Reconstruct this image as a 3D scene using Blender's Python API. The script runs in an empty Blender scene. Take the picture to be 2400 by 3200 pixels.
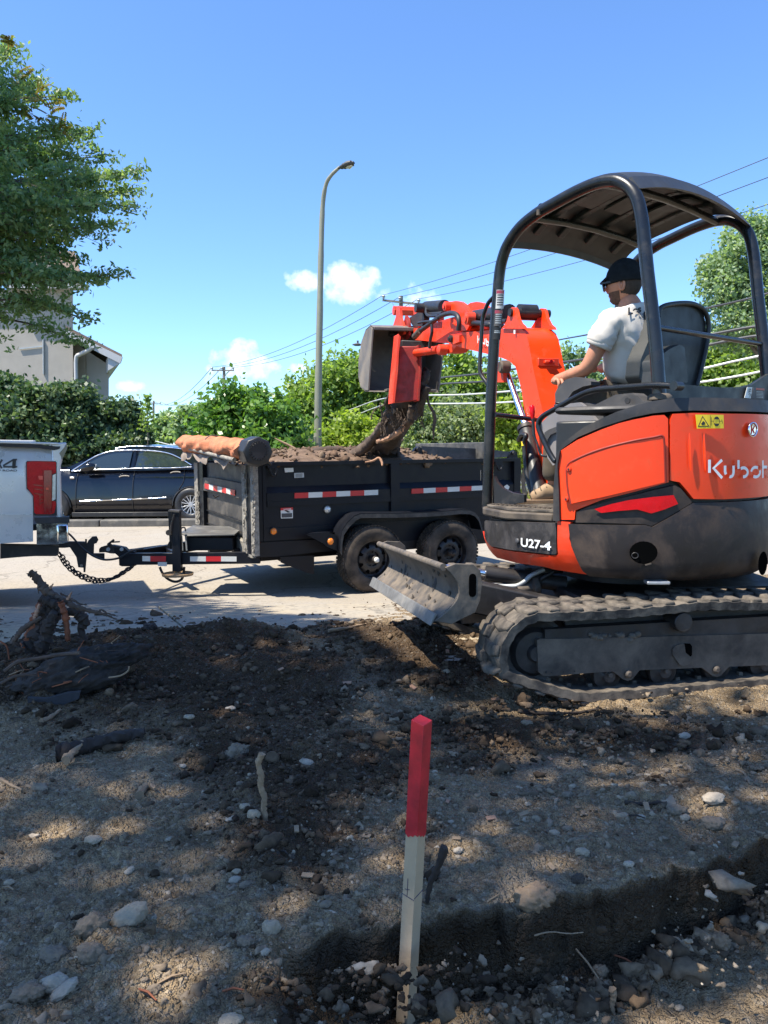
import bpy, bmesh, math, random
import numpy as np
from mathutils import Vector as V, Matrix

# ------------------------------------------------------------ camera, sky, sun
SC = bpy.context.scene
COL = SC.collection
F = 2400.0
PITCH, ROLL = math.radians(4.72), math.radians(0.5)
CAMZ = 1.17
fw = V((0, math.cos(PITCH), -math.sin(PITCH)))
r0 = V((1, 0, 0)); u0 = r0.cross(fw)
rt = r0*math.cos(ROLL) - u0*math.sin(ROLL)
up = u0*math.cos(ROLL) + r0*math.sin(ROLL)
CAM = V((0, 0, CAMZ))
cd = bpy.data.cameras.new('camera'); cam = bpy.data.objects.new('camera', cd); COL.objects.link(cam)
cd.sensor_fit = 'VERTICAL'; cd.sensor_height = 32; cd.lens = 24.0; cd.clip_start = .05; cd.clip_end = 3000
cam.matrix_world = Matrix(((rt.x, up.x, -fw.x, CAM.x), (rt.y, up.y, -fw.y, CAM.y), (rt.z, up.z, -fw.z, CAM.z), (0, 0, 0, 1)))
SC.camera = cam

SUNV = V((-.414, -.20, .887)).normalized()      # towards the sun
EL = math.asin(SUNV.z)
world = bpy.data.worlds.new('World'); SC.world = world; world.use_nodes = True
nt = world.node_tree; nt.nodes.clear()
wo = nt.nodes.new('ShaderNodeOutputWorld'); bg = nt.nodes.new('ShaderNodeBackground')
sky = nt.nodes.new('ShaderNodeTexSky'); sky.sky_type = 'NISHITA'; sky.sun_disc = False
sky.sun_elevation = EL; sky.sun_rotation = math.atan2(SUNV.x, SUNV.y)
sky.air_density = 1.0; sky.dust_density = .25; sky.ozone_density = 3.5; sky.altitude = 100
bg.inputs['Strength'].default_value = .15
SKYGAIN = (.58, .735, .92, 1)
gn = nt.nodes.new('ShaderNodeMix'); gn.data_type = 'RGBA'; gn.blend_type = 'MULTIPLY'; gn.inputs[0].default_value = 1
nt.links.new(sky.outputs[0], gn.inputs[6]); gn.inputs[7].default_value = SKYGAIN

def pxdir(px, py):
    return (fw + rt*((px-1200)/F) + up*((1600-py)/F))
# clouds: soft cumulus patches in the sky by direction
tc = nt.nodes.new('ShaderNodeTexCoord')
def N(tree, typ, **kw):
    n = tree.nodes.new(typ)
    for k, v in kw.items(): setattr(n, k, v)
    return n
def math_node(tree, op, a, b=None, clamp=False):
    n = N(tree, 'ShaderNodeMath', operation=op); n.use_clamp = clamp
    for i, x in enumerate((a, b)):
        if x is None: continue
        if isinstance(x, (int, float)): n.inputs[i].default_value = x
        else: tree.links.new(x, n.inputs[i])
    return n.outputs[0]
wn = N(nt, 'ShaderNodeTexNoise'); wn.inputs['Scale'].default_value = 46; wn.inputs['Detail'].default_value = 9; wn.inputs['Roughness'].default_value = .56
nt.links.new(tc.outputs['Generated'], wn.inputs['Vector'])
wn2 = N(nt, 'ShaderNodeTexNoise'); wn2.inputs['Scale'].default_value = 14; wn2.inputs['Detail'].default_value = 3
nt.links.new(tc.outputs['Generated'], wn2.inputs['Vector'])
# (px, py, half width px, half height px, density)
CL = [(990, 878, 96, 38, 1.1), (1090, 890, 118, 60, 1.2), (1060, 850, 52, 34, 1.1), (1150, 905, 70, 30, .8), (915, 860, 34, 24, .75),
      (735, 1120, 75, 48, 1.05), (765, 1085, 44, 30, 1.05), (700, 1155, 60, 24, .6), (800, 1145, 110, 40, .9), (925, 1153, 46, 18, .6), (700, 1195, 120, 36, .45),
      (412, 1206, 50, 20, 1.3), (1310, 925, 75, 70, .42), (1345, 905, 28, 30, .4)]
acc = None
for (cx, cy, w, h, dn) in CL:
    c = pxdir(cx, cy).normalized(); R = rt; U = c.cross(R).normalized()*1.0
    if U.z < 0: U = -U
    R = R - c*R.dot(c); R.normalize()
    def dotn(vec):
        n = N(nt, 'ShaderNodeVectorMath', operation='DOT_PRODUCT'); nt.links.new(tc.outputs['Generated'], n.inputs[0]); n.inputs[1].default_value = vec; return n.outputs['Value']
    a = math_node(nt, 'MULTIPLY', dotn(R), F/w); b = math_node(nt, 'MULTIPLY', dotn(U), F/h)
    # dots of R/U are zero at the cloud centre
    d2 = math_node(nt, 'ADD', math_node(nt, 'MULTIPLY', a, a), math_node(nt, 'MULTIPLY', b, b))
    fr = math_node(nt, 'GREATER_THAN', dotn(c), .5)
    e = math_node(nt, 'MULTIPLY', math_node(nt, 'MAXIMUM', math_node(nt, 'SUBTRACT', 1.35, d2), 0), dn*.62)
    e = math_node(nt, 'MULTIPLY', e, fr)
    acc = e if acc is None else math_node(nt, 'MAXIMUM', acc, e)
t = math_node(nt, 'ADD', math_node(nt, 'MULTIPLY', math_node(nt, 'SUBTRACT', wn.outputs[0], .5), 2.6), math_node(nt, 'MULTIPLY', math_node(nt, 'SUBTRACT', wn2.outputs[0], .5), .8))
gate = math_node(nt, 'MINIMUM', math_node(nt, 'MULTIPLY', acc, 4), 1)
t = math_node(nt, 'ADD', math_node(nt, 'MULTIPLY', t, gate), acc)
t = math_node(nt, 'MULTIPLY', math_node(nt, 'SUBTRACT', t, .25), 1.0, True)
t = math_node(nt, 'MULTIPLY', t, .93)
cm = nt.nodes.new('ShaderNodeMix'); cm.data_type = 'RGBA'
nt.links.new(t, cm.inputs[0]); nt.links.new(gn.outputs[2], cm.inputs[6]); cm.inputs[7].default_value = (5.0, 5.15, 5.4, 1)
nt.links.new(cm.outputs[2], bg.inputs['Color']); nt.links.new(bg.outputs[0], wo.inputs[0])

sl = bpy.data.lights.new('sun', 'SUN'); sl.energy = 5.0; sl.angle = math.radians(.53); sl.color = (1, .93, .81)
so = bpy.data.objects.new('sun', sl); COL.objects.link(so); so.rotation_euler = SUNV.to_track_quat('Z', 'Y').to_euler(); so.location = (-10, -5, 20)
SC.view_settings.view_transform = 'Standard'; SC.view_settings.look = 'None'; SC.view_settings.gamma = 1
SC.view_settings.use_curve_mapping = False; SC.view_settings.exposure = 1.06
SC.render.engine = 'CYCLES'
SC.cycles.max_bounces = 6; SC.cycles.diffuse_bounces = 3; SC.cycles.glossy_bounces = 3; SC.cycles.transmission_bounces = 4; SC.cycles.transparent_max_bounces = 6
SC.cycles.use_denoising = True

# ------------------------------------------------------------ geometry helpers
def at(px, py, Y):
    """point of the place seen at a photo position, at distance Y ahead"""
    d = pxdir(px, py); return CAM + d*(Y/d.y)
def atz(px, py, z):
    d = pxdir(px, py); return CAM + d*((z-CAMZ)/d.z)
def K(ox, oy, s):
    return lambda x, y: (ox + x/s, oy + y/s)
c1 = K(1500, 500, 1.8433); c2 = K(1500, 1200, 1.8433); c3 = K(1100, 850, 2.0738); c4 = K(500, 1300, 2.0738)
c5 = K(0, 1300, 2.765); c6 = K(900, 1300, 2.0738); c7 = K(0, 100, 1.7017); c8 = K(400, 1000, 1.8433)
c9 = K(1650, 750, 2.212); c10 = K(1150, 1650, 2.765); c11 = K(0, 1750, 1.3825); c12 = K(0, 2500, 1.3825); c13 = K(1200, 2200, 1.3825)

class Flat:
    """vertical or free plane: u along U, v along Vv, outward N"""
    def __init__(s, O, U, Vv=V((0, 0, 1))):
        s.O = V(O); s.U = V(U).normalized(); s.V = V(Vv).normalized(); s.N = s.U.cross(s.V).normalized()
        if s.N.dot(CAM - s.O) < 0: s.N = -s.N
        s.curved = False
    def px(s, p, o=0):
        d = pxdir(*p); t = (s.O + s.N*o - CAM).dot(s.N)/d.dot(s.N); q = CAM + d*t - s.O
        return (q.dot(s.U), q.dot(s.V))
    def pt(s, p, o=0):
        u, v = s.px(p, o); return s.map(u, v, o)
    def map(s, u, v, o=0): return s.O + s.U*u + s.V*v + s.N*o

def newbm(): return bmesh.new()
ROOTS = {}
def link(o): COL.objects.link(o); return o
def build(name, bm, mat, parent=None, smooth=35, bevel=0, label=None, kind=None, cat=None, group=None, origin=None, subsurf=0):
    me = bpy.data.meshes.new(name)
    bmesh.ops.remove_doubles(bm, verts=bm.verts, dist=1e-5)
    bmesh.ops.recalc_face_normals(bm, faces=bm.faces)
    bm.to_mesh(me); bm.free()
    return finish(name, me, mat, parent, smooth, bevel, label, kind, cat, group, origin, subsurf)
def finish(name, me, mat, parent=None, smooth=35, bevel=0, label=None, kind=None, cat=None, group=None, origin=None, subsurf=0):
    n = len(me.vertices)
    co = np.empty(n*3, np.float32); me.vertices.foreach_get('co', co); co = co.reshape(-1, 3)
    if n:
        c = (co.min(0)+co.max(0))/2
        if origin is not None: c = np.array(origin, np.float32)
        elif parent is None: c = np.array((c[0], c[1], co[:, 2].min()))
        co = (co - c).astype(np.float32); me.vertices.foreach_set('co', co.ravel())
    else: c = (0, 0, 0)
    if mat is not None:
        for m_ in (mat if isinstance(mat, (list, tuple)) else [mat]): me.materials.append(m_)
    if smooth is not None:
        me.polygons.foreach_set('use_smooth', [True]*len(me.polygons))
        if smooth < 180: me.set_sharp_from_angle(angle=math.radians(smooth))
    me.update()
    o = link(bpy.data.objects.new(name, me))
    c = V([float(q) for q in c])
    if parent is not None:
        o.parent = parent; o.location = c - wloc(parent)
    else: o.location = c
    if bevel:
        b = o.modifiers.new('b', 'BEVEL'); b.width = bevel; b.segments = 2; b.limit_method = 'ANGLE'; b.angle_limit = math.radians(40)
    if subsurf:
        b = o.modifiers.new('s', 'SUBSURF'); b.levels = subsurf; b.render_levels = subsurf
    if label: o['label'] = label
    if kind: o['kind'] = kind
    if cat: o['category'] = cat
    if group: o['group'] = group
    return o
def wloc(o):
    p = V(o.location)
    while o.parent: o = o.parent; p += V(o.location)
    return p
def thing(name, label, cat, loc, group=None):
    o = link(bpy.data.objects.new(name, None)); o.location = loc; o.empty_display_size = .1
    o['label'] = label; o['category'] = cat
    if group: o['group'] = group
    return o
def box(bm, c, s, U=V((1, 0, 0)), W=V((0, 0, 1))):
    """box centred c, size s=(along U, across, along W)"""
    U = V(U).normalized(); W = V(W).normalized(); D = W.cross(U).normalized(); c = V(c)
    vs = [bm.verts.new(c + U*(s[0]/2*a) + D*(s[1]/2*b) + W*(s[2]/2*e)) for a in (-1, 1) for b in (-1, 1) for e in (-1, 1)]
    for f in ((0, 1, 3, 2), (4, 6, 7, 5), (0, 4, 5, 1), (2, 3, 7, 6), (0, 2, 6, 4), (1, 5, 7, 3)): bm.faces.new([vs[i] for i in f])
    return vs
def bar(bm, a, b, w, h, W=V((0, 0, 1))):
    a = V(a); b = V(b); U = (b-a); L = U.length; U.normalize(); D = V(W).cross(U).normalized(); W2 = U.cross(D).normalized()
    return box(bm, (a+b)/2, (L, w, h), U, W2)
def catmull(pts, n=6, closed=False):
    P = [V(p) for p in pts]; out = []
    m = len(P)
    rng = range(m if closed else m-1)
    for i in rng:
        p0 = P[(i-1) % m] if closed or i > 0 else P[0]*2-P[1]; p1 = P[i]; p2 = P[(i+1) % m]
        p3 = P[(i+2) % m] if closed or i+2 < m else P[-1]*2-P[-2]
        for k in range(n):
            t = k/n
            out.append(.5*((2*p1)+(p2-p0)*t+(2*p0-5*p1+4*p2-p3)*t*t+(3*p1-p0-3*p2+p3)*t**3))
    if not closed: out.append(P[-1])
    return out
def tube(bm, pts, r, seg=10, closed=False, caps=True, flat=1.0):
    P = [V(p) for p in pts]; n = len(P)
    R = list(r) if isinstance(r, (list, tuple, np.ndarray)) else [r]*n
    if len(R) != n: R = [R[min(int(i*(len(R)-1)/(n-1)+.5), len(R)-1)] for i in range(n)]
    T = []
    for i in range(n):
        a = P[(i-1) % n] if closed or i > 0 else P[0]; b = P[(i+1) % n] if closed or i < n-1 else P[-1]
        T.append((b-a).normalized() if (b-a).length > 1e-9 else V((0, 0, 1)))
    nrm = T[0].orthogonal().normalized()
    if abs(T[0].z) < .95: nrm = (V((0, 0, 1)) - T[0]*T[0].z).normalized()
    rings = []
    for i in range(n):
        nrm = (nrm - T[i]*nrm.dot(T[i])).normalized(); bn = T[i].cross(nrm)
        rings.append([bm.verts.new(P[i] + (nrm*math.cos(2*math.pi*k/seg)*flat + bn*math.sin(2*math.pi*k/seg))*R[i]) for k in range(seg)])
    for i in range(n if closed else n-1):
        A, B = rings[i], rings[(i+1) % n]
        for k in range(seg): bm.faces.new((A[k], A[(k+1) % seg], B[(k+1) % seg], B[k]))
    if caps and not closed:
        bm.faces.new(rings[0][::-1]); bm.faces.new(rings[-1])
def lathe(bm, prof, O, A, seg=24, close=False):
    """prof = [(r, h)] around axis A from O"""
    A = V(A).normalized(); X = A.orthogonal().normalized(); Yv = A.cross(X); O = V(O); rings = []
    for (r, h) in prof:
        if r < 1e-6: rings.append([bm.verts.new(O + A*h)])
        else: rings.append([bm.verts.new(O + A*h + (X*math.cos(2*math.pi*k/seg)+Yv*math.sin(2*math.pi*k/seg))*r) for k in range(seg)])
    rr = list(zip(rings, rings[1:])) + ([(rings[-1], rings[0])] if close else [])
    for a, b in rr:
        for k in range(seg):
            l = (k+1) % seg
            if len(a) == 1 and len(b) == 1: continue
            if len(a) == 1: bm.faces.new((a[0], b[l], b[k]))
            elif len(b) == 1: bm.faces.new((a[k], a[l], b[0]))
            else: bm.faces.new((a[k], a[l], b[l], b[k]))
def cyl(bm, a, b, r, seg=16):
    a = V(a); b = V(b); lathe(bm, [(0, 0), (r, 0), (r, (b-a).length), (0, (b-a).length)], a, b-a, seg)
def prism(bm, pts, vec):
    A = [bm.verts.new(V(p)) for p in pts]; B = [bm.verts.new(V(p)+V(vec)) for p in pts]; n = len(A)
    bm.faces.new(A); bm.faces.new(B[::-1])
    for i in range(n): bm.faces.new((A[i], B[i], B[(i+1) % n], A[(i+1) % n]))
def panel(bm, poly, surf, off=0, thick=.02, rnd=.006, grid=None, lift=None):
    """rounded-edge sheet with the outline poly (u, v) laid on a surface"""
    b = bmesh.new()
    ar = sum(poly[i-1][0]*poly[i][1]-poly[i][0]*poly[i-1][1] for i in range(len(poly)))
    if ar < 0: poly = poly[::-1]
    f = b.faces.new([b.verts.new((p[0], p[1], 0)) for p in poly])
    b.normal_update()
    if rnd:
        outer = list(b.verts)
        bmesh.ops.inset_region(b, faces=[f], thickness=rnd*.3, use_even_offset=True)
        ring = [v for v in b.verts if v not in outer]
        f2 = max(b.faces, key=lambda q: q.calc_area())
        bmesh.ops.inset_region(b, faces=[f2], thickness=rnd*.7, use_even_offset=True)
        for v in outer: v.co.z = -rnd
        for v in ring: v.co.z = -rnd*.29
    if surf.curved or grid:
        g = grid or .04
        us = [p[0] for p in poly]; vs = [p[1] for p in poly]
        bmesh.ops.triangulate(b, faces=[q for q in b.faces if len(q.verts) > 4])
        for k in range(1, int((max(us)-min(us))/g)+1):
            bmesh.ops.bisect_plane(b, geom=b.verts[:]+b.edges[:]+b.faces[:], plane_co=(min(us)+k*g, 0, 0), plane_no=(1, 0, 0))
        for k in range(1, int((max(vs)-min(vs))/g)+1):
            bmesh.ops.bisect_plane(b, geom=b.verts[:]+b.edges[:]+b.faces[:], plane_co=(0, min(vs)+k*g, 0), plane_no=(0, 1, 0))
    ed = [e for e in b.edges if e.is_boundary]
    r = bmesh.ops.extrude_edge_only(b, edges=ed)
    nv = [x for x in r['geom'] if isinstance(x, bmesh.types.BMVert)]
    for v in nv: v.co.z = -thick
    if not surf.curved: bmesh.ops.holes_fill(b, edges=[e for e in b.edges if e.is_boundary])
    mp = {}
    for v in b.verts:
        o = v.co.z + off + (lift(v.co.x, v.co.y) if lift else 0)
        mp[v] = bm.verts.new(surf.map(v.co.x, v.co.y, o))
    for q in b.faces:
        try: bm.faces.new([mp[v] for v in q.verts])
        except ValueError: pass
    b.free()
def pp(surf, k, pts, off=0): return [surf.px(k(*p), off) for p in pts]
def np_mesh(name, verts, faces, attrs=None):
    """faces (m, k) int array of tris or quads"""
    me = bpy.data.meshes.new(name); verts = np.asarray(verts, np.float32); faces = np.asarray(faces, np.int32)
    k = faces.shape[1]; m = len(faces)
    me.vertices.add(len(verts)); me.vertices.foreach_set('co', verts.ravel())
    me.loops.add(m*k); me.loops.foreach_set('vertex_index', faces.ravel())
    me.polygons.add(m); me.polygons.foreach_set('loop_start', np.arange(0, m*k, k, dtype=np.int32))
    me.update(calc_edges=True)
    for a, d in (attrs or {}).items():
        at_ = me.attributes.new(a, 'FLOAT', 'POINT'); at_.data.foreach_set('value', np.asarray(d, np.float32))
    return me
# ---- noise
_rs = np.random.RandomState(7); _T = _rs.rand(256, 256).astype(np.float32)
def vnoise(x, y):
    xi = np.floor(x).astype(int); yi = np.floor(y).astype(int); fx = x-xi; fy = y-yi
    fx = fx*fx*(3-2*fx); fy = fy*fy*(3-2*fy)
    a = _T[xi & 255, yi & 255]; b = _T[(xi+1) & 255, yi & 255]; c = _T[xi & 255, (yi+1) & 255]; d = _T[(xi+1) & 255, (yi+1) & 255]
    return (a*(1-fx)+b*fx)*(1-fy)+(c*(1-fx)+d*fx)*fy
def fbm(x, y, f, o=5, g=.5):
    s = 0; a = 1; t = 0
    for i in range(o):
        s = s + a*(vnoise(x*f+i*17.3, y*f+i*9.1)-.5); t += a; a *= g; f *= 2.07
    return s/t*2
def sstep(a, b, x):
    t = np.clip((x-a)/(b-a), 0, 1); return t*t*(3-2*t)

# ------------------------------------------------------------ materials
def lk(m, a, b): m.node_tree.links.new(a, b)
def new_mat(name):
    m = bpy.data.materials.new(name); m.use_nodes = True
    return m, m.node_tree.nodes['Principled BSDF'], m.node_tree
def noise(t, scale, detail=4, rough=.55, vec=None, dist=0):
    n = t.nodes.new('ShaderNodeTexNoise'); n.inputs['Scale'].default_value = scale; n.inputs['Detail'].default_value = detail
    n.inputs['Roughness'].default_value = rough; n.inputs['Distortion'].default_value = dist
    if vec is not None: t.links.new(vec, n.inputs['Vector'])
    return n.outputs[0]
def ramp(t, fac, stops):
    n = t.nodes.new('ShaderNodeValToRGB'); t.links.new(fac, n.inputs[0]); e = n.color_ramp.elements
    while len(e) < len(stops): e.new(.5)
    for q, (p, c) in zip(e, stops):
        q.position = p; q.color = (c, c, c, 1) if isinstance(c, (int, float)) else (*c[:3], 1)
    return n.outputs[0]
def mixc(t, fac, a, b, mode='MIX'):
    n = t.nodes.new('ShaderNodeMix'); n.data_type = 'RGBA'; n.blend_type = mode
    for i, x in ((0, fac), (6, a), (7, b)):
        if isinstance(x, (int, float)): n.inputs[i].default_value = x
        elif isinstance(x, (tuple, list)): n.inputs[i].default_value = (*x[:3], 1)
        else: t.links.new(x, n.inputs[i])
    return n.outputs[2]
def bump(t, h, strength=.3, dist=.01, nrm=None):
    n = t.nodes.new('ShaderNodeBump'); n.inputs['Strength'].default_value = strength; n.inputs['Distance'].default_value = dist
    t.links.new(h, n.inputs['Height'])
    if nrm is not None: t.links.new(nrm, n.inputs['Normal'])
    return n.outputs[0]
def M(name, col, rough=.5, metal=0, var=.12, scale=6, dust=0, dcol=(.30, .26, .20), dscale=5, bmp=.05, bscale=90, coat=0, spec=.5, scratch=0):
    m, p, t = new_mat(name)
    o = t.nodes.new('ShaderNodeTexCoord').outputs['Object']
    a = noise(t, scale, 5, .6, o)
    c = mixc(t, ramp(t, a, [(.3, 0), (.7, 1)]), tuple(x*(1-var) for x in col), tuple(min(x*(1+var), 1) for x in col))
    r = ramp(t, noise(t, scale*2.3, 4, .6, o), [(.3, max(rough-.1, .03)), (.7, min(rough+.1, 1))])
    if dust:
        d = noise(t, dscale, 8, .68, o, .3)
        dm = ramp(t, d, [(.62-.35*dust, 0), (.80-.25*dust, min(1, .35+.65*dust))])
        c = mixc(t, dm, c, dcol); r = mixc(t, dm, r, (.9, .9, .9))
        if metal:
            mm = math_node(t, 'MULTIPLY', math_node(t, 'SUBTRACT', 1, dm), metal); t.links.new(mm, p.inputs['Metallic'])
    if scratch:
        mp = t.nodes.new('ShaderNodeMapping'); t.links.new(o, mp.inputs[0]); mp.inputs['Scale'].default_value = (3, 3, 40)
        s = ramp(t, noise(t, 3, 6, .7, mp.outputs[0], 1.5), [(.66, 0), (.70, scratch)])
        c = mixc(t, s, c, (.42, .40, .36))
    t.links.new(c, p.inputs['Base Color']); t.links.new(r, p.inputs['Roughness'])
    if not (dust and metal): p.inputs['Metallic'].default_value = metal
    p.inputs['Coat Weight'].default_value = coat; p.inputs['Coat Roughness'].default_value = .06; p.inputs['Specular IOR Level'].default_value = spec
    if bmp: t.links.new(bump(t, noise(t, bscale, 5, .6, o), bmp, .004), p.inputs['Normal'])
    return m
def leafmat(name, cols, trans=.35, rough=.45):
    m, p, t = new_mat(name)
    g = t.nodes.new('ShaderNodeNewGeometry').outputs['Random Per Island']
    o = t.nodes.new('ShaderNodeTexCoord').outputs['Object']
    n = noise(t, 1.1, 3, .5, o)
    f = math_node(t, 'ADD', math_node(t, 'MULTIPLY', g, .6), math_node(t, 'MULTIPLY', n, .45))
    k = len(cols); c = ramp(t, f, [((i+.3)/k, cc) for i, cc in enumerate(cols)])
    t.links.new(c, p.inputs['Base Color']); p.inputs['Roughness'].default_value = rough
    p.inputs['Specular IOR Level'].default_value = .45
    tr = t.nodes.new('ShaderNodeBsdfTranslucent'); t.links.new(mixc(t, 1.0, c, (1.25, 1.35, .55), 'MULTIPLY'), tr.inputs[0])
    mx = t.nodes.new('ShaderNodeMixShader'); mx.inputs[0].default_value = trans
    t.links.new(p.outputs[0], mx.inputs[1]); t.links.new(tr.outputs[0], mx.inputs[2])
    t.links.new(mx.outputs[0], t.nodes['Material Output'].inputs[0])
    return m
def glassmat(name, col=(.02, .03, .035), rough=.04):
    m, p, t = new_mat(name)
    p.inputs['Base Color'].default_value = (*col, 1); p.inputs['Roughness'].default_value = rough
    p.inputs['Coat Weight'].default_value = .6; p.inputs['Specular IOR Level'].default_value = .7
    return m
DUSTY = (.27, .235, .185)
m_orange = M('orange_paint', (.84, .050, .006), .34, 0, .06, 3, dust=.20, dscale=11, dcol=(.58, .10, .035), coat=.10, spec=.4, bmp=.04, scratch=.16)
m_orange2 = M('orange_paint_dusty', (.76, .045, .008), .45, 0, .08, 5, dust=.30, dcol=(.36, .13, .075), coat=.1, bmp=.03)
m_redthumb = M('worn_red_paint', (.33, .016, .010), .5, 0, .3, 7, dust=.5, dcol=(.07, .028, .02), dscale=9, bmp=.1)
m_blackpl = M('black_plastic', (.022, .021, .022), .55, 0, .15, 5, dust=.36, dcol=(.085, .070, .058), bmp=.12, bscale=350)
m_cw = M('counterweight_black', (.020, .015, .014), .5, 0, .2, 4, spec=.35, dust=.42, dcol=(.095, .066, .048), bmp=.12, bscale=260, scratch=.15)
m_tubeblack = M('black_tube_paint', (.010, .011, .013), .32, 0, .15, 8, spec=.4, dust=.2, dcol=(.08, .068, .058), bmp=.04, coat=.2)
m_roof = M('canopy_underside', (.026, .030, .038), .5, 0, .15, 5, dust=.3, dcol=(.065, .072, .082), bmp=.08)  # bluish reflection is put into the base and dust colours
m_seat = M('seat_vinyl', (.018, .020, .020), .48, 0, .1, 5, dust=.2, dcol=(.05, .048, .045), bmp=.15, bscale=300)
m_grey = M('grey_console_plastic', (.19, .18, .185), .55, 0, .08, 5, dust=.2, dcol=(.25, .22, .19), bmp=.06, bscale=300)
m_greydk = M('dark_grey_plastic', (.055, .053, .055), .55, 0, .12, 5, dust=.25, dcol=(.13, .115, .10), bmp=.06, bscale=300)
m_rubber = M('track_rubber', (.034, .030, .026), .8, 0, .25, 6, spec=.3, dust=.62, dcol=(.20, .165, .125), dscale=9, bmp=.35, bscale=60)
m_steel = M('dusty_frame_steel', (.060, .050, .042), .65, .1, .2, 5, spec=.3, dust=.6, dcol=(.175, .138, .102), bmp=.15, bscale=50)
m_steeldk = M('greasy_dark_steel', (.028, .025, .024), .5, .3, .2, 6, dust=.35, dcol=(.10, .08, .065), bmp=.2, bscale=60)
m_chrome = M('chrome', (.75, .76, .78), .12, 1, .05, 4, bmp=0)
m_blade = M('worn_blade_steel', (.085, .073, .06), .6, .2, .3, 6, dust=.62, dcol=(.20, .155, .11), dscale=11, bmp=.35, bscale=40)
m_edge = M('ground_steel_edge', (.42, .43, .44), .35, .7, .2, 8, dust=.3, bmp=.1)
m_hose = M('hose_rubber', (.016, .016, .017), .45, 0, .1, 8, dust=.2, dcol=(.09, .08, .07), bmp=.1)
m_trailer = M('black_trailer_paint', (.007, .008, .012), .4, 0, .2, 4, dust=.2, dcol=(.026, .022, .018), dscale=3.5, bmp=.04, spec=.25, scratch=.05)
m_trdust = M('dusty_trailer_front', (.022, .020, .020), .5, 0, .25, 5, dust=.62, dcol=(.135, .120, .10), dscale=4, bmp=.15)
m_mudpost = M('mud_spattered_steel', (.10, .095, .085), .8, 0, .3, 10, dust=.8, dcol=(.33, .30, .25), dscale=22, bmp=.6, bscale=40)
m_hole_shade = M('hole_shade_black', (.003, .003, .003), 1, bmp=0, spec=0)  # flat black for patches that stand for shade inside holes and slots
m_tire = M('tyre_rubber', (.028, .024, .020), .8, 0, .2, 6, spec=.25, dust=.62, dcol=(.13, .10, .075), dscale=5, bmp=.2, bscale=80)
m_rim = M('black_steel_rim', (.020, .019, .020), .4, .2, .2, 6, dust=.35, dcol=(.10, .085, .07), bmp=.05)
m_white = M('white_print', (.78, .78, .76), .45, 0, .03, 5, dust=.1, dcol=(.5, .48, .44), bmp=0)
m_whiteref = M('white_reflective', (.62, .62, .58), .35, 0, .06, 8, dust=.15, dcol=(.4, .38, .33), bmp=.02)
m_redref = M('red_reflective', (.55, .02, .022), .35, 0, .08, 8, dust=.12, dcol=(.3, .05, .04), bmp=.02)
m_redlens = M('red_lens', (.52, .003, .008), .25, 0, .15, 14, bmp=.02, spec=.25)
m_reddark = M('dark_red_lens', (.30, .004, .010), .15, 0, .2, 16, bmp=.02, coat=.8)
m_amber = M('amber_lens', (.80, .20, .008), .3, 0, .08, 20, bmp=.05, coat=.5)
m_clear = M('clear_lens', (.6, .6, .58), .2, .3, .2, 30, bmp=.1, coat=.5)
m_yellow = M('yellow_sticker', (.85, .60, .02), .45, 0, .03, 5, bmp=0)
m_print = M('black_print', (.02, .02, .02), .5, 0, .03, 5, bmp=0)
m_tarp = M('orange_tarp', (.47, .17, .085), .8, 0, .3, 9, dust=.5, spec=.2, dcol=(.22, .125, .08), dscale=10, bmp=.3, bscale=70)
m_bark = M('soil_covered_bark', (.075, .050, .035), .9, 0, .35, 9, dust=.4, dcol=(.14, .105, .08), dscale=8, bmp=.9, bscale=45)
m_barkdk = M('dark_wet_bark', (.032, .022, .016), .85, 0, .35, 9, dust=.3, dcol=(.07, .05, .038), dscale=8, bmp=.9, bscale=45)
m_root = M('peeled_root', (.36, .20, .12), .8, 0, .25, 12, dust=.3, dcol=(.12, .08, .055), bmp=.4, bscale=50)
m_redroot = M('torn_reddish_root', (.24, .075, .03), .85, 0, .35, 12, dust=.4, dcol=(.07, .045, .03), bmp=.5, bscale=50)
m_skin = M('skin', (.44, .19, .11), .55, 0, .16, 22, bmp=.12, bscale=200)
m_shirt = M('white_cotton', (.52, .485, .44), .9, 0, .06, 7, spec=.1, dust=.18, dcol=(.36, .31, .25), bmp=.12, bscale=300)
m_pants = M('work_trousers', (.085, .066, .045), .9, 0, .2, 9, dust=.35, dcol=(.22, .16, .11), bmp=.2, bscale=200)
m_cap = M('dark_cap_cloth', (.014, .016, .018), .95, 0, .25, 30, bmp=.4, bscale=250, spec=.1)
m_hair = M('short_dark_hair', (.04, .025, .018), .8, 0, .2, 40, bmp=.5, bscale=200)
m_boot = M('tan_work_boot', (.30, .20, .115), .8, 0, .2, 12, dust=.4, dcol=(.33, .25, .18), bmp=.2)
m_sole = M('boot_sole', (.20, .13, .08), .8, 0, .2, 12, bmp=.2)
m_glass = glassmat('dark_glass')
m_silver = M('silver_truck_paint', (.60, .59, .58), .32, .25, .02, 3, coat=.6, bmp=0)
m_carblack = M('black_car_paint', (.004, .005, .009), .14, 0, .1, 2, coat=.25, bmp=0)
m_alloy = M('alloy_wheel', (.55, .56, .57), .3, .7, .05, 5, bmp=0)
m_galv = M('galvanised_steel', (.42, .43, .42), .5, .4, .1, 5, bmp=.05)
m_lamp = M('grey_green_lamp_paint', (.225, .225, .165), .5, .1, .06, 5, bmp=.05)
m_polewood = M('weathered_pole_wood', (.22, .19, .16), .85, 0, .2, 4, bmp=.2, bscale=20)
m_wire = M('wire', (.05, .05, .055), .5, 0, .1, 5, bmp=0)
m_cable = M('silver_cable', (.62, .63, .63), .45, .3, .1, 3, bmp=0)
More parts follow.
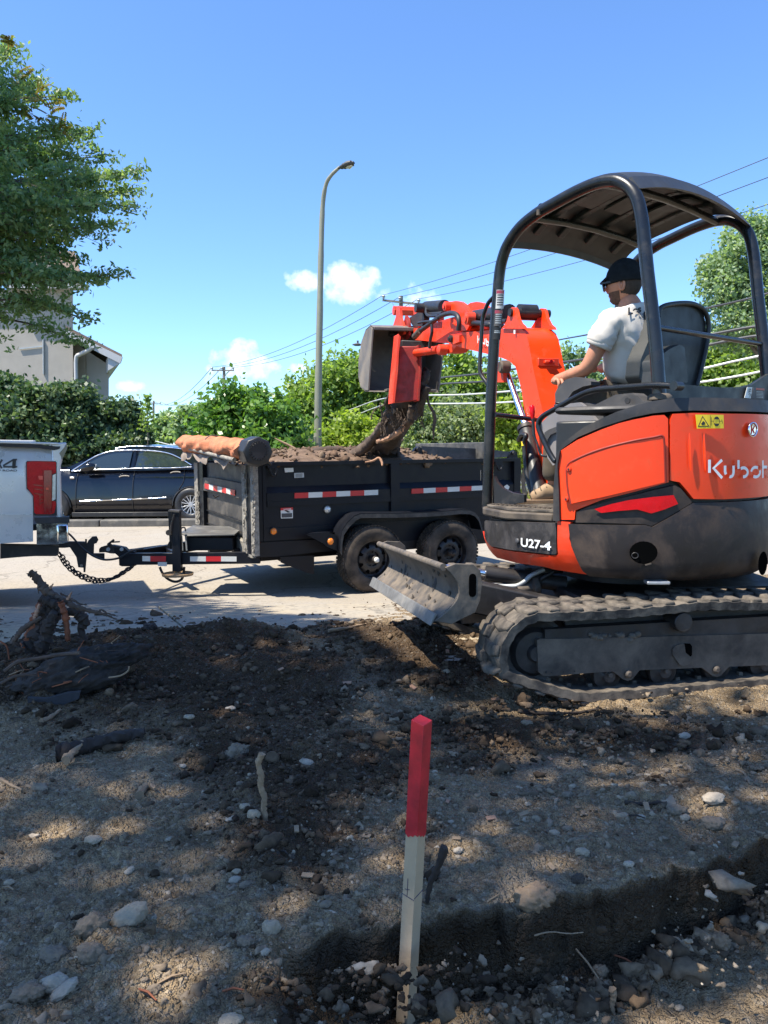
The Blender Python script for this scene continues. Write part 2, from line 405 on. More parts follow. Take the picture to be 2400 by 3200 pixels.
# ------------------------------------------------------------ ground
def base_z(Y): return -.41*np.clip((Y-4.9)/3.4, 0, 1)*1.0
def hit(px, py, fn=None, lo=.8, hi=60):
    d = pxdir(px, py); fn = fn or (lambda x, y: base_z(y))
    ys = lo*(hi/lo)**np.linspace(0, 1, 260)
    for _ in range(2):
        g = CAMZ+d.z*ys/d.y < fn(d.x*ys/d.y, ys)
        i = max(int(np.argmax(g)), 1) if g.any() else len(ys)-1
        ys = np.linspace(ys[i-1], ys[i], 40)
    return CAM + d*(float(ys[i if i < 40 else 39])/d.y)
def proj(X, Y, Z):
    x, y, z = X-CAM.x, Y-CAM.y, Z-CAM.z
    dd = x*fw.x+y*fw.y+z*fw.z
    return 1200+F*(x*rt.x+y*rt.y+z*rt.z)/dd, 1600-F*(x*up.x+y*up.y+z*up.z)/dd
edge_px = [(-900, 2010), (-300, 1990), (0, 1985), (280, 1975), (350, 1962), (520, 1955), (900, 1960), (1010, 1938), (1180, 1912), (1330, 1885), (1560, 1822), (1900, 1795), (2400, 1780), (3300, 1780)]
_e = [hit(*p) for p in edge_px]; EU = np.array([p.x/p.y for p in _e]); EY = np.array([p.y for p in _e])
def Yedge(u): return np.interp(u, EU, EY) + .10*fbm(u*6+3, u*0+1, 1.5, 4)
cut_px = [(300, 2930), (900, 2960), (1150, 2930), (1260, 2880), (1323, 2873), (1430, 2850), (1500, 2858), (1560, 2838), (1640, 2845), (1732, 2830), (1790, 2822), (1851, 2800), (1930, 2778), (1996, 2757), (2060, 2735), (2111, 2712), (2170, 2712), (2234, 2699), (2300, 2665), (2386, 2645), (2800, 2540), (3600, 2400)]
_c = [atz(p[0], p[1], 0) for p in cut_px]; CU = np.array([p.x/p.y for p in _c]); CY = np.array([p.y for p in _c])
def Ycut(u): return np.interp(u, CU, CY) + .040*fbm(u*10, u*0+5, 1.6, 4) + .010*fbm(u*60, u*0+2, .9, 3)
bot_px = [(700, 3150), (1100, 3150), (1308, 3133), (1605, 3080), (1873, 3003), (2080, 2935), (2270, 2860), (2400, 2793), (3200, 2620)]
BU = []; BZ = []
for p in bot_px:
    d = pxdir(*p); u = d.x/d.y; y = float(np.interp(u, CU, CY)); BU.append(u); BZ.append((CAM+d*(y/d.y)).z)
def floor_z(u, Y):
    z = np.interp(u, BU, BZ)
    px = 1200+2400*u*.93
    left = sstep(800, 1090, px)
    near = sstep(1.52, 1.40, Y)*sstep(1350, 1150, px)
    return z*left*(1-.75*near)
MOUNDS = [(2000, 2190, -.055, 1.6, .75), (1500, 2190, -.04, .6, .5), (520, 2025, .12, .55, .30), (360, 2075, .09, .40, .30), (60, 2090, .05, .5, .5), (800, 2110, .06, .45, .25), (760, 2010, .07, .5, .25), (640, 2240, .07, .40, .22), (950, 2330, .05, .35, .2), (860, 2480, .04, .25, .14), (250, 2200, .06, .4, .2), (1300, 1960, .03, .5, .3), (2200, 2250, .035, .8, .12), (1550, 2260, .03, .6, .1), (2060, 2480, .025, .3, .1)]
_m = [(atz(a, b, 0), h, rx, ry) for a, b, h, rx, ry in MOUNDS]
def blob(px, py, L):
    s = np.zeros_like(px)
    for cx, cy, rx, ry, w in L: s = np.maximum(s, w*np.exp(-((px-cx)/rx)**2-((py-cy)/ry)**2))
    return s
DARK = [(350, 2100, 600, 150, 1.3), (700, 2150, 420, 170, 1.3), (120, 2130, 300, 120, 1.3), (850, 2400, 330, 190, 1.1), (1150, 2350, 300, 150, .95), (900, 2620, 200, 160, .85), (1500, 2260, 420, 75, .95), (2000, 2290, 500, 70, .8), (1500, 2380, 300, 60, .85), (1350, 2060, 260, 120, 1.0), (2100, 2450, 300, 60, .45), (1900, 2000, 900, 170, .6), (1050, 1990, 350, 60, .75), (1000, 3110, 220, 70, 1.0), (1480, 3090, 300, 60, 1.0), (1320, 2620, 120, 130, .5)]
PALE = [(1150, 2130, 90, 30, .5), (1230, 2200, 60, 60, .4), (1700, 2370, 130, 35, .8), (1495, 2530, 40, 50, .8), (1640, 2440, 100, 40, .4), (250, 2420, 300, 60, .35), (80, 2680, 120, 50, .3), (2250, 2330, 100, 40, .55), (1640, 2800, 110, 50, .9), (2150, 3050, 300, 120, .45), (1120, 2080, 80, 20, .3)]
def GH(X, Y, detail=True):
    """dirt height, darkness of the soil"""
    X = np.asarray(X, float); Y = np.asarray(Y, float); u = X/Y
    z = base_z(Y)
    ye = Yedge(u); ins = sstep(-.02, .45, ye-Y)
    m = 0
    for p, h, rx, ry in _m: m = m + h*np.exp(-((X-p.x)/rx)**2-((Y-p.y)/ry)**2)
    px, py = proj(X, Y, z)
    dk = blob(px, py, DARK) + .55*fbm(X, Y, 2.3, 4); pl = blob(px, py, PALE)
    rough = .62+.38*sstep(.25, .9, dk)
    thin = sstep(3.2, 5.2, Y)*sstep(0.0, .2, u)
    n = .016*fbm(X, Y, 2.2, 3) + .016*fbm(X+3, Y+8, 6, 3) + rough*(.028*fbm(X+9, Y, 7, 4)*(1-.4*thin) + .030*np.abs(fbm(X, Y+4, 15, 4))) + .009*fbm(X, Y, 42, 4, .65)
    # worn wheel and track prints
    n = n - .012*sstep(.6, .9, np.sin((X*.9+Y*.25)*34+2*fbm(X, Y, 3, 2)))*np.exp(-((px-1230)/170)**2-((py-2180)/90)**2)
    n = n*(1-.5*np.clip(pl, 0, 1))
    zz = z + (m*(.75+.5*fbm(X, Y+2, 3.2, 3)) + n + .055)*ins - .05
    # excavated edge
    yc = Ycut(u); fz = floor_z(u, Y)
    t = sstep(0, 1, (yc+.006-Y)/.024)
    fn = .030*fbm(X+4, Y, 9, 4) + .018*np.abs(fbm(X, Y, 24, 3)) + .05*np.exp(-((yc-.10-Y)/.08)**2)*(.5+fbm(X*1.0, Y*0, 7, 2))*sstep(1450, 1700, 1200+2300*u)
    low = fz + fn*np.clip(-fz*8, 0, 1)
    fac = 1-t
    crumb = .022*fbm(X*3, Y*3, 5, 4)*np.exp(-((Y-yc-.03)/.04)**2)
    zz = np.where(t > 0, (zz+crumb)*fac + low*t + zz*t*(1-np.clip(-fz*8, 0, 1)), zz+crumb)
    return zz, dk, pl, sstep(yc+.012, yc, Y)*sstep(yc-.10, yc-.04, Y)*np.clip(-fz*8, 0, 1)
def gz(x, y): return float(GH(np.array([x]), np.array([y]))[0][0])
def on_ground(px, py): return hit(px, py, lambda x, y: GH(x, y)[0], .9, 12)

ucol = np.concatenate([np.linspace(-2.4, -.54, 80, endpoint=False), np.linspace(-.54, .54, 640, endpoint=False), np.linspace(.54, 2.4, 80)])
rows_near = np.linspace(0, 1, 200, endpoint=False); rows_face = np.linspace(0, 1, 34, endpoint=False); rows_far = np.linspace(0, 1, 440)
yc = Ycut(ucol)
Yg = np.concatenate([.95*((yc[None, :]-.03)/.95)**rows_near[:, None], (yc-.03)[None, :]+.055*rows_face[:, None], (yc+.025)[None, :]*(9.4/(yc+.025)[None, :])**rows_far[:, None]])
Xg = ucol[None, :]*Yg
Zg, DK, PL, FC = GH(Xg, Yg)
nr, nc = Yg.shape
idx = np.arange(nr*nc).reshape(nr, nc)
quads = np.stack([idx[:-1, :-1], idx[:-1, 1:], idx[1:, 1:], idx[1:, :-1]], -1).reshape(-1, 4)
_fw = np.exp(-((yc[None, :]-.006-Yg)/.02)**2)*np.clip(-floor_z(Xg/Yg, Yg)*8, 0, 1); Yd = Yg+_fw*(.030*fbm(Xg+2, Zg, 9, 4)+.014*fbm(Xg, Zg*.6, 40, 3)-.01)
gv = np.stack([Xg, Yd, Zg], -1).reshape(-1, 3)
keep = ((Zg > base_z(Yg)-.049) | (Yg < Yedge(Xg/Yg)-.4)).reshape(-1)
kq = keep[quads].any(1); quads = quads[kq]
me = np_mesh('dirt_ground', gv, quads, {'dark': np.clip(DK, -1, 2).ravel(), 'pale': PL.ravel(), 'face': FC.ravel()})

def dirt_material(name, ground=True):
    m, p, t = new_mat(name)
    o = t.nodes.new('ShaderNodeTexCoord').outputs['Object']
    n1 = noise(t, 3.5, 6, .6, o); n2 = noise(t, 30, 5, .65, o); n3 = noise(t, 170, 3, .6, o)
    vo = t.nodes.new('ShaderNodeTexVoronoi'); vo.inputs['Scale'].default_value = 75; t.links.new(o, vo.inputs['Vector'])
    vo2 = t.nodes.new('ShaderNodeTexVoronoi'); vo2.inputs['Scale'].default_value = 190; t.links.new(o, vo2.inputs['Vector'])
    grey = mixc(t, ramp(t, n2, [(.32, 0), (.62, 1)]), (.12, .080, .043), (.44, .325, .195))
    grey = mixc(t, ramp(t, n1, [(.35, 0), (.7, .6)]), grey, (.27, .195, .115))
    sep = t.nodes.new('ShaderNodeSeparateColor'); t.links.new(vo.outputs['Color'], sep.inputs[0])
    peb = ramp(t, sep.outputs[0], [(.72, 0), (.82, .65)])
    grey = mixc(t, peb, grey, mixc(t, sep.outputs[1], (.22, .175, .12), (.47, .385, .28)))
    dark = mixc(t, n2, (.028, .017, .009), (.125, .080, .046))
    dark = mixc(t, ramp(t, sep.outputs[2], [(.88, 0), (.94, .5)]), dark, (.17, .15, .125))
    if ground:
        a = t.nodes.new('ShaderNodeAttribute'); a.attribute_name = 'dark'
        b = t.nodes.new('ShaderNodeAttribute'); b.attribute_name = 'pale'
        f = t.nodes.new('ShaderNodeAttribute'); f.attribute_name = 'face'
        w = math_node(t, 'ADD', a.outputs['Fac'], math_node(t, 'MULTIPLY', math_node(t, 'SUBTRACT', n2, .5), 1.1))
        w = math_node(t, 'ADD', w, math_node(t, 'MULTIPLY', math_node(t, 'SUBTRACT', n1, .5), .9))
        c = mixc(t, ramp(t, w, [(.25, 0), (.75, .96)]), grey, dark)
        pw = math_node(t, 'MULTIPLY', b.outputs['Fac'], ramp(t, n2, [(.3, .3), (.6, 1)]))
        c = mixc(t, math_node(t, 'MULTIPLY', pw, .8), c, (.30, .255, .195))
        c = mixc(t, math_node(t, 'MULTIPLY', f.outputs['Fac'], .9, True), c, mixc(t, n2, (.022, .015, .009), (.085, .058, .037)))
    else: c = grey
    t.links.new(c, p.inputs['Base Color']); p.inputs['Roughness'].default_value = .95; p.inputs['Specular IOR Level'].default_value = .15
    h = math_node(t, 'ADD', math_node(t, 'MULTIPLY', n2, .6), math_node(t, 'MULTIPLY', n3, .35))
    h = math_node(t, 'SUBTRACT', h, math_node(t, 'MULTIPLY', vo.outputs['Distance'], 1.0))
    h = math_node(t, 'SUBTRACT', h, math_node(t, 'MULTIPLY', vo2.outputs['Distance'], .5))
    t.links.new(bump(t, h, 1.0, .022), p.inputs['Normal'])
    return m
m_dirt = dirt_material('dirt')
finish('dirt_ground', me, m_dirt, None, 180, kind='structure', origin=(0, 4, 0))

def pave_mat(name, ca, cb, sc, bs, dirtc=(.30, .25, .18)):
    m, p, t = new_mat(name)
    o = t.nodes.new('ShaderNodeTexCoord').outputs['Object']
    n1 = noise(t, .55, 7, .62, o, .4); n2 = noise(t, sc, 5, .7, o); n3 = noise(t, 5, 6, .6, o)
    c = mixc(t, n2, ca, cb)
    c = mixc(t, ramp(t, n1, [(.42, 0), (.62, .6)]), c, dirtc)
    vo = t.nodes.new('ShaderNodeTexVoronoi'); vo.inputs['Scale'].default_value = sc*1.5; t.links.new(o, vo.inputs['Vector'])
    sp = t.nodes.new('ShaderNodeSeparateColor'); t.links.new(vo.outputs['Color'], sp.inputs[0])
    c = mixc(t, ramp(t, sp.outputs[0], [(.8, 0), (.95, .45)]), c, (.13, .12, .105))
    c = mixc(t, ramp(t, n3, [(.55, 0), (.75, .35)]), c, (.15, .135, .115))
    ve = t.nodes.new('ShaderNodeTexVoronoi'); ve.feature = 'DISTANCE_TO_EDGE'; ve.inputs['Scale'].default_value = .33
    ns = t.nodes.new('ShaderNodeTexNoise'); ns.inputs['Scale'].default_value = 1.8; ns.inputs['Detail'].default_value = 6; t.links.new(o, ns.inputs['Vector'])
    va = t.nodes.new('ShaderNodeVectorMath'); va.operation = 'ADD'; t.links.new(o, va.inputs[0]); t.links.new(ns.outputs['Color'], va.inputs[1]); t.links.new(va.outputs[0], ve.inputs['Vector'])
    cr = ramp(t, ve.outputs['Distance'], [(0, 1), (.006, 0)]); c = mixc(t, math_node(t, 'MULTIPLY', cr, .6), c, (.07, .062, .052))
    t.links.new(c, p.inputs['Base Color']); p.inputs['Roughness'].default_value = .9; p.inputs['Specular IOR Level'].default_value = .25
    t.links.new(bump(t, math_node(t, 'SUBTRACT', n2, cr), .5, .006), p.inputs['Normal'])
    return m
m_street = pave_mat('old_asphalt', (.20, .178, .15), (.40, .36, .30), 38, 1)
m_conc = pave_mat('concrete', (.24, .212, .168), (.37, .33, .262), 20, 1, (.38, .295, .18))
m_far = pave_mat('far_ground', (.05, .07, .02), (.10, .12, .04), 2, 1, (.09, .11, .03))
# street: one sheet following the grade down from the site
def sheet(name, xs, ys, zf, mat, kind='structure'):
    X, Y = np.meshgrid(xs, ys); Z = zf(X, Y); i = np.arange(X.size).reshape(X.shape)
    q = np.stack([i[:-1, :-1], i[:-1, 1:], i[1:, 1:], i[1:, :-1]], -1).reshape(-1, 4)
    me = np_mesh(name, np.stack([X, Y, Z], -1).reshape(-1, 3), q)
    return finish(name, me, mat, None, 180, kind=kind, origin=(0, float(ys[0]), 0))
sheet('street', np.linspace(-45, 45, 60), np.concatenate([np.linspace(4.2, 9, 40), np.linspace(9.5, 21, 20)]), lambda X, Y: base_z(Y)-.012+.012*fbm(X, Y, .6, 2), m_street)
sheet('grass_field', np.linspace(-400, 400, 30), np.linspace(-30, 500, 60), lambda X, Y: -.52+0*X-.3*sstep(20, 2, Y), m_far)
# concrete slabs of the driveway apron
apron = link(bpy.data.objects.new('concrete_apron', None)); apron['kind'] = 'structure'; apron.location = (0, 6, 0)
def skew(x, Y): return x + (6.85-Y)*.40
for k, x0 in enumerate(np.arange(-9.55, 6.0, 2.5)):
    x1 = x0+2.48; g = 14
    b = newbm(); yy = np.linspace(4.6, 6.88, g); top = []
    for Y in yy: top.append([b.verts.new((skew(x, Y), Y, float(base_z(Y))+.006+.002*(k % 2))) for x in np.linspace(x0, x1, 4)])
    for i in range(g-1):
        for j in range(3): b.faces.new((top[i][j], top[i][j+1], top[i+1][j+1], top[i+1][j]))
    ed = [e for e in b.edges if e.is_boundary]; r = bmesh.ops.extrude_edge_only(b, edges=ed)
    for v in r['geom']:
        if isinstance(v, bmesh.types.BMVert): v.co.z -= .06
    build('slab', b, m_conc, apron, 30, bevel=.004)
# far kerb and verge
kb = newbm(); x = -30
kerb = link(bpy.data.objects.new('far_kerb', None)); kerb['kind'] = 'structure'; kerb.location = (0, 16.3, -.41)
m_kerb = M('shadow_dark_kerb', (.10, .095, .085), .9, 0, .2, 4, dust=.3, bmp=.3, bscale=30)  # concrete colour darkened to carry the shadow under the parked car
while x < 30:
    L = 2.4; b = newbm(); box(b, (x+L/2, 16.25, -.36), (L-.02, .28, .16)); build('kerb_stone', b, m_kerb, kerb, 30, bevel=.025); x += L
kb.free()
sheet('far_pavement', np.linspace(-45, 45, 40), np.linspace(16.38, 20.6, 6), lambda X, Y: -.36+0*X, m_street)
m_grass = leafmat('grass_blades', [(.14, .19, .03), (.24, .28, .05), (.34, .34, .09)], .3)
rs = np.random.RandomState(3)
def blades(name, n, xr, yr, z, h, w, mat):
    x = rs.uniform(*xr, n); y = rs.uniform(*yr, n); a = rs.uniform(0, 6.28, n); hh = h*rs.uniform(.4, 1.2, n)
    dx = np.cos(a)*w; dy = np.sin(a)*w; lx = rs.normal(0, .3, n)*hh; ly = rs.normal(0, .3, n)*hh
    P = np.stack([np.stack([x-dx, y-dy, z+0*x], -1), np.stack([x+dx, y+dy, z+0*x], -1), np.stack([x+lx, y+ly, z+hh], -1)], 1)
    me = np_mesh(name, P.reshape(-1, 3), np.arange(3*n).reshape(n, 3)); return me
finish('roadside_grass', blades('roadside_grass', 26000, (-2, 14), (20.6, 27), -.5, .55, .02, m_grass), m_grass, None, None, kind='stuff', label='tall sunlit grass along the guardrail', origin=(5, 23, -.5))

# ------------------------------------------------------------ pebbles and clods
def ico_proto(sub, seed, rough=.22, sq=.7):
    b = bmesh.new(); bmesh.ops.create_icosphere(b, subdivisions=sub, radius=1); r = random.Random(seed)
    ph = [r.uniform(0, 6) for _ in range(6)]
    for v in b.verts:
        c = v.co; k = 1+rough*(math.sin(c.x*2.6+ph[0])*math.sin(c.y*2.9+ph[1])+.6*math.sin(c.z*4.3+ph[2])*math.sin(c.x*5+ph[3])) + r.uniform(-rough, rough)*.45
        v.co = c*k; v.co.z *= sq
    vs = np.array([v.co[:] for v in b.verts]); fs = np.array([[v.index for v in f.verts] for f in b.faces]); b.free()
    return vs, fs
BIG = [ico_proto(2, s, .42) for s in range(30, 36)]
def scatter(name, P, R, protos, mat, label, flat=180):
    n = len(P); which = rs.randint(0, len(protos), n); which = np.where(R/np.maximum(P[:, 1], .5) > .0030, len(protos)+which % len(BIG), which); protos = protos+BIG; VV = []; FF = []; off = 0
    for k, (vs, fs) in enumerate(protos):
        sel = np.where(which == k)[0]
        if not len(sel): continue
        a = rs.uniform(0, 6.28, len(sel)); ca, sa = np.cos(a), np.sin(a); s = R[sel][:, None]*rs.uniform(.65, 1.3, (len(sel), 3))
        v = vs[None]*s[:, None, :]
        x = v[..., 0]*ca[:, None]-v[..., 1]*sa[:, None]; y = v[..., 0]*sa[:, None]+v[..., 1]*ca[:, None]
        w = np.stack([x, y, v[..., 2]], -1)+P[sel][:, None, :]
        VV.append(w.reshape(-1, 3)); m = len(vs)
        FF.append((fs[None]+(np.arange(len(sel))*m)[:, None, None]+off).reshape(-1, 3)); off += m*len(sel)
    me = np_mesh(name, np.concatenate(VV), np.concatenate(FF))
    return finish(name, me, mat, None, None, kind='stuff', label=label, origin=(0, 3, 0))
def stonemat(name, stops, rough=.9, bs=60):
    m, p, t = new_mat(name)
    g = t.nodes.new('ShaderNodeNewGeometry').outputs['Random Per Island']; o = t.nodes.new('ShaderNodeTexCoord').outputs['Object']
    n = noise(t, 40, 5, .6, o)
    c = ramp(t, g, stops); c = mixc(t, 1, c, ramp(t, n, [(.3, .6), (.7, 1.15)]), 'MULTIPLY')
    t.links.new(c, p.inputs['Base Color']); p.inputs['Roughness'].default_value = rough; p.inputs['Specular IOR Level'].default_value = .2
    t.links.new(bump(t, noise(t, bs*3, 4, .6, o), .4, .004), p.inputs['Normal']); return m
m_peb = stonemat('pebble_mix', [(0, (.13, .095, .062)), (.5, (.25, .19, .128)), (.93, (.31, .245, .17)), (1, (.42, .35, .26))])
m_clod = stonemat('soil_clod_mix', [(0, (.032, .020, .011)), (.6, (.085, .056, .033)), (1, (.16, .112, .07))])
m_rub = stonemat('rubble_mix', [(0, (.045, .03, .018)), (.5, (.12, .082, .05)), (.9, (.22, .155, .095)), (1, (.34, .26, .18))])
pr0 = [ico_proto(1, s, .42) for s in range(6)]
def sample(n, umax=.62, y0=1.0, y1=7.2, pw=1.0):
    u = rs.uniform(-umax, umax, n); Y = y0*(y1/y0)**(rs.rand(n)**pw); X = u*Y
    z, dk, pl, fc = GH(X, Y); ok = (Y < Yedge(u)+.15) & (fc < .2) & ~((Y > Ycut(u)-.11) & (Y < Ycut(u)+.012) & (u > -.02) & (u < .34))
    return X[ok], Y[ok], z[ok], dk[ok], pl[ok]
X, Y, Z, D, PLx = sample(24000, y1=6.5)
g = fbm(X, Y, 1.7, 3)+.4 > rs.rand(len(X))*1.1
sel = ((D < .55) | (rs.rand(len(D)) < .18)) & g & ((Y > Ycut(X/Y)) | (X < 0) | (rs.rand(len(D)) < .35))
R = np.exp(rs.normal(-5.5, .50, sel.sum()))*(.75+.22*Y[sel])
scatter('gravel', np.stack([X, Y, np.maximum(Z, base_z(Y)-.01)], -1)[sel]-np.stack([0*R, 0*R, R*.15], -1), R, pr0, m_peb, 'loose grey gravel and pebbles strewn over the dirt', None)
X, Y, Z, D, PLx = sample(20000, y1=6.8, pw=.75)
sel = (D > .35) | (rs.rand(len(D)) < .025)
R = np.exp(rs.normal(-5.15, .50, sel.sum()))*(.62+.18*Y[sel])
scatter('soil_clods', np.stack([X, Y, np.maximum(Z, base_z(Y)-.01)], -1)[sel]+np.stack([0*R, 0*R, R*.25], -1), R, pr0, m_clod, 'dark crumbly soil clods', None)
# crumbs scattered on the pavement beyond the dirt edge
n = 900; u = rs.uniform(-.6, .6, n); Y = Yedge(u)+np.abs(rs.normal(0, .5, n))+.05; Xp = u*Y
R = np.exp(rs.normal(-4.8, .5, n))
scatter('crumbs', np.stack([Xp, Y, base_z(Y)+R*.3], -1), R, pr0, m_clod, 'soil crumbs dropped on the concrete apron', None)
# clods lining the foot of the cut
n = 650; u = rs.uniform(.16, .6, n); Y = Ycut(u)-.075-np.abs(rs.normal(0, .05, n)); X = u*Y; z = GH(X, Y)[0]
R = np.exp(rs.normal(-4.75, .5, n))
scatter('cut_rubble', np.stack([X, Y, z+R*.3], -1), R, pr0, m_rub, 'rubble along the foot of the cut bank', None)

# ------------------------------------------------------------ single stones
pr2 = [ico_proto(4, s, .13, .8) for s in (11, 12, 13, 14, 15)]
def single(name, label, cat, k, x, y, w, h, mat, pi=0, sq=None, group=None, rot=0, sink=.3):
    """stone traced by its width and height in a crop"""
    cx, cy = k(x, y); p = on_ground(cx, k(x, y+h*.35)[1]); s = (k(1, 0)[0]-k(0, 0)[0]); d = p.y
    rx = w*s*d/F/2; rz = h*s*d/F/2
    vs, fs = pr2[pi % 5]
    v = vs*np.array([rx*1.05, rx*.8, max(rz*1.1, rx*.35)])
    fr = fbm(vs[:, 0]*2+pi, vs[:, 1]*2+vs[:, 2], 2.5, 4)*(.24 if 'lump' in name or 'clod' in name else .09)
    fl = np.abs(fbm(vs[:, 0]*1.3+pi*3, vs[:, 1]+vs[:, 2]*1.4, 5, 4)); v = v*(1+fr[:, None]+(.34 if 'lump' in name or 'clod' in name else .08)*fl[:, None]-.06); a = rot; c_, s_ = math.cos(a), math.sin(a)
    v = np.stack([v[:, 0]*c_-v[:, 2]*s_, v[:, 1], v[:, 0]*s_+v[:, 2]*c_], -1)
    v += np.array([p.x, p.y+rx*.3, gz(p.x, p.y)+rz*(1-sink)*.6])
    me = np_mesh(name, v, fs)
    return finish(name, me, mat, None, 50 if 'clod' in name else 180, label=label, cat=cat, group=group)
def rockm(name, col): return M(name, col, .85, 0, .22, 30, dust=.45, dcol=tuple(x*.6 for x in col), dscale=25, bmp=.6, bscale=160)
m_st1 = rockm('pale_stone', (.36, .30, .225)); m_st2 = rockm('tan_stone', (.34, .27, .185)); m_st3 = rockm('grey_lump', (.19, .145, .098)); m_st4 = rockm('clay_lump', (.24, .165, .10)); m_st5 = rockm('dark_lump', (.055, .042, .033))
S = [('stone', 'large flat beige rock lying highest of the stones at lower left', c12, 550, 500, 170, 120, m_st2, 0, .35),
 ('dirt_lump', 'big rough grey lump beside the large flat beige rock', c12, 388, 535, 125, 110, m_st3, 1, 0),
 ('dirt_lump', 'rough grey lump below the larger one at lower left', c12, 385, 655, 115, 100, m_st3, 2, 0),
 ('dirt_lump', 'broad crumbly grey lump left of the smaller rough lump', c12, 232, 670, 125, 80, m_st3, 3, 0),
 ('stone', 'pale rounded stone, the upper of two smooth ones touching', c12, 228, 785, 112, 90, m_st1, 4, 0),
 ('stone', 'smooth pale grey oval stone, the lower of the touching pair', c12, 268, 822, 135, 62, m_st1, 0, .5),
 ('dirt_lump', 'crumbly brown-grey lump left of the two pale smooth stones', c12, 108, 832, 130, 80, m_st3, 1, 0),
 ('stone', 'cream egg-shaped stone standing alone left of the wooden stake', c12, 1170, 545, 82, 95, m_st2, 2, 0),
 ('dirt_lump', 'grey lump next to the cream egg-shaped stone', c12, 1062, 610, 72, 62, m_st3, 3, 0),
 ('stone', 'small white angular stone below the cream egg-shaped stone', c12, 1145, 655, 40, 38, m_st1, 4, .2),
 ('dirt_lump', 'brown-grey lump at the bottom middle of the dirt', c12, 660, 820, 66, 56, m_st3, 0, 0),
 ('stone', 'tan stone cut off by the bottom edge of the view', c12, 990, 955, 110, 45, m_st2, 1, 0),
 ('stone', 'small whitish oval pebble with a twig beneath it', c12, 556, 305, 50, 34, m_st1, 2, .7),
 ('stone', 'pale flat stone half sunk in the upper left gravel', c12, 400, 170, 76, 36, m_st2, 3, 0),
 ('stone', 'pale stone leaning on the foot of the upright stick', c12, 1097, 58, 58, 56, m_st2, 3, 0),
 ('stone', 'small flat bluish-grey stone left of the upright stick', c12, 1000, 82, 60, 22, m_st1, 4, 0),
 ('rock', 'white flat-topped rock on the gravel right of the stake', c13, 1430, 405, 100, 52, m_st1, 0, 0),
 ('dirt_lump', 'grey lump left of the white flat-topped rock', c13, 1268, 458, 80, 46, m_st3, 1, 0),
 ('dirt_lump', 'large rough lump below the white flat-topped rock', c13, 1425, 512, 100, 60, m_st3, 2, 0),
 ('stone', 'small pale stone in the gravel above the clay lump', c13, 860, 637, 60, 44, m_st2, 3, 0),
 ('clay_lump', 'sunlit tan clay lump crumbling over the edge of the cut', c13, 650, 830, 170, 120, m_st4, 4, 0),
 ('dirt_clod', 'dark round clod resting by the edge of the cut', c13, 840, 752, 56, 52, m_st5, 0, 0),
 ('rock', 'pale rock at the foot of the cut right of the stake', c13, 742, 1232, 86, 96, m_st3, 1, .3),
 ('clay_lump', 'tan clay lump lying at the foot of the cut', c13, 935, 1150, 66, 66, m_st4, 2, 0),
 ('clay_lump', 'rough brown lump on the trench floor near the right edge', c13, 1450, 1020, 96, 96, m_st4, 3, .2),
 ('stone', 'pale stone near the top edge of the dark soil by the track', c13, 1300, 135, 56, 34, m_st1, 4, 0),
 ('dirt_clod', 'dark rounded clod close to the excavator track', c13, 1253, 68, 54, 44, m_st5, 0, 0),
 ('dirt_clod', 'broad light brown clod in the middle of the dark soil', c11, 1015, 828, 100, 86, m_st3, 1, .3),
 ('stone', 'pale oval stone, the leftmost of the row in the dark soil', c11, 815, 676, 46, 24, m_st2, 2, 0),
 ('stone', 'pale oval stone, the middle of the row in the dark soil', c11, 882, 640, 46, 24, m_st2, 3, 0),
 ('stone', 'pale oval stone, the rightmost of the row in the dark soil', c11, 993, 640, 44, 24, m_st1, 4, 0),
 ('dirt_clod', 'big round clod on the crest of the dark soil pile', c11, 645, 285, 54, 42, m_st5, 2, 0),
 ('stone', 'pale stone at the toe of the root ball', c11, 542, 436, 30, 30, m_st2, 0, 0),
 ('dirt_lump', 'crumbly grey lump in the gravel right of the stake top', c13, 620, 80, 46, 32, m_st3, 3, 0)]
for i, (nm, lb, k, x, y, w, h, mt, pi, ro) in enumerate(S): single(nm, lb, nm.split('_')[-1], k, x, y, w, h, mt, pi, rot=ro)
# unlabelled-alike fist-sized stones through the gravel
for i in range(34):
    while True:
        px = rs.uniform(20, 2380); py = rs.uniform(2350, 3180)
        p = on_ground(px, py); u = p.x/p.y
        if abs(p.y-float(Ycut(np.array(u)))) > .07 and not (1250 < px < 1370): break
    w = rs.uniform(.014, .028)*(.6+.3*p.y)*F/p.y*1.3825
    single('small_stone', 'small dusty stone half bedded in the gravel', 'stone', K(0, 0, 1.3825), px*1.3825, py*1.3825, w, w*.7, [m_st1, m_st2, m_st3, m_st3][i % 4], i, group='small stones in the gravel')

# ------------------------------------------------------------ sticks
def stick(name, label, k, pts, r, mat, depth=None, cat='stick', dz=.0, seg=8, taper=True):
    P = []
    if depth is None:
        for p in pts:
            q = on_ground(*k(*p)); P.append(V((q.x, q.y, q.z+r*.8+dz)))
    else:
        for p, d in zip(pts, depth if isinstance(depth, list) else [depth]*len(pts)): P.append(at(*k(*p), d))
    C = catmull(P, 6); n = len(C); q = random.Random(len(label))
    R = [r*(1-(.55*i/n if taper else 0))*q.uniform(.85, 1.15) for i in range(n)]
    b = newbm(); tube(b, C, R, seg)
    for v in b.verts: v.co += V((q.gauss(0, 1), q.gauss(0, 1), q.gauss(0, 1)))*r*.11
    return build(name, b, mat, None, 60, label=label, cat=cat)
m_stickp = M('bleached_stick', (.27, .185, .11), .85, 0, .25, 20, dust=.3, dcol=(.12, .09, .065), bmp=.6, bscale=80)
pb = on_ground(*c11(1145, 1120))
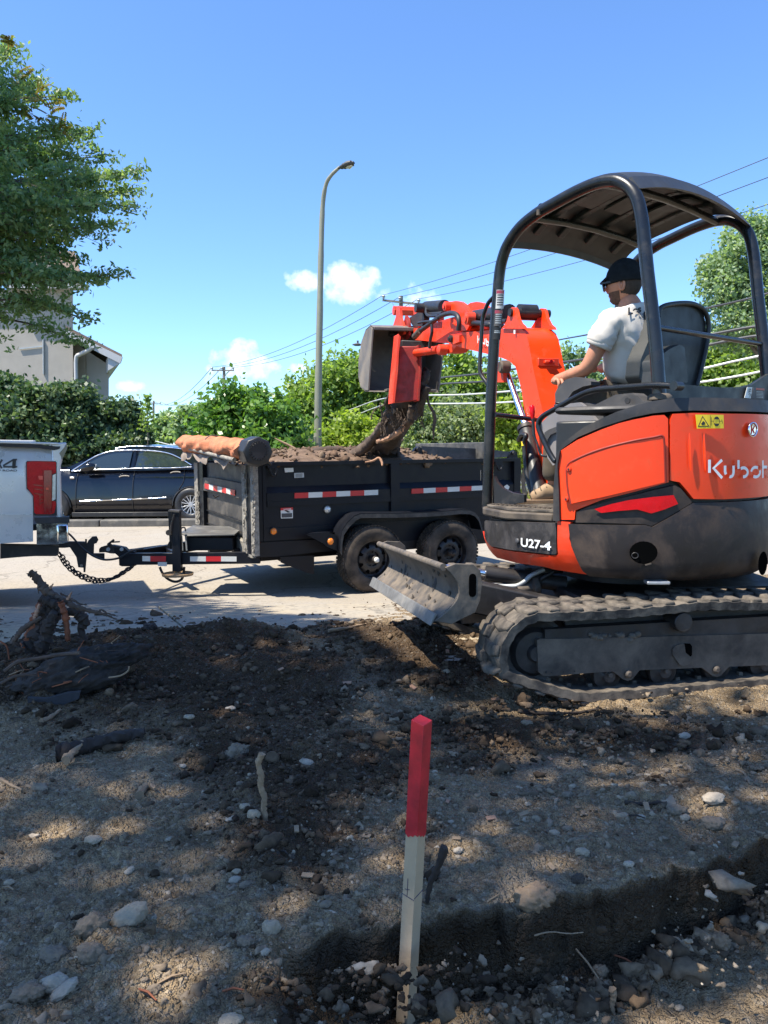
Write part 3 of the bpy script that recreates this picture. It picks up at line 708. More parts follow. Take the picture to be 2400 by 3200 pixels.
stick('stick', 'short bleached stick poking upright out of the dark soil', c11, [(1132, 836), (1116, 880), (1128, 930), (1126, 975), (1142, 1030), (1138, 1075), (1148, 1130)], .0095, m_stickp, [pb.y]*7, taper=False)
stick('log', 'thick dark broken root lying on the gravel at left', c11, [(250, 862), (300, 855), (380, 832), (470, 808), (560, 785), (625, 778)], .036, m_barkdk, cat='root', taper=True)
stick('splinter', 'pale splintered end of the thick broken root', c11, [(285, 905), (320, 868), (372, 812)], .018, m_stickp, cat='splinter', dz=.02)
stick('stick', 'short curved stick at the foot of the dark root ball', c11, [(180, 705), (215, 690), (262, 656)], .012, m_stickp)
stick('twig', 'thin twig at the left edge on the gravel', c11, [(0, 950), (40, 975), (95, 1000)], .007, m_stickp, cat='twig')
stick('twig', 'long thin twig lying just below the excavator track', c13, [(580, 38), (660, 46), (740, 48), (840, 44), (940, 26)], .010, m_barkdk, cat='twig')
stick('twig', 'dark twig on the gravel in front of the grey lumps', c13, [(1040, 432), (1120, 440), (1180, 432), (1240, 442)], .007, m_barkdk, cat='twig')
stick('twig', 'pale curved root end by the right edge', c13, [(1520, 288), (1555, 305), (1578, 348)], .006, m_stickp, cat='twig')
pb = on_ground(*c13(185, 855))
stick('root', 'dark bent root sticking up just behind the wooden stake', c13, [(262, 618), (240, 690), (205, 760), (190, 820), (186, 862)], .011, m_barkdk, [pb.y]*5, cat='root')
pb = on_ground(*c13(992, 1338))
stick('root', 'short pale root stub on the trench floor', c13, [(985, 1228), (992, 1265), (985, 1300), (992, 1342)], .009, m_stickp, [pb.y]*4, cat='root')
stick('twig', 'thin twig lying right of the upright stick', c12, [(1092, 138), (1150, 146), (1230, 168)], .005, m_barkdk, cat='twig')
stick('root', 'gnarled pale root piece lying in the left gravel', c11, [(605, 1032), (620, 1000), (650, 990), (672, 1005)], .015, m_stickp, cat='root')
stick('stick', 'long stick across the far edge of the dirt by the blade', c11, [(1420, 312), (1500, 300), (1580, 282)], .012, m_stickp)
sp = atz(*c13(830, 990), -.1); stick('rootlet', 'fine pale rootlet hanging from the cut face', c13, [(650, 1000), (720, 985), (800, 992), (862, 986)], .0022, m_stickp, [1.80, 1.79, 1.785, 1.77], cat='root')
q = random.Random(5)
for i in range(26):
    px, py = q.uniform(0, 2400), q.uniform(2000, 3150)
    p = on_ground(px, py); a = q.uniform(-.5, .5); L = q.uniform(.02, .06)*(.5+.3*p.y)
    b = newbm(); A = V((p.x, p.y, p.z+.006)); B_ = A+V((math.cos(a)*L, math.sin(a)*L*2, 0)); B_.z = gz(B_.x, B_.y)+.01
    tube(b, [A, (A+B_)/2+V((0, .004, .003)), B_], [.0025, .003, .0018], 5)
    build('twig', b, [m_stickp, m_barkdk, m_redroot][i % 3], None, 60, label='short broken twig lying on the churned dirt', cat='twig', group='broken twigs on the dirt')
# wood chips in the soil
for i in range(22):
    px, py = q.uniform(150, 2300), q.uniform(2030, 2750)
    p = on_ground(px, py); s = q.uniform(.006, .014)*(.5+.3*p.y)
    b = newbm(); box(b, (p.x, p.y, p.z+.006), (s*2.2, s, s*.3), V((math.cos(i), math.sin(i), q.uniform(-.3, .3))), V((q.uniform(-.4, .4), -.3, 1)))
    build('wood_chip', b, m_root if i % 2 else m_stickp, None, 30, label='pale wood chip on the dark soil', cat='wood chip', group='wood chips in the soil')

# wooden stake, upper part painted red
m_wood = M('stake_wood', (.44, .32, .20), .8, 0, .16, 5, dust=.25, dcol=(.20, .155, .11), bmp=.5, bscale=60, scratch=.35)
m_redp = M('red_marking_paint', (.43, .010, .017), .6, 0, .35, 16, dust=.2, dcol=(.20, .008, .018), bmp=.25, bscale=60)
_f = on_ground(1270, 3128); Ys = _f.y-.05
foot = at(1270, 3140, Ys); top = at(1318, 2250, Ys+.0); ax = (top-foot); Ls = ax.length; ax.normalize()
stake = thing('wooden_stake', 'square wooden stake with its top painted red, driven into the dirt', 'stake', foot)
yaw = math.radians(52); sx = V((math.cos(yaw), math.sin(yaw), 0)); sx = (sx-ax*sx.dot(ax)).normalized(); sy = ax.cross(sx)
h = .0172
def sq(b, z0, z1, g=0, tip=0):
    vs = []
    for z in (z0, z1):
        for (a, c) in ((-1, -1), (1, -1), (1, 1), (-1, 1)):
            vs.append(b.verts.new(foot+ax*(z+(tip*(a*.5+c*.6) if z == z1 else 0))+sx*(h+g)*a+sy*(h+g)*c))
    for f in ((0, 1, 5, 4), (1, 2, 6, 5), (2, 3, 7, 6), (3, 0, 4, 7), (3, 2, 1, 0), (4, 5, 6, 7)): b.faces.new([vs[i] for i in f])
redz = Ls*.627
b = newbm(); sq(b, -.1, redz+.002); build('shaft', b, m_wood, stake, 30, bevel=.0015)
b = newbm(); sq(b, redz+.004, Ls, 0.0006, .0045); 
build('painted_top', b, m_redp, stake, 30, bevel=.0012)
for (nrm, tang) in ((-sx, sy), (sx, sy), (sy, sx), (-sy, sx)):        # dripping paint edge
    b = newbm(); O = foot+nrm*(h+.0004)
    pl_ = [(-h, redz+.006), (h, redz+.006), (h, redz-.010), (h*.7, redz-.016), (h*.45, redz-.018), (h*.1, redz-.012), (-h*.3, redz-.013), (-h*.6, redz-.006), (-h, redz-.008)]
    prism(b, [O+tang*a+ax*z for a, z in pl_], nrm*.0006); build('paint_drip', b, m_redp, stake, 30)
m_ink = M('pen_ink', (.03, .025, .07), .6, bmp=0)
for nrm, tang in ((-sx, sy), (-sy, sx)):
    O = foot+nrm*(h+.0008)
    b = newbm()
    if nrm == -sy: tube(b, [O+tang*(-h)+ax*(Ls*.40), O+tang*h+ax*(Ls*.412)], .0008, 5)
    else: tube(b, [O+tang*(.003)+ax*(Ls*.40), O+tang*.003+ax*(Ls*.46)], .0007, 5); tube(b, [O+tang*(-.004)+ax*(Ls*.425), O+tang*.01+ax*(Ls*.42)], .0007, 5); tube(b, [O+tang*(-h)+ax*(Ls*.395), O+tang*h+ax*(Ls*.400)], .0008, 5)
    build('pen_mark', b, m_ink, stake, 30)
# ------------------------------------------------------------ trees
def leaf_mesh(name, C, size, seed, el=1.7, upb=.4, out=None, face=None):
    r = np.random.RandomState(seed); n = len(C)
    nrm = r.normal(0, 1, (n, 3)); nrm[:, 2] += upb
    if out is not None: nrm += out*1.2
    if face is not None: nrm = nrm*.35 + np.array(face[:])
    nrm /= np.linalg.norm(nrm, axis=1)[:, None]
    a = r.normal(0, 1, (n, 3)); a -= nrm*(a*nrm).sum(1)[:, None]; a /= np.linalg.norm(a, axis=1)[:, None]; b = np.cross(nrm, a)
    s = (size*r.uniform(.6, 1.3, n))[:, None]
    P = np.stack([C-a*s*el/2, C+b*s/2-a*s*.1, C+a*s*el/2, C-b*s/2-a*s*.1], 1)
    return np_mesh(name, P.reshape(-1, 3), np.arange(4*n).reshape(n, 4))
def clump_points(cl, n, seed, sub=16, sig=.2, shell=.55):
    """cl: [(centre, (rx, ry, rz))]; leaf centres gathered in small tufts on and in each clump"""
    r = np.random.RandomState(seed); wt = np.array([c[1][0]*c[1][2] for c in cl]); wt = wt/wt.sum(); out = []; nn = []
    for (c, R), w in zip(cl, wt):
        k = max(20, int(n*w)); c = np.array(c); R = np.array(R)
        ns = max(6, int(sub)); d = r.normal(0, 1, (ns, 3)); d /= np.linalg.norm(d, axis=1)[:, None]; d[:, 2] += .12
        rad = shell+(1.02-shell)*r.rand(ns)**.7; tc_ = d*rad[:, None]*R; sz = r.uniform(.6, 1.5, ns)
        pr = sz**2/np.sum(sz**2); w_ = r.choice(ns, k, p=pr)
        p = c+tc_[w_]+r.normal(0, 1, (k, 3))*R*sig*sz[w_][:, None]
        out.append(p); dd = (p-c)/R; nn.append(dd/np.maximum(np.linalg.norm(dd, axis=1)[:, None], .1))
    return np.concatenate(out), np.concatenate(nn)
def limb_tubes(b, base, tops, r, seed, n=6, seg=7):
    q = random.Random(seed)
    for t in tops:
        A = V(base); B_ = V(t); L = (B_-A).length
        m = [A.lerp(B_, i/n)+V((q.uniform(-1, 1), q.uniform(-1, 1), q.uniform(-.5, .9)))*L*.05*math.sin(math.pi*i/n) for i in range(n+1)]
        tube(b, m, [r*(1-.85*i/n) for i in range(n+1)], seg)
m_trunk = M('tree_bark', (.11, .09, .07), .9, 0, .3, 8, bmp=.8, bscale=25)
LM = dict(
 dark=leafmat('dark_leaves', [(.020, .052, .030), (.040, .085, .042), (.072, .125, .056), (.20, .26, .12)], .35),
 mid=leafmat('mid_green_leaves', [(.13, .21, .05), (.20, .30, .07), (.28, .38, .11)], .55),
 vine=leafmat('glossy_vine_leaves', [(.05, .13, .028), (.10, .21, .042), (.17, .29, .06)], .45, .32),
 lime=leafmat('lime_leaves', [(.14, .22, .030), (.23, .32, .045), (.34, .42, .075)], .5),
 grey=leafmat('grey_green_leaves', [(.13, .19, .09), (.20, .26, .13), (.29, .34, .19)], .5),
 pop=leafmat('poplar_leaves', [(.15, .24, .13), (.23, .33, .19), (.34, .42, .27)], .5, .35),
 far=leafmat('haze_paled_leaves', [(.18, .28, .14), (.25, .35, .17), (.32, .41, .21)], .45))  # far: distance haze is put into the pale leaf colours
def tree(name, label, Y, pxc, n, leaf, mat, seed, base=None, trunk_r=.1, cat='tree', sub=16, sig=.2, group=None, gz_=-.45, dep=1.1, el=1.6, fill=None):
    """pxc: [(px, py, rpx, rpy[, dY])] crown clumps"""
    cl = []
    for e in pxc:
        px, py, rx, ry = e[:4]; d = Y+(e[4] if len(e) > 4 else 0); c = at(px, py, d)
        cl.append((tuple(c), (rx*d/F, rx*d/F*dep, ry*d/F)))
    cx = sum(c[0][0] for c in cl)/len(cl)
    if base is not None: cx = at(base, 1400, Y).x
    root = thing(name, label, cat, (cx, Y, gz_), group)
    b = newbm(); h = max(c[0][2] for c in cl); fork = V((cx, Y, gz_+(h-gz_)*.3))
    tube(b, [V((cx, Y, gz_-.1)), V((cx+.05, Y, gz_+(h-gz_)*.15)), fork], [trunk_r*1.2, trunk_r, trunk_r*.85], 9)
    limb_tubes(b, fork, [c[0] for c in cl], trunk_r*.7, seed)
    build('trunk', b, m_trunk, root, 60)
    P, Nn = clump_points(cl, n, seed, sub, sig)
    ok = P[:, 2] > gz_+.02; P = P[ok]; Nn = Nn[ok]
    finish('crown', leaf_mesh('crown', P, leaf, seed+1, el, .5, Nn*.35), LM[mat], root, None, kind='stuff')
    return root
tree('vine_covered_shrub', 'rounded shrub smothered in glossy vines behind the orange tarp roll', 20, [(740, 1330, 85, 100), (850, 1320, 90, 90), (800, 1400, 150, 110), (900, 1400, 60, 90), (700, 1400, 60, 80), (780, 1270, 60, 40)], 26000, .098, 'vine', 1, trunk_r=.12, sub=26)
tree('leafy_tree', 'tall yellow-green tree mass right of the lamp post', 30, [(960, 1280, 80, 90), (1060, 1230, 90, 90), (1140, 1200, 80, 70), (1000, 1370, 110, 80), (1130, 1330, 110, 90), (1220, 1290, 80, 120), (1180, 1420, 110, 90), (1060, 1185, 45, 40)], 30000, .125, 'mid', 2, trunk_r=.2, sub=26)
tree('leafy_tree', 'bright lime bush between the lamp post and the hanging stump', 24, [(1020, 1390, 70, 55), (1110, 1370, 75, 60), (1150, 1420, 60, 50)], 11000, .10, 'lime', 3, trunk_r=.08, sub=20)
tree('leafy_tree', 'tall tree with ragged top behind the boom', 30, [(1400, 1150, 75, 65), (1480, 1200, 90, 80), (1360, 1240, 80, 70), (1560, 1260, 90, 80), (1440, 1300, 120, 80), (1300, 1200, 50, 60)], 20000, .12, 'mid', 4, trunk_r=.2, sub=24)
tree('willow_bush', 'dusty grey-green bush behind the trailer tailgate', 22, [(1320, 1390, 80, 85), (1420, 1370, 90, 90), (1500, 1410, 70, 80), (1380, 1450, 130, 60), (1300, 1460, 70, 50), (1420, 1300, 60, 50)], 22000, .085, 'grey', 5, trunk_r=.08, cat='bush', sub=30)
tree('lime_vine', 'lime and yellow leaved vine growing beside the boom base', 19, [(1650, 1300, 55, 60), (1600, 1370, 55, 70), (1570, 1290, 50, 50), (1640, 1420, 50, 60), (1720, 1330, 60, 70)], 10000, .09, 'lime', 6, trunk_r=.06, cat='vine', sub=20)
tree('slender_tree', 'sparse young poplar rising behind the driver arm', 22, [(1740, 1160, 28, 42), (1770, 1110, 18, 35), (1810, 1120, 22, 40), (1850, 1150, 30, 45), (1720, 1210, 50, 50), (1830, 1220, 60, 50), (1900, 1200, 50, 50), (1790, 1270, 110, 60), (1930, 1130, 30, 45)], 9500, .08, 'pop', 7, trunk_r=.05, sub=14, sig=.26)
tree('poplar_tree', 'tall pale poplar right of the seat back', 21, [(2330, 790, 80, 90), (2260, 900, 70, 80), (2370, 930, 90, 90), (2260, 850, 60, 60), (2430, 800, 90, 100), (2300, 1010, 90, 70), (2440, 1050, 90, 90), (2380, 720, 50, 40), (2500, 930, 120, 160)], 30000, .075, 'pop', 8, base=2480, trunk_r=.18, sub=24, sig=.19)
tree('leafy_tree', 'bright green tree below the poplar behind the seat', 26, [(2330, 1120, 110, 90), (2220, 1150, 80, 70), (2420, 1180, 110, 100), (2280, 1230, 130, 90), (2120, 1230, 90, 70), (2200, 1100, 40, 50)], 18000, .11, 'mid', 9, trunk_r=.18, sub=24)
tree('hedge_bush', 'shaded bushes low behind the excavator body', 24, [(1800, 1380, 130, 100), (2000, 1350, 140, 110), (2200, 1360, 150, 110), (2380, 1350, 130, 110)], 7000, .16, 'grey', 10, trunk_r=.08, cat='bush')
for i, (lb, px, Y, cl) in enumerate([
 ('hazy pale tree nearest the vine covered shrub', 640, 50, [(620, 1330, 50, 50), (650, 1290, 40, 30), (590, 1350, 45, 50)]),
 ('hazy pale tree just right of the far utility pole', 540, 60, [(540, 1350, 50, 40), (570, 1310, 26, 24), (510, 1340, 24, 34)]),
 ('hazy pale tree left of the far utility pole', 470, 64, [(450, 1380, 50, 34), (490, 1350, 24, 24)])]):
    tree('distant_tree', lb, Y, cl, 6500, .24, 'far', 20+i, trunk_r=.12, sub=18, group='distant trees along the road')
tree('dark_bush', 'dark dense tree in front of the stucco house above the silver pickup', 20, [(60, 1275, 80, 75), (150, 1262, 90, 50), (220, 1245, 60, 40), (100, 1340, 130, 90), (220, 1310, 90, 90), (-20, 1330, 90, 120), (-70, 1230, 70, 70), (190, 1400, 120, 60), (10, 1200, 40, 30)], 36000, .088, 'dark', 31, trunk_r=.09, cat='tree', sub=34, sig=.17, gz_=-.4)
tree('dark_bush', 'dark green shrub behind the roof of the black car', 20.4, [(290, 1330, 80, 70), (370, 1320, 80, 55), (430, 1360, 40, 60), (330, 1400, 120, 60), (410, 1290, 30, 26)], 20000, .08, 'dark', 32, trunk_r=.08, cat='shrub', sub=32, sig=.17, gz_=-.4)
# sapling with whorled branches
Y = 19; root = thing('sapling', 'thin sapling with tiers of level twigs left of the far pole', 'tree', at(462, 1420, Y))
b = newbm(); tube(b, [at(463, 1440, Y), at(462, 1340, Y), at(459, 1235, Y)], [.02, .015, .008], 6)
C = []
q = random.Random(3)
for k in range(9):
    y = 1238+k*13; w = 8+k*2.6
    for s in (-1, 1):
        A = at(460, y+4, Y); B_ = at(460+s*w, y-3, Y+q.uniform(-.2, .2)); tube(b, [A, B_], [.006, .003], 4)
        for j in range(26):
            t_ = q.random(); p = A.lerp(B_, t_)+V((q.gauss(0, .02), q.gauss(0, .08), q.gauss(0, .018))); C.append(tuple(p))
build('trunk', b, m_trunk, root, 60); finish('crown', leaf_mesh('crown', np.array(C), .05, 4), LM['mid'], root, None, kind='stuff')

# big honey locust at the left; its crown also shades the dug ground
def sprays(tips, seed):
    """drooping pinnate sprays: tips = list of (point, direction)"""
    r = np.random.RandomState(seed); Q = []
    for p, d in tips:
        L = r.uniform(.06, .13); n = 9; d = np.array(d)/np.linalg.norm(d)
        s = np.linspace(0, 1, n)[:, None]; sag = np.array([0, 0, -1])*(s**1.6)*L*r.uniform(.05, .6)
        mid = np.array(p)+d*s*L+sag
        side = np.cross(d, [0, 0, 1]); side /= np.linalg.norm(side)+1e-6; side = side+r.normal(0, .25, 3)
        for sg in (-1, 1):
            w = .026*(1.05-s*.5)*r.uniform(.8, 1.2); tip = mid+side*sg*w+np.array([0, 0, -.008])*r.uniform(.3, 1.8)
            dr = np.gradient(mid, axis=0); dr /= np.linalg.norm(dr, axis=1)[:, None]; hw = .0088
            m2 = (mid+tip)/2; Q.append(np.stack([mid, m2+dr*hw, tip, m2-dr*hw], 1))
    return np.concatenate(Q)
TR = V((-4.0, 4.3, 0))
loc = thing('honey_locust_tree', 'large feathery-leaved locust tree reaching in from the left side', 'tree', (TR.x, TR.y, -.1))
b = newbm(); tube(b, catmull([TR+V((0, 0, -.3)), TR+V((.05, 0, 1.0)), TR+V((-.05, .1, 1.7)), TR+V((.1, .1, 2.4))], 4), [.2, .16, .13, .11], 12)
tipsP = [(450, 547, 7.2), (452, 600, 7.4), (432, 646, 7.0), (394, 735, 6.8), (376, 870, 6.9), (282, 975, 6.8), (341, 464, 7.3), (300, 400, 7.4), (217, 294, 7.3), (23, 112, 7.6), (94, 1087, 7.0), (262, 1060, 7.6), (270, 720, 6.5), (330, 640, 6.4), (220, 540, 6.4), (150, 640, 6.3), (120, 860, 6.4), (210, 860, 6.5), (160, 400, 6.8), (80, 300, 7), (40, 520, 6.2), (30, 700, 6.3), (10, 960, 6.5), (100, 1000, 6.8), (180, 960, 7.0), (250, 800, 7.4), (330, 860, 7.6), (60, 420, 7.6), (130, 520, 7.7), (250, 460, 7.8), (200, 700, 7.8), (60, 780, 7.7), (-60, 600, 6.6), (-80, 850, 6.8), (-60, 350, 7.0), (-100, 200, 7.3), (170, 590, 7.1), (90, 600, 6.9), (300, 560, 7.7), (40, 860, 7.2), (130, 760, 7.3), (-20, 1060, 7.2), (40, 200, 7.5), (110, 250, 7.6), (340, 560, 7.0), (240, 640, 7.3)] + [(x, y, 6.7+(i%5)*.25) for i, (x, y) in enumerate([(20, 820), (40, 980), (100, 1040), (0, 640), (50, 600), (110, 680), (160, 730), (210, 760), (20, 740), (90, 800), (180, 820), (240, 880), (60, 500), (120, 450), (30, 400), (20, 300), (60, 330), (170, 480)])]
TP = []; q = random.Random(9); rr = np.random.RandomState(12)
for (px, py, Y) in tipsP:
    px -= 22 if px > 250 else 0
    if py > 930 and px < 130: continue
    Y *= .65; E = at(px, py, Y); A = TR+V((0, 0, q.uniform(1.5, 2.4))); n = 8
    mid = [A.lerp(E, i/n)+V((0, q.uniform(-.1, .1), math.sin(math.pi*i/n)*.18+q.uniform(-.04, .04))) for i in range(n+1)]
    tube(b, mid, [.028*(1-i/n)**1.1+.0026 for i in range(n+1)], 6)
    for k in range(100):
        t_ = 1-(k/100)**1.1*.50; i = min(int(t_*n), n-1); p = mid[i].lerp(mid[i+1], t_*n-i)
        a = q.uniform(0, 6.28); el_ = q.uniform(-.7, .35); dv = V((math.cos(a), math.sin(a), el_))+ (E-A).normalized()*.8
        off = dv.normalized()*q.uniform(0, .19)*(1.25 if t_ < .9 else .5)
        tube(b, [p, p+off], .0016, 3, caps=False) if off.length > .07 and k % 3 == 0 else None
        TP.append((tuple(p+off), tuple(dv)))
build('trunk', b, m_trunk, loc, 60)
_r = np.random.RandomState(5); _p = np.repeat(np.array([t[0] for t in TP]), 13, 0); _p = _p+_r.normal(0, 1, _p.shape)*np.array([.024, .030, .015])
m_loc = leafmat('locust_leaves', [(.085, .165, .090), (.135, .225, .115), (.19, .28, .14), (.28, .35, .18)], .52)
finish('foliage', leaf_mesh('foliage', _p, .0155, 15, 2.4, .3), m_loc, loc, None, kind='stuff')
# rust coloured new shoots at some tips
m_new = leafmat('new_rusty_shoots', [(.20, .13, .045), (.28, .19, .06), (.20, .24, .07)], .4)
tp2 = []
for (px, py) in ((130, 300), (100, 340), (145, 330), (155, 385), (180, 400), (22, 118), (55, 240), (135, 595), (140, 650)):
    Yk = 4.5; p = at(px, py, Yk)
    for _ in range(4): tp2.append((tuple(p+V((q.gauss(0, .018), q.gauss(0, .03), q.gauss(0, .018)))), (q.uniform(-1, 1), q.uniform(-1, 1), q.uniform(-.1, .8))))
Q2 = sprays(tp2, 6)*1.0
finish('new_shoots', np_mesh('new_shoots', Q2.reshape(-1, 3), np.arange(len(Q2)*4).reshape(-1, 4)), m_new, loc, None, kind='stuff')
# upper crown above the frame, towards the sun
def shade_pt(px, py, z):
    g = hit(px, py); k = (z-g.z)/SUNV.z; return np.array([g.x+SUNV.x*k, g.y+SUNV.y*k, z])
def crown_cells(n, seed):
    """leaves filling the part of the crown that stands between the sun and the shaded ground"""
    r = np.random.RandomState(seed); out = []
    Y = np.sqrt(r.uniform(.4, 77, n)); X = r.uniform(-.66, .62, n)*Y - r.uniform(0, .25, n)
    px, py = proj(X, Y, base_z(Y))
    lit = np.zeros(n)
    # the shade ends where the photo's ground turns sunny: apron right of the pile, right side beyond the trench
    edge = np.interp(px, [-2000, 0, 430, 640, 900, 1100, 1350, 1700, 2100, 2400, 3500], [1700, 1790, 1822, 1882, 1935, 1985, 2100, 2200, 2175, 2160, 2100])
    keep_ = py > edge+14*r.normal(0, 1, n)
    gaps = [(340, 2440, 190, 28, .95), (40, 2690, 120, 38, .95), (1130, 2220, 60, 22, .7), (1490, 2315, 110, 30, .95), (1660, 2820, 110, 34, .9), (2200, 3040, 330, 85, .85), (2330, 2190, 200, 30, .95), (1900, 3010, 120, 40, .6), (1640, 2440, 90, 20, .4), (1500, 2540, 50, 40, .5), (570, 3060, 60, 24, .7), (120, 1890, 60, 10, .5), (840, 1950, 150, 14, .7), (2040, 2215, 160, 16, .7), (1680, 2205, 140, 14, .7), (1800, 2370, 90, 14, .4)]
    g = blob(px, py, gaps)
    dn = np.clip(.66+.34*fbm(X, Y, .9, 3)+.38*blob(px, py, DARK[:4]), .34, 1)
    keep_ &= (r.rand(n) > g*1.05) & (r.rand(n) < dn)
    X, Y = X[keep_], Y[keep_]; gz0 = base_z(Y)
    z = r.uniform(8.6, 10.2, len(X)); k = (z-gz0)/SUNV.z
    return np.stack([X+SUNV.x*k, Y+SUNV.y*k, z], -1)
P = crown_cells(30000, 8)
hx, hy = proj(P[:, 0], P[:, 1], P[:, 2]); dpt = (P-np.array(CAM[:]))@np.array(fw[:])
vis = (dpt > 0) & (hx > 330) & (hx < 2600) & (hy > -150) & (hy < 3200)
P = P[~vis]
finish('unseen_upper_crown', leaf_mesh('unseen_upper_crown', P, .092, 14, 1.8, 0, None, SUNV), leafmat('shade_lifting_leaves', [(.26, .33, .13), (.34, .40, .17), (.42, .46, .21)], .62), loc, None, kind='stuff')  # out of view; paler, more translucent colour put in to lighten the ground shade
b = newbm(); q = random.Random(2)
hub = TR+V((-.8, -1.4, 6.4)); tube(b, [TR+V((0, 0, 2.0)), TR+V((-.3, -.6, 4.3)), hub], [.13, .11, .08], 8)
limb_tubes(b, hub, [(P[i][0], P[i][1], P[i][2]) for i in q.sample(range(len(P)), 34)], .05, 4)
build('limb', b, m_trunk, loc, 60)

# ------------------------------------------------------------ stucco house
m_stucco = M('grey_beige_stucco', (.36, .33, .285), .95, 0, .06, 3, bmp=.35, bscale=25)
m_shing = M('brown_shingles', (.17, .125, .10), .9, 0, .25, 6, bmp=.2)
m_trim = M('pale_trim', (.45, .45, .45), .6, 0, .04, 3, bmp=0)
Yh = 24.0
hs = thing('stucco_house', 'grey stucco house behind the big tree at left', 'house', at(100, 1400, Yh))
def wallbox(pts, depth, nm, mat, Yw=Yh):
    b = newbm(); P = [at(x, y, Yw) for x, y in pts]; prism(b, P, V((-.42*depth, depth, 0))); return build(nm, b, mat, hs, 30)
zb = 1480
wallbox([(-700, zb), (228, zb), (228, 905), (-700, 905)], 8, 'wall', m_stucco)
wallbox([(20, 905), (228, 905), (232, 880), (120, 800), (20, 800)], 6, 'wall', m_stucco, Yh+.03)
wallbox([(228, zb), (340, zb), (340, 1140), (228, 1068)], 7, 'wall', m_stucco, Yh+.5)
# lower wing roof slope with fascia and soffit
A, B_, C_, D_ = at(205, 1028, Yh-.5), at(382, 1118, Yh-.5), at(382, 1118, Yh-.5)+V((-3.6, 8.5, 0)), at(205, 1028, Yh-.5)+V((-3.6, 8.5, 0))
b = newbm(); prism(b, [A, B_, C_, D_], V((0, 0, .10))); build('roof', b, m_shing, hs, 30)
b = newbm(); prism(b, [at(205, 1030, Yh-.56), at(382, 1116, Yh-.56), at(376, 1136, Yh-.56), at(205, 1050, Yh-.56)], V((0, .05, 0))); build('fascia', b, m_trim, hs, 30)
b = newbm(); prism(b, [at(376, 1134, Yh-.5), at(338, 1158, Yh-.5), at(338, 1114, Yh-.5)], V((-3.4, 8, 0))); build('soffit', b, m_trim, hs, 30)
# upper roof with shingle courses
pu = Flat(at(120, 800, Yh-.3), V((1, 0, 0)), (at(250, 880, Yh-.3)-at(120, 800, Yh-.3)).cross(V((0, 1, 0))).cross(V((1, 0, 0))) if False else V((0, .45, .9)))
for k in range(9):
    b = newbm(); y0 = 885-k*11; prism(b, [at(-700, y0, Yh-.3+k*.12), at(258-k*3, y0, Yh-.3+k*.12), at(258-k*3, y0-12, Yh-.18+k*.12), at(-700, y0-12, Yh-.18+k*.12)], V((0, .03, 0))); build('shingle_course', b, m_shing, hs, 30)
b = newbm(); prism(b, [at(20, 886, Yh-.35), at(262, 886, Yh-.35), at(262, 900, Yh-.35), at(20, 900, Yh-.35)], V((0, .4, 0))); build('eave', b, m_trim, hs, 30)
# gutter and downspout
b = newbm(); tube(b, catmull([at(290, 1082, Yh-.6), at(278, 1094, Yh-.55), at(250, 1108, Yh-.2), at(238, 1122, Yh-.12), at(238, 1200, Yh-.1), at(238, 1420, Yh-.1)], 4), .065, 8); build('downspout', b, m_trim, hs, 60)
b = newbm(); bar(b, at(262, 1072, Yh-.6), at(296, 1084, Yh-.6), .12, .1); build('gutter', b, m_trim, hs, 30)
b = newbm(); bar(b, at(135, 1060, Yh-.03), at(136, 1170, Yh-.03), .03, .05, V((0, 1, 0))); build('wall_conduit', b, m_galv, hs, 30)
b = newbm(); bar(b, at(60, 1090, Yh-.03), at(134, 1082, Yh-.03), .03, .04); build('wall_conduit', b, m_galv, hs, 30)
b = newbm(); prism(b, [at(245, 1110, Yh+.46), at(268, 1108, Yh+.46), at(268, 1200, Yh+.46), at(245, 1200, Yh+.46)], V((0, .03, 0))); build('wall_panel', b, M('tan_panel', (.30, .26, .20), .9), hs, 30)

# ------------------------------------------------------------ poles, lamps, wires
def upole(label, px, ybase, ytop, xl, xr, yl, yr, Y, cross=True, r=.13):
    o = thing('utility_pole', label, 'utility pole', at(px, ybase, Y), 'wooden utility poles along the road')
    b = newbm(); tube(b, [at(px+(px-ytop*0-px), ybase, Y), at(px, ytop, Y)], [r*1.1, r*.8], 10); build('post', b, m_polewood, o, 60)
    b = newbm(); L, R = at(xl, yl, Y-r), at(xr, yr, Y-r); bar(b, L, R, .09, .12); build('crossarm', b, m_polewood, o, 30)
    for s in (-1, 1):
        b = newbm(); mid = L.lerp(R, .5+s*.28); lo = at(px, (yl+yr)/2+.8*F/Y, Y-r*.9); bar(b, mid+V((0, -.03, 0)), lo, .03, .04, V((0, 1, 0))); build('brace', b, m_galv, o, 30)
    tops = []
    for t_ in (.03, .47, .97):
        p = L.lerp(R, t_)+V((0, 0, .06)); b = newbm(); lathe(b, [(0, 0), (.03, 0), (.04, .05), (.10, .06), (.10, .09), (.05, .11), (.12, .16), (.12, .20), (.04, .26), (0, .27)], p, V((0, 0, 1)), 10); build('insulator', b, m_galv, o, 60); tops.append(p+V((0, 0, .27)))
    return tops
t1 = upole('wooden utility pole whose crossarm shows just above the bucket', 1253, 1400, 925, 1195, 1312, 938, 951, 49, r=.16)
t2 = upole('wooden utility pole rising from the trees left of the lamp post', 700, 1400, 1146, 661, 731, 1157, 1158, 80, r=.17)
t3 = upole('small far utility pole beside the sapling', 480, 1420, 1252, 466, 503, 1259, 1261, 150, r=.22)
def wire(name, label, pts, r, mat, grp, sag=.0):
    C = []
    for a, c in zip(pts, pts[1:]):
        n = 14
        for i in range(n): t_ = i/n; C.append(V(a).lerp(V(c), t_)-V((0, 0, sag*4*t_*(1-t_))))
    C.append(V(pts[-1])); b = newbm(); tube(b, C, r, 6); return build(name, b, mat, None, 60, label=label, cat='power line', group=grp)
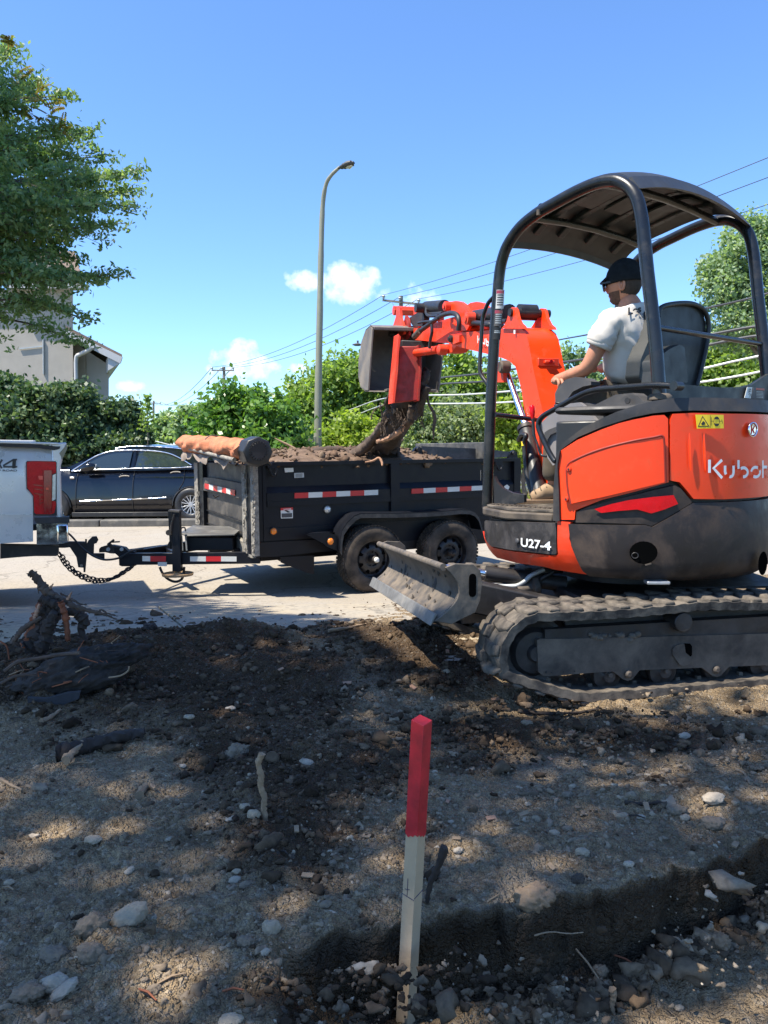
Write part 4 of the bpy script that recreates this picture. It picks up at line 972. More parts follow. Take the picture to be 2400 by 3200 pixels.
ends = [at(2600, 410, 22), at(2600, 478, 22.5), at(2640, 560, 23)]
for i, nm in enumerate(('leftmost', 'middle', 'rightmost')):
    wire('power_line', f'thin overhead power line on the {nm} insulators of the poles', [ends[i], t1[i]], .013, m_wire, 'overhead power lines', .35)
    wire('power_line', f'thin line from the {nm} insulator sweeping down to the farther pole', [t1[i], t2[i]], .02, m_wire, 'overhead power lines', .9)
    wire('power_line', f'far thin line running on from the {nm} insulator to the smallest pole', [t2[i], t3[i]], .03, m_wire, 'overhead power lines', 2.0)
def cable(label, pts, r, mat):
    P = catmull([at(x, y, Y) for x, y, Y in pts], 8); b = newbm(); tube(b, P, r, 7); return build('cable', b, mat, None, 60, label=label, cat='cable', group='communication cables behind the yard')
cable('thick silver cable, upper one crossing behind the boom', [(940, 1325, 40), (1060, 1292, 30), (1180, 1250, 24), (1300, 1237, 19), (1450, 1233, 17), (1600, 1222, 15), (1900, 1195, 13.5), (2150, 1160, 12.4), (2290, 1130, 12), (2430, 1098, 11.6), (2800, 1000, 11)], .017, m_cable)
cable('thick silver cable, lower one crossing behind the boom', [(950, 1352, 40), (1060, 1318, 30), (1200, 1265, 22), (1300, 1262, 19), (1450, 1261, 17), (1600, 1256, 15), (1900, 1232, 13.5), (2150, 1200, 12.4), (2290, 1178, 12), (2430, 1150, 11.6), (2800, 1070, 11)], .017, m_cable)
cable('dark cable above the silver cables', [(1100, 1260, 40), (1200, 1215, 26), (1350, 1185, 20), (1500, 1168, 17), (1700, 1140, 15), (1900, 1110, 13.5), (2290, 1032, 12), (2430, 1010, 11.6), (2800, 930, 11)], .022, m_wire)
cable('dark cable, lower one above the silver cables', [(1100, 1290, 40), (1200, 1245, 26), (1350, 1205, 20), (1500, 1193, 17), (1700, 1172, 15), (1900, 1145, 13.5), (2290, 1062, 12), (2430, 1040, 11.6), (2800, 960, 11)], .022, m_wire)
cable('twisted dark cable rising to the right behind the driver', [(1500, 1120, 30), (1700, 1072, 22), (1850, 1043, 18), (2000, 1010, 16), (2200, 965, 14), (2370, 925, 13), (2700, 830, 12)], .018, m_wire)
cable('pale cable sagging low left of the tarp roll', [(300, 1330, 60), (420, 1362, 40), (490, 1380, 30), (560, 1390, 26), (700, 1350, 22), (960, 1340, 20.5)], .02, m_cable)
# street lamp
Yl = 22
lamp = thing('street_lamp', 'tall grey-green street lamp with a curved arm, standing behind the trailer', 'street lamp', at(991, 1410, Yl))
b = newbm(); tube(b, catmull([at(992, 1460, Yl), at(995, 1200, Yl), at(999, 1000, Yl), at(1003, 800, Yl), at(1008, 650, Yl), at(1018, 580, Yl-.1), at(1035, 548, Yl-.2), at(1062, 522, Yl-.3)], 6), [.115, .105, .095, .085, .075, .065, .055, .05, .045], 12); build('pole', b, m_lamp, lamp, 60)
b = newbm(); A = at(1058, 526, Yl-.3); B_ = at(1106, 508, Yl-.5); C = catmull([A, A.lerp(B_, .35), A.lerp(B_, .75), B_], 4); tube(b, C, [.05, .09, .13, .15, .13, .06], 10, flat=.55); build('lamp_head', b, m_greydk, lamp, 60)
b = newbm(); A2 = A.lerp(B_, .45)-V((0, 0, .045)); B2 = A.lerp(B_, .9)-V((0, 0, .05)); tube(b, [A2, A2.lerp(B2, .5)-V((0, 0, .03)), B2], [.04, .09, .05], 8, flat=.5); build('lens', b, m_clear, lamp, 60)
b = newbm(); box(b, at(974, 1398, Yl-.25), (.26, .2, .62)); build('junction_box', b, m_lamp, lamp, 30, bevel=.02)
b = newbm(); box(b, at(991, 1454, Yl)+V((0, 0, 0)), (.5, .5, .12)); build('base_plate', b, m_kerb, lamp, 30, bevel=.02)
def farlamp(label, pts, head, Y, r):
    o = thing('street_lamp', label, 'street lamp', at(*pts[0], Y))
    b = newbm(); tube(b, catmull([at(x, y, Y) for x, y in pts], 6), r, 8); build('pole', b, m_lamp, o, 60)
    b = newbm(); A = at(*head[0], Y); B_ = at(*head[1], Y); tube(b, [A, A.lerp(B_, .3), A.lerp(B_, .7), B_], [r, r*3, r*3, r*.8], 8, flat=.4); build('lamp_head', b, m_greydk, o, 60)
    b = newbm(); cyl(b, A.lerp(B_, .45)+V((0, 0, r*1)), A.lerp(B_, .45)+V((0, 0, r*3.4)), r*.8, 8); build('sensor', b, m_greydk, o, 60)
farlamp('distant street lamp with a curved arm over the pale trees', [(688, 1400), (686, 1290), (672, 1256), (645, 1245), (632, 1245)], [(640, 1246), (615, 1246)], 48, .06)
farlamp('distant street lamp head peeking out left of the bucket', [(1180, 1400), (1178, 1120), (1168, 1085), (1145, 1077), (1128, 1077)], [(1132, 1077), (1101, 1077)], 40, .06)
# guardrail
gr = thing('guardrail', 'galvanised road guardrail in the grass behind the boom', 'guardrail', at(1650, 1545, 21.5))
for y0 in (1508, 1524):
    b = newbm(); bar(b, at(1300, y0+2, 22.5), at(2000, y0-4, 21), .04, .09); build('rail', b, m_galv, gr, 30, bevel=.01)
for px in (1380, 1560, 1652, 1740, 1900): b = newbm(); box(b, at(px, 1538, 22), (.12, .1, .75)); build('post', b, m_galv, gr, 30)
# ------------------------------------------------------------ mini excavator
TH = math.radians(38)
H = V((-math.sin(TH), math.cos(TH), 0)); Lf = V((-math.cos(TH), -math.sin(TH), 0)); ZZ = V((0, 0, 1))
C0 = V((1.40, 4.48, 0))
def hl(h, l, z): return C0 + H*h + Lf*l + ZZ*z
ex = thing('mini_excavator', 'orange and black mini excavator on rubber tracks with a canopy', 'excavator', C0)
# plan outline of the house, left side round the tail
plan = [(.66, -.20), (.66, .44)] + [(.66-.07*(1-math.cos(a)), .44+.10*math.sin(a)) for a in (.5, 1.0, 1.4)] + [(.58, .555), (.42, .625), (.25, .70)]
RR = .785
for k in range(0, 49):
    a = math.radians(97+k*(263-97)/48); plan.append((RR*math.cos(a), RR*math.sin(a)))
plan += [(.25, -.70), (.42, -.66), (.60, -.62), (.66, -.55), (.66, -.20)]
PL3 = [hl(h, l, 0) for h, l in plan]
PL3 = [p for i, p in enumerate(PL3) if i == 0 or (p-PL3[i-1]).length > 1e-4]
SA = [0]
for a, b_ in zip(PL3, PL3[1:]): SA.append(SA[-1]+(b_-a).length)
class House:
    curved = True
    def frame(s, u):
        u = min(max(u, 0), SA[-1]-1e-6); lo = 0
        for i in range(len(SA)-1):
            if SA[i+1] >= u: lo = i; break
        a, b = PL3[lo], PL3[lo+1]; t = (u-SA[lo])/max(SA[lo+1]-SA[lo], 1e-6)
        def nn(i):
            a_, b_ = PL3[max(i-1, 0)], PL3[min(i+1, len(PL3)-1)]; d = (b_-a_).normalized(); n = d.cross(ZZ)
            return n if n.dot((a+b)/2-C0) > 0 else -n
        return a.lerp(b, t), (nn(lo)*(1-t)+nn(lo+1)*t).normalized()
    def map(s, u, v, o=0):
        p, n = s.frame(u); return p + n*o + ZZ*v
    def px(s, p, off=0):
        d = pxdir(*p); best = None
        for i in range(len(PL3)-1):
            a, b = PL3[i], PL3[i+1]; e = b-a; den = d.x*e.y-d.y*e.x
            if abs(den) < 1e-9: continue
            t = ((a.x-CAM.x)*e.y-(a.y-CAM.y)*e.x)/den; w = ((a.x-CAM.x)*d.y-(a.y-CAM.y)*d.x)/den
            if t > 0 and -1e-6 <= w <= 1+1e-6 and (best is None or t < best[0]): best = (t, SA[i]+w*(SA[i+1]-SA[i]), CAM.z+d.z*t)
        if best is None:      # left of the silhouette: use the front left corner
            t = (PL3[3]-CAM).dot(fw)/d.dot(fw); return (SA[3], CAM.z+d.z*t)
        return (best[1], best[2])
HS = House()
s_c = None
for i in range(len(SA)):                                        # tail centre
    if abs((PL3[i]-C0).dot(Lf)) < .02 and (PL3[i]-C0).dot(H) < 0: s_c = SA[i]
def cl_(pts): return [p for p in pts if p[0] < s_c-.01]
def mir(pts): return [(2*s_c-u, v) for u, v in reversed(pts)]
def hp(pts, k=c2): return [HS.px(k(*p)) for p in pts]
def hpanel(name, poly, mat, off, thick=.03, rnd=.01, parent=ex, lift=None, grid=.035, label=None, bevel=0):
    b = newbm(); panel(b, poly, HS, off, thick, rnd, grid, lift); return build(name, b, mat, parent, 40, label=label)
# counterweight, wrapped round the tail
top_l = cl_(hp([(512, 806), (950, 812), (992, 824), (1225, 688), (1236, 684), (1400, 682), (1655, 680)])); bot_l = cl_(hp([(1655, 1124), (1400, 1137), (1100, 1139), (900, 1134), (620, 1113), (590, 1080), (560, 1010), (530, 930)]))
zt, zb_ = top_l[-1][1], bot_l[0][1]
poly = top_l + [(s_c, zt)] + mir(top_l) + mir(bot_l) + [(s_c, zb_)] + bot_l
zc = (zt+zb_)/2
hpanel('counterweight', poly, m_cw, .012, .09, .028, lift=lambda u, v: .028*(1-((v-zc)/(zt-zb_)*1.7)**2)-.05*max(0, (zb_+.07-v)/.07)**2)
def dish(px, r, depth=.03):
    u, v = HS.px(c2(*px)); 
    return u, v
for (px, rx, rz) in (((935, 965), .062, .055), ((1585, 1028), .045, .06)):
    u, v = HS.px(c2(*px)); b = newbm()
    poly = [(u+rx*math.cos(a*math.pi/10), v+rz*math.sin(a*math.pi/10)) for a in range(20)]
    panel(b, poly, HS, .0435, .004, .003, .03); build('tie_down_shade', b, m_hole_shade, ex, 40)  # flush black disc, painted shade to make it look sunk
u, v = HS.px(c2(888, 980)); b = newbm(); tube(b, [HS.map(u+.028*math.cos(a*.4)*.5, v+.024*math.sin(a*.4)*.55, .049) for a in range(16)], .0022, 5, closed=True); build('plug_ring', b, m_blackpl, ex, 60)
u, v = HS.px(c2(960, 1030)); b = newbm(); bar(b, HS.map(u-.015, v-.004, .05), HS.map(u+.012, v+.004, .05), .006, .006); build('latch_tab', b, m_steel, ex, 30)
u0_, v0_ = HS.px(c2(1000, 1131)); b = newbm(); box(b, HS.map(u0_+.02, zb_+.004, -.02), (.11, .07, .016), HS.map(u0_+.1, 0)-HS.map(u0_, 0)); build('bottom_step', b, m_edge, ex, 30, bevel=.004)
# black surround with red reflector
sur = hp([(548, 798), (553, 738), (620, 708), (760, 672), (1000, 612), (1128, 585), (1160, 602), (1222, 676), (1222, 686), (990, 820), (950, 808), (700, 800)])
hpanel('light_surround', sur, m_cw, .006, .05, .012)
hpanel('red_reflector', hp([(660, 720), (760, 690), (860, 668), (1000, 650), (1112, 640), (1138, 690), (1060, 722), (985, 745), (905, 722), (800, 730), (700, 742)]), m_redlens, .010, .006, .003)
# left engine cover
cov = hp([(462, 782), (458, 640), (444, 470), (458, 388), (560, 322), (700, 262), (800, 226), (880, 206), (1000, 182), (1062, 178), (1084, 200), (1086, 400), (1088, 566), (900, 618), (700, 668), (620, 700), (548, 728), (543, 782)])
hpanel('engine_side_cover', cov, m_orange, .012, .05, .014)
ins_ = hp([(528, 690), (512, 560), (506, 480), (560, 432), (700, 375), (880, 328), (1000, 306), (1044, 300), (1056, 330), (1060, 565), (900, 604), (700, 652), (600, 672)])
hpanel('raised_cover_field', ins_, m_orange, .044, .036, .030)
m_groove_shade = M('painted_groove_shade', (.22, .014, .003), .6, bmp=0)  # dark orange line painted where the cover's groove would lie in shade
b = newbm(); tube(b, catmull([HS.map(*HS.px(c2(*p)), .014) for p in ((528, 690), (514, 620), (506, 540), (510, 470), (560, 432), (700, 375), (880, 328), (1000, 306), (1044, 298), (1056, 330), (1060, 440), (1064, 565))], 4), .0055, 8, flat=.6); build('cover_groove_shade', b, m_groove_shade, ex, 60)
for px in ((520, 490), (505, 662)):
    u, v = HS.px(c2(*px)); b = newbm(); n = HS.frame(u)[1]; lathe(b, [(0, .006), (.010, .006), (.013, 0), (.013, -.01)], HS.map(u, v, .017), n, 14); build('cover_lock', b, m_orange2, ex, 60)
    b = newbm(); lathe(b, [(0, .002), (.005, .002), (.005, -.004)], HS.map(u, v, .0235), n, 10); build('lock_hole', b, m_print, ex, 60)
# rear hood
hl_ = cl_(hp([(1094, 555), (1098, 205), (1112, 172), (1230, 166), (1400, 170), (1655, 176)])); hb_ = cl_(hp([(1655, 664), (1400, 664), (1232, 662), (1190, 610), (1152, 566)]))
hpanel('rear_hood', hl_ + [(s_c, hl_[-1][1])] + mir(hl_) + mir(hb_) + [(s_c, hb_[0][1])] + hb_, m_orange, .012, .05, .014)
for x in (1200, 1282):
    b = newbm(); tube(b, [HS.map(*HS.px(c2(x+d, y)), .0125) for d, y in ((0, 285), (1, 360), (4, 440), (7, 500))], [.002, .006, .006, .002], 8, flat=.5); build('moulded_rib', b, m_orange, ex, 60)
# black top trim band
tl = cl_(hp([(462, 380), (468, 345), (600, 246), (780, 162), (900, 122), (1000, 97), (1110, 80), (1300, 76), (1500, 82), (1655, 90)])); bl = cl_(hp([(1655, 162), (1400, 156), (1230, 152), (1100, 158), (1000, 168), (880, 192), (700, 248), (560, 308)]))
hpanel('top_trim', tl + [(s_c, tl[-1][1])] + mir(tl) + mir(bl) + [(s_c, bl[0][1])] + bl, m_blackpl, .008, .07, .012, lift=lambda u, v: -.02*max(0, (v-bl[0][1])/.08))
hpanel('front_corner_trim', hp([(428, 788), (430, 600), (440, 470), (455, 386), (466, 384), (452, 470), (460, 640), (464, 788)]), m_blackpl, .015, .04, .004)
# platform, lower side panel, orange skirt
hpanel('side_panel', hp([(22, 792), (28, 786), (428, 800), (436, 808), (438, 975), (430, 982), (64, 936), (52, 926), (22, 880)]), M('scuffed_black_panel', (.022, .020, .020), .4, 0, .2, 5, dust=.42, dcol=(.10, .085, .075), dscale=8, bmp=.08, scratch=.5), .004, .03, .008)
sk = hp([(4, 842), (18, 882), (56, 944), (438, 990), (446, 980), (446, 790), (520, 797), (514, 890), (545, 985), (575, 1050), (604, 1106), (450, 1082), (330, 1056), (150, 1030), (45, 1004), (20, 950)])
hpanel('orange_skirt', sk, m_orange2, .014, .05, .014, lift=lambda u, v: -.03*max(0, (.68-v)/.12)**2)
u, v = HS.px(c2(218, 905)); n = HS.frame(u)[1]
b = newbm(); lathe(b, [(0, .004), (.012, .004), (.016, 0), (.016, -.006)], HS.map(u, v, .006), n, 16); build('panel_lock', b, m_greydk, ex, 60)
def plan_slab(name, pts, z0, z1, mat, bevel=.006, parent=ex):
    b = newbm(); prism(b, [hl(h, l, z0) for h, l in pts], ZZ*(z1-z0)); return build(name, b, mat, parent, 35, bevel=bevel)
zfl = HS.px(c2(200, 755))[1]
front_pts = [(.66, -.5), (.66, .44), (.64, .50), (.58, .555), (.42, .625), (.30, .672), (.02, .60), (.02, -.5)]
plan_slab('floor_edge', [(a*1.012, b*1.012) for a, b in front_pts], zfl-.035, zfl+.012, m_steel, .01)
plan_slab('floor_mat', [(a*.985, b*.975) for a, b in front_pts], zfl+.012, zfl+.026, m_rubber, .004)
b = newbm()
for i in range(14):
    for j in range(3): cyl(b, hl(.10+i*.036, .50-.028*j, zfl+.026), hl(.10+i*.036, .50-.028*j, zfl+.032), .011, 6)
o = build('step_grip', b, m_steel, ex, 40); o['kind'] = 'stuff'
# inner body so nothing shows through
plan_slab('engine_bay', [(h*.93, l*.93) for h, l in plan if h < .13], .60, 1.30, m_hose, .01)
plan_slab('platform_frame', [(h*.95, l*.95) for h, l in plan], .60, zfl-.04, m_hose, .01)
plan_slab('belly_plate', [(h*.90, l*.90) for h, l in plan], .535, .60, m_steeldk, .02)
plan_slab('top_deck', [(h*.955, l*.955) for h, l in plan if h < .16], 1.335, 1.372, m_blackpl, .02)
# lettering
def text_mesh(txt, size, off=.0, shear=0, sx=1.0, spacing=1.0):
    c = bpy.data.curves.new('t', 'FONT'); c.body = txt; c.size = size; c.offset = off; c.shear = shear; c.space_character = spacing
    o = bpy.data.objects.new('t', c); COL.objects.link(o); bpy.context.view_layer.update()
    m_ = o.evaluated_get(bpy.context.evaluated_depsgraph_get()).to_mesh(); vs = [(v.co.x*sx, v.co.y) for v in m_.vertices]; fs = [list(p.vertices) for p in m_.polygons]
    bpy.data.objects.remove(o); bpy.data.curves.remove(c); return vs, fs
def text_on(name, txt, surf, p0, p1, hpx, mat, parent, off, bold=.0, k=c2, shear=0, flipok=True, fit=True, arc=0):
    """text between two photo points along the baseline, cap height given by the point above p0"""
    a = surf.px(k(*p0)); b_ = surf.px(k(*p1)); c = surf.px(k(p0[0], p0[1]-hpx))
    vs, fs = text_mesh(txt, 1, bold, shear)
    w = max(v[0] for v in vs)-min(v[0] for v in vs); x0 = min(v[0] for v in vs); hh = max(v[1] for v in vs)
    L = (b_[0]-a[0], b_[1]-a[1]); Hh = c[1]-a[1]
    bm = newbm(); bb = bmesh.new()
    vv = [bb.verts.new((a[0]+L[0]*(x-x0)/w, a[1]+L[1]*(x-x0)/w+Hh*y/hh, 0)) for x, y in vs]
    for f in fs:
        try: bb.faces.new([vv[i] for i in f])
        except ValueError: pass
    mp = {v: bm.verts.new(surf.map(v.co.x, v.co.y, off)) for v in bb.verts}
    for f in bb.faces: bm.faces.new([mp[v] for v in f.verts])
    bb.free(); return build(name, bm, mat, parent, 30)
text_on('model_lettering', 'U27-4', HS, (240, 933), (414, 957), 48, m_white, ex, .0058, .022)
def strokes(name, k, lines, w, surf, mat, parent, off):
    """flat letter strokes: polylines with square ends laid on a surface"""
    bm = newbm()
    for ln in lines:
        P = [surf.px(k(*p)) for p in ln]; n = len(P); Lr = []
        for i in range(n):
            a = P[max(i-1, 0)]; b_ = P[min(i+1, n-1)]; d = V((b_[0]-a[0], b_[1]-a[1], 0)).normalized(); m_ = V((-d.y, d.x, 0))*w/2
            Lr.append((bm.verts.new(surf.map(P[i][0]+m_.x, P[i][1]+m_.y, off)), bm.verts.new(surf.map(P[i][0]-m_.x, P[i][1]-m_.y, off))))
        for (a, b_), (c, d) in zip(Lr, Lr[1:]): bm.faces.new((a, b_, d, c))
    return build(name, bm, mat, parent, None)
def arc(cx, cy, rx, ry, a0, a1, n=9): return [(cx+rx*math.cos(math.radians(a0+(a1-a0)*i/n)), cy-ry*math.sin(math.radians(a0+(a1-a0)*i/n))) for i in range(n+1)]
strokes('brand_lettering', c2, [
 [(1311, 436), (1311, 511)], [(1382, 437), (1334, 484), (1383, 541)],
 [(1399, 470), (1399, 505), (1404, 520)], arc(1430, 504, 17, 30, 250, 360) + [(1447, 470)],
 [(1475, 438), (1475, 488)], arc(1503, 508, 24, 26, 130, -95, 14),
 arc(1572, 507, 25, 28, 175, 60, 8), arc(1572, 507, 25, 28, 20, -120, 10),
 [(1613, 440), (1613, 540)], [(1613, 478), (1636, 478)], arc(1672, 509, 22, 28, 100, 260, 10), [(1700, 478), (1700, 540)]], .0145, HS, m_white, ex, .0145)
# round K badge
u, v = HS.px(c2(1554, 263)); n = HS.frame(u)[1]
b = newbm(); R1 = .0335
tube(b, [HS.map(u+R1*math.cos(a*math.pi/14), v+R1*1.02*math.sin(a*math.pi/14), .017) for a in range(28)], .0042, 6, closed=True); build('badge_ring', b, m_chrome, ex, 60)
b = newbm(); panel(b, [(u+.031*math.cos(a*math.pi/12), v+.032*math.sin(a*math.pi/12)) for a in range(24)], HS, .015, .004, 0, .05); build('badge_field', b, m_redlens, ex, 40)
b = newbm(); panel(b, [(u+.025*math.cos(a*math.pi/12), v+.026*math.sin(a*math.pi/12)) for a in range(24)], HS, .0162, .002, 0, .05); build('badge_plate', b, m_chrome, ex, 40)
bx = lambda pts: [(u+x*.001, v+y*.001) for x, y in pts]
b = newbm(); panel(b, bx([(-14, 21), (-6, 21), (-6, -21), (-14, -21)]), HS, .0172, .002, 0, .05); panel(b, bx([(-4, 0), (10, 20), (19, 18), (5, -1), (17, -16), (8, -20)]), HS, .0172, .002, 0, .05); build('badge_letter', b, m_redlens, ex, 40)
# yellow warning sticker
st = hp([(1233, 177), (1392, 178), (1393, 256), (1242, 257)]); b = newbm(); panel(b, st, HS, .0135, .002, 0, .06); build('warning_sticker', b, m_yellow, ex, None)
b = newbm(); panel(b, hp([(1273, 184), (1312, 246), (1246, 247)]), HS, .0142, .001, 0, .06); build('warning_triangle', b, m_print, ex, None)
b = newbm(); panel(b, hp([(1274, 194), (1302, 241), (1254, 242)]), HS, .0149, .001, 0, .06); build('warning_triangle_field', b, m_yellow, ex, None)
b = newbm(); panel(b, hp([(1264, 228), (1276, 214), (1286, 222), (1284, 236), (1268, 238)]), HS, .0156, .001, 0, .06); build('crush_symbol', b, m_print, ex, None)
strokes('warning_outline', c2, [[(1322, 192), (1322, 240)], [(1380, 205), (1386, 228)], arc(1352, 216, 16, 27, 0, 360, 20), [(1320, 215), (1334, 215)], [(1370, 215), (1384, 215)], [(1316, 181), (1316, 253)]], .0022, HS, m_print, ex, .0145)
b = newbm(); panel(b, [HS.px(c2(*p)) for p in arc(1352, 204, 13, 16, 0, 180, 8)], HS, .0148, .001, 0, .06); panel(b, [HS.px(c2(*p)) for p in arc(1352, 228, 13, 16, 180, 360, 8)], HS, .0148, .001, 0, .06); build('warning_symbol', b, m_print, ex, None)

# canopy: hoops are steel tubes in the plane of the left and right posts
PF = V((1.364, 3.85, 0)); HP = Flat(PF, H)
hoop_px = [c2(40, 715), c2(52, 400), c1(62, 1400), c1(82, 1050), c1(100, 800), c1(112, 660), c1(128, 575), c1(160, 490), c1(230, 390), c1(330, 308), c1(430, 250), c1(550, 185), c1(660, 138), c1(740, 120), c1(800, 124), c1(862, 160), c1(905, 225), c1(930, 330), c1(945, 450), c1(965, 650), c1(995, 900), c1(1018, 1130), c1(1035, 1370)]
hoopL = [HP.pt(p) for p in hoop_px]; W = V((.788, .616, 0))*1.12
b = newbm(); C = catmull(hoopL, 4); tube(b, C, .0335, 16); build('canopy_hoop', b, m_tubeblack, ex, 60)
b = newbm(); tube(b, [p+W+V((.788, .616, 0))*.10*max(0, (p-C[-1]).dot(H))/1.17 for p in C], .0335, 16); build('canopy_hoop', b, m_tubeblack, ex, 60)
for p in (hoopL[-1], hoopL[-1]+W): b = newbm(); lathe(b, [(0, .02), (.045, .02), (.06, .008), (.06, -.01), (0, -.01)], p, ZZ, 14); build('post_foot', b, m_steel, ex, 60)
ia, ib = 7, 15                       # roof follows the hoops between these points
Cr = catmull(hoopL[7:16], 5)
b = newbm(); NB = 15; rows = []
def roofz(t, w): return .075*(1-(2*w-1)**2)*(.55+.45*math.sin(min(1, t*1.1)*math.pi/2)) + .022
for i, p in enumerate(Cr):
    t_ = i/(len(Cr)-1); t_ = 1-abs(2*t_-1)*.3
    rows.append([b.verts.new(p+W*(.02+.96*j/NB)+ZZ*roofz(i/(len(Cr)-1), j/NB)) for j in range(NB+1)])
for i in range(len(rows)-1):
    for j in range(NB): b.faces.new((rows[i][j], rows[i+1][j], rows[i+1][j+1], rows[i][j+1]))
r = bmesh.ops.extrude_face_region(b, geom=b.faces[:])
for v in r['geom']:
    if isinstance(v, bmesh.types.BMVert): v.co.z += .022
build('canopy_roof', b, m_roof, ex, 50)
# front lip hanging down, rear brow
b = newbm()
lip = [(Cr[0]+W*(j/NB)+ZZ*(roofz(0, j/NB)+.02)+H*.006) for j in range(NB+1)]
for a, c in zip(lip, lip[1:]): prism(b, [a, c, c-ZZ*.055+H*.02, a-ZZ*.055+H*.02], -H*.012)
build('roof_lip', b, m_roof, ex, 40)
b = newbm()
brow = [(Cr[-1]+W*(j/NB)+ZZ*(roofz(1, j/NB)+.03)-H*.01) for j in range(NB+1)]
for a, c in zip(brow, brow[1:]): prism(b, [a, c, c-ZZ*.07-H*.05, a-ZZ*.07-H*.05], H*.02)
build('roof_brow', b, m_roof, ex, 40)
for (w0) in (.16, .36, .60, .84):        # pressed ribs under the roof, front to back
    b = newbm(); pts = [Cr[i]+W*w0+ZZ*(roofz(i/(len(Cr)-1), w0)-.012) for i in range(3, len(Cr)-6, 3)]
    for a, c in zip(pts, pts[1:]): bar(b, a, c+(c-a)*.02, .05, .03)
    build('roof_rib', b, m_roof, ex, 40, bevel=.006)
for i in (9, 28):
    b = newbm(); tube(b, [Cr[i]+W*w+ZZ*(-.012+.03*(1-(2*w-1)**2)) for w in (0, .25, .5, .75, 1)], .022, 10); build('cross_tube', b, m_tubeblack, ex, 60)
for w0 in (.25, .5, .75):
    b = newbm(); pts = [Cr[i]+W*w0+ZZ*(roofz(i/(len(Cr)-1), w0)-.018) for i in (14, 20, 26, 30)]
    for a, c in zip(pts, pts[1:]): bar(b, a, c, .16, .012)
    build('roof_panel', b, M('roof_panel_grey', (.055, .058, .066), .6, 0, .2, 4, dust=.4, dcol=(.08, .085, .095)), ex, 40)  # bluish reflection tone in this colour as well
b = newbm(); tube(b, catmull([HP.pt(c1(320, 308)), HP.pt(c1(345, 255)), HP.pt(c1(378, 266))], 4), .005, 6); build('lamp_bracket', b, m_tubeblack, ex, 60)
b = newbm(); p = HP.pt(c1(337, 318), .03); cyl(b, p, p+ZZ*.03, .012, 8); build('bracket_bolt', b, m_rimrust if 'm_rimrust' in globals() else m_steel, ex, 60)
# decals on the front post
for (y0, y1, mt, x) in ((752, 860, m_white, 118), (866, 960, m_greydk, 108), (966, 1036, m_hose, 100)):
    pts = []
    b = newbm(); A = HP.pt(c1(x, y0)); B_ = HP.pt(c1(x-6, y1)); ax_ = (B_-A).normalized(); toc = (CAM-A); toc = (toc-ax_*toc.dot(ax_)).normalized(); sd = ax_.cross(toc)
    for k_ in range(2):
        ring = []
    n_ = 8; R_ = .0345; grid_ = []
    for j in range(2): grid_.append([b.verts.new((A if j == 0 else B_)+toc*math.cos(a)*R_+sd*math.sin(a)*R_) for a in np.linspace(-.75, .75, n_)])
    for i in range(n_-1): b.faces.new((grid_[0][i], grid_[0][i+1], grid_[1][i+1], grid_[1][i]))
    build('post_decal', b, M('decal_grey', (.45, .45, .44), .5, bmp=0) if mt is m_white else mt, ex, 60)
    b = newbm(); 
    for j in range(5 if y1 < 1000 else 2):
        z0 = .25+.13*j; P_ = A.lerp(B_, z0); g2 = [[b.verts.new(P_+ax_*dz+toc*math.cos(a)*(R_+.0006)+sd*math.sin(a)*(R_+.0006)) for a in np.linspace(-.55, .5, 6)] for dz in (0, .006)]
        for i in range(5): b.faces.new((g2[0][i], g2[0][i+1], g2[1][i+1], g2[1][i]))
    build('decal_print', b, m_print if mt is m_white else m_galv, ex, 60)
    b = newbm(); g2 = [[b.verts.new(A+ax_*dz+toc*math.cos(a)*(R_+.0006)+sd*math.sin(a)*(R_+.0006)) for a in np.linspace(-.7, .7, 6)] for dz in (.003, .022)]
    for i in range(5): b.faces.new((g2[0][i], g2[0][i+1], g2[1][i+1], g2[1][i]))
    build('decal_header', b, m_reddark if y0 < 960 else m_hose, ex, 60)
b = newbm(); prism(b, [HP.pt(c1(*p), .012) for p in ((60, 965), (76, 962), (74, 1036), (58, 1034))], HP.N*.002); build('warning_sticker', b, m_yellow, ex, None)
# rails
def htube(name, k, pts, r, mat, off=0, surf=HP, n=5, par=ex):
    b = newbm(); tube(b, catmull([surf.pt(k(*p), off) for p in pts], n), r, 10); return build(name, b, mat, par, 60)
htube('hand_rail', c2, [(440, 445), (428, 440), (400, 395), (365, 320), (341, 262), (338, 225), (362, 186), (440, 140), (580, 62), (660, 36), (760, 24), (900, 14), (1000, 7), (1130, 12)], .0155, m_tubeblack, .07)
b = newbm(); lathe(b, [(0, .03), (.022, .03), (.022, -.03), (0, -.03)], HP.pt(c1(1135, 1302), .06), HP.N, 12); build('rail_boss', b, m_tubeblack, ex, 60)
htube('front_grab_bar', c3, [(884, 745), (868, 712), (834, 660), (828, 600), (838, 430), (848, 300), (862, 250), (884, 200), (922, 158)], .0125, m_tubeblack, .02)
b = newbm(); A = HP.pt(c3(925, 925)); tube(b, [A, A+W*.30+V((0, 0, -.02)), A+W*.62+V((0, 0, -.06))], .0145, 10); build('front_cross_rail', b, m_tubeblack, ex, 60)
b = newbm(); A = HP.pt(c1(1000, 962)); tube(b, [A, A+W], .0145, 10); build('rear_cross_rail', b, m_tubeblack, ex, 60)
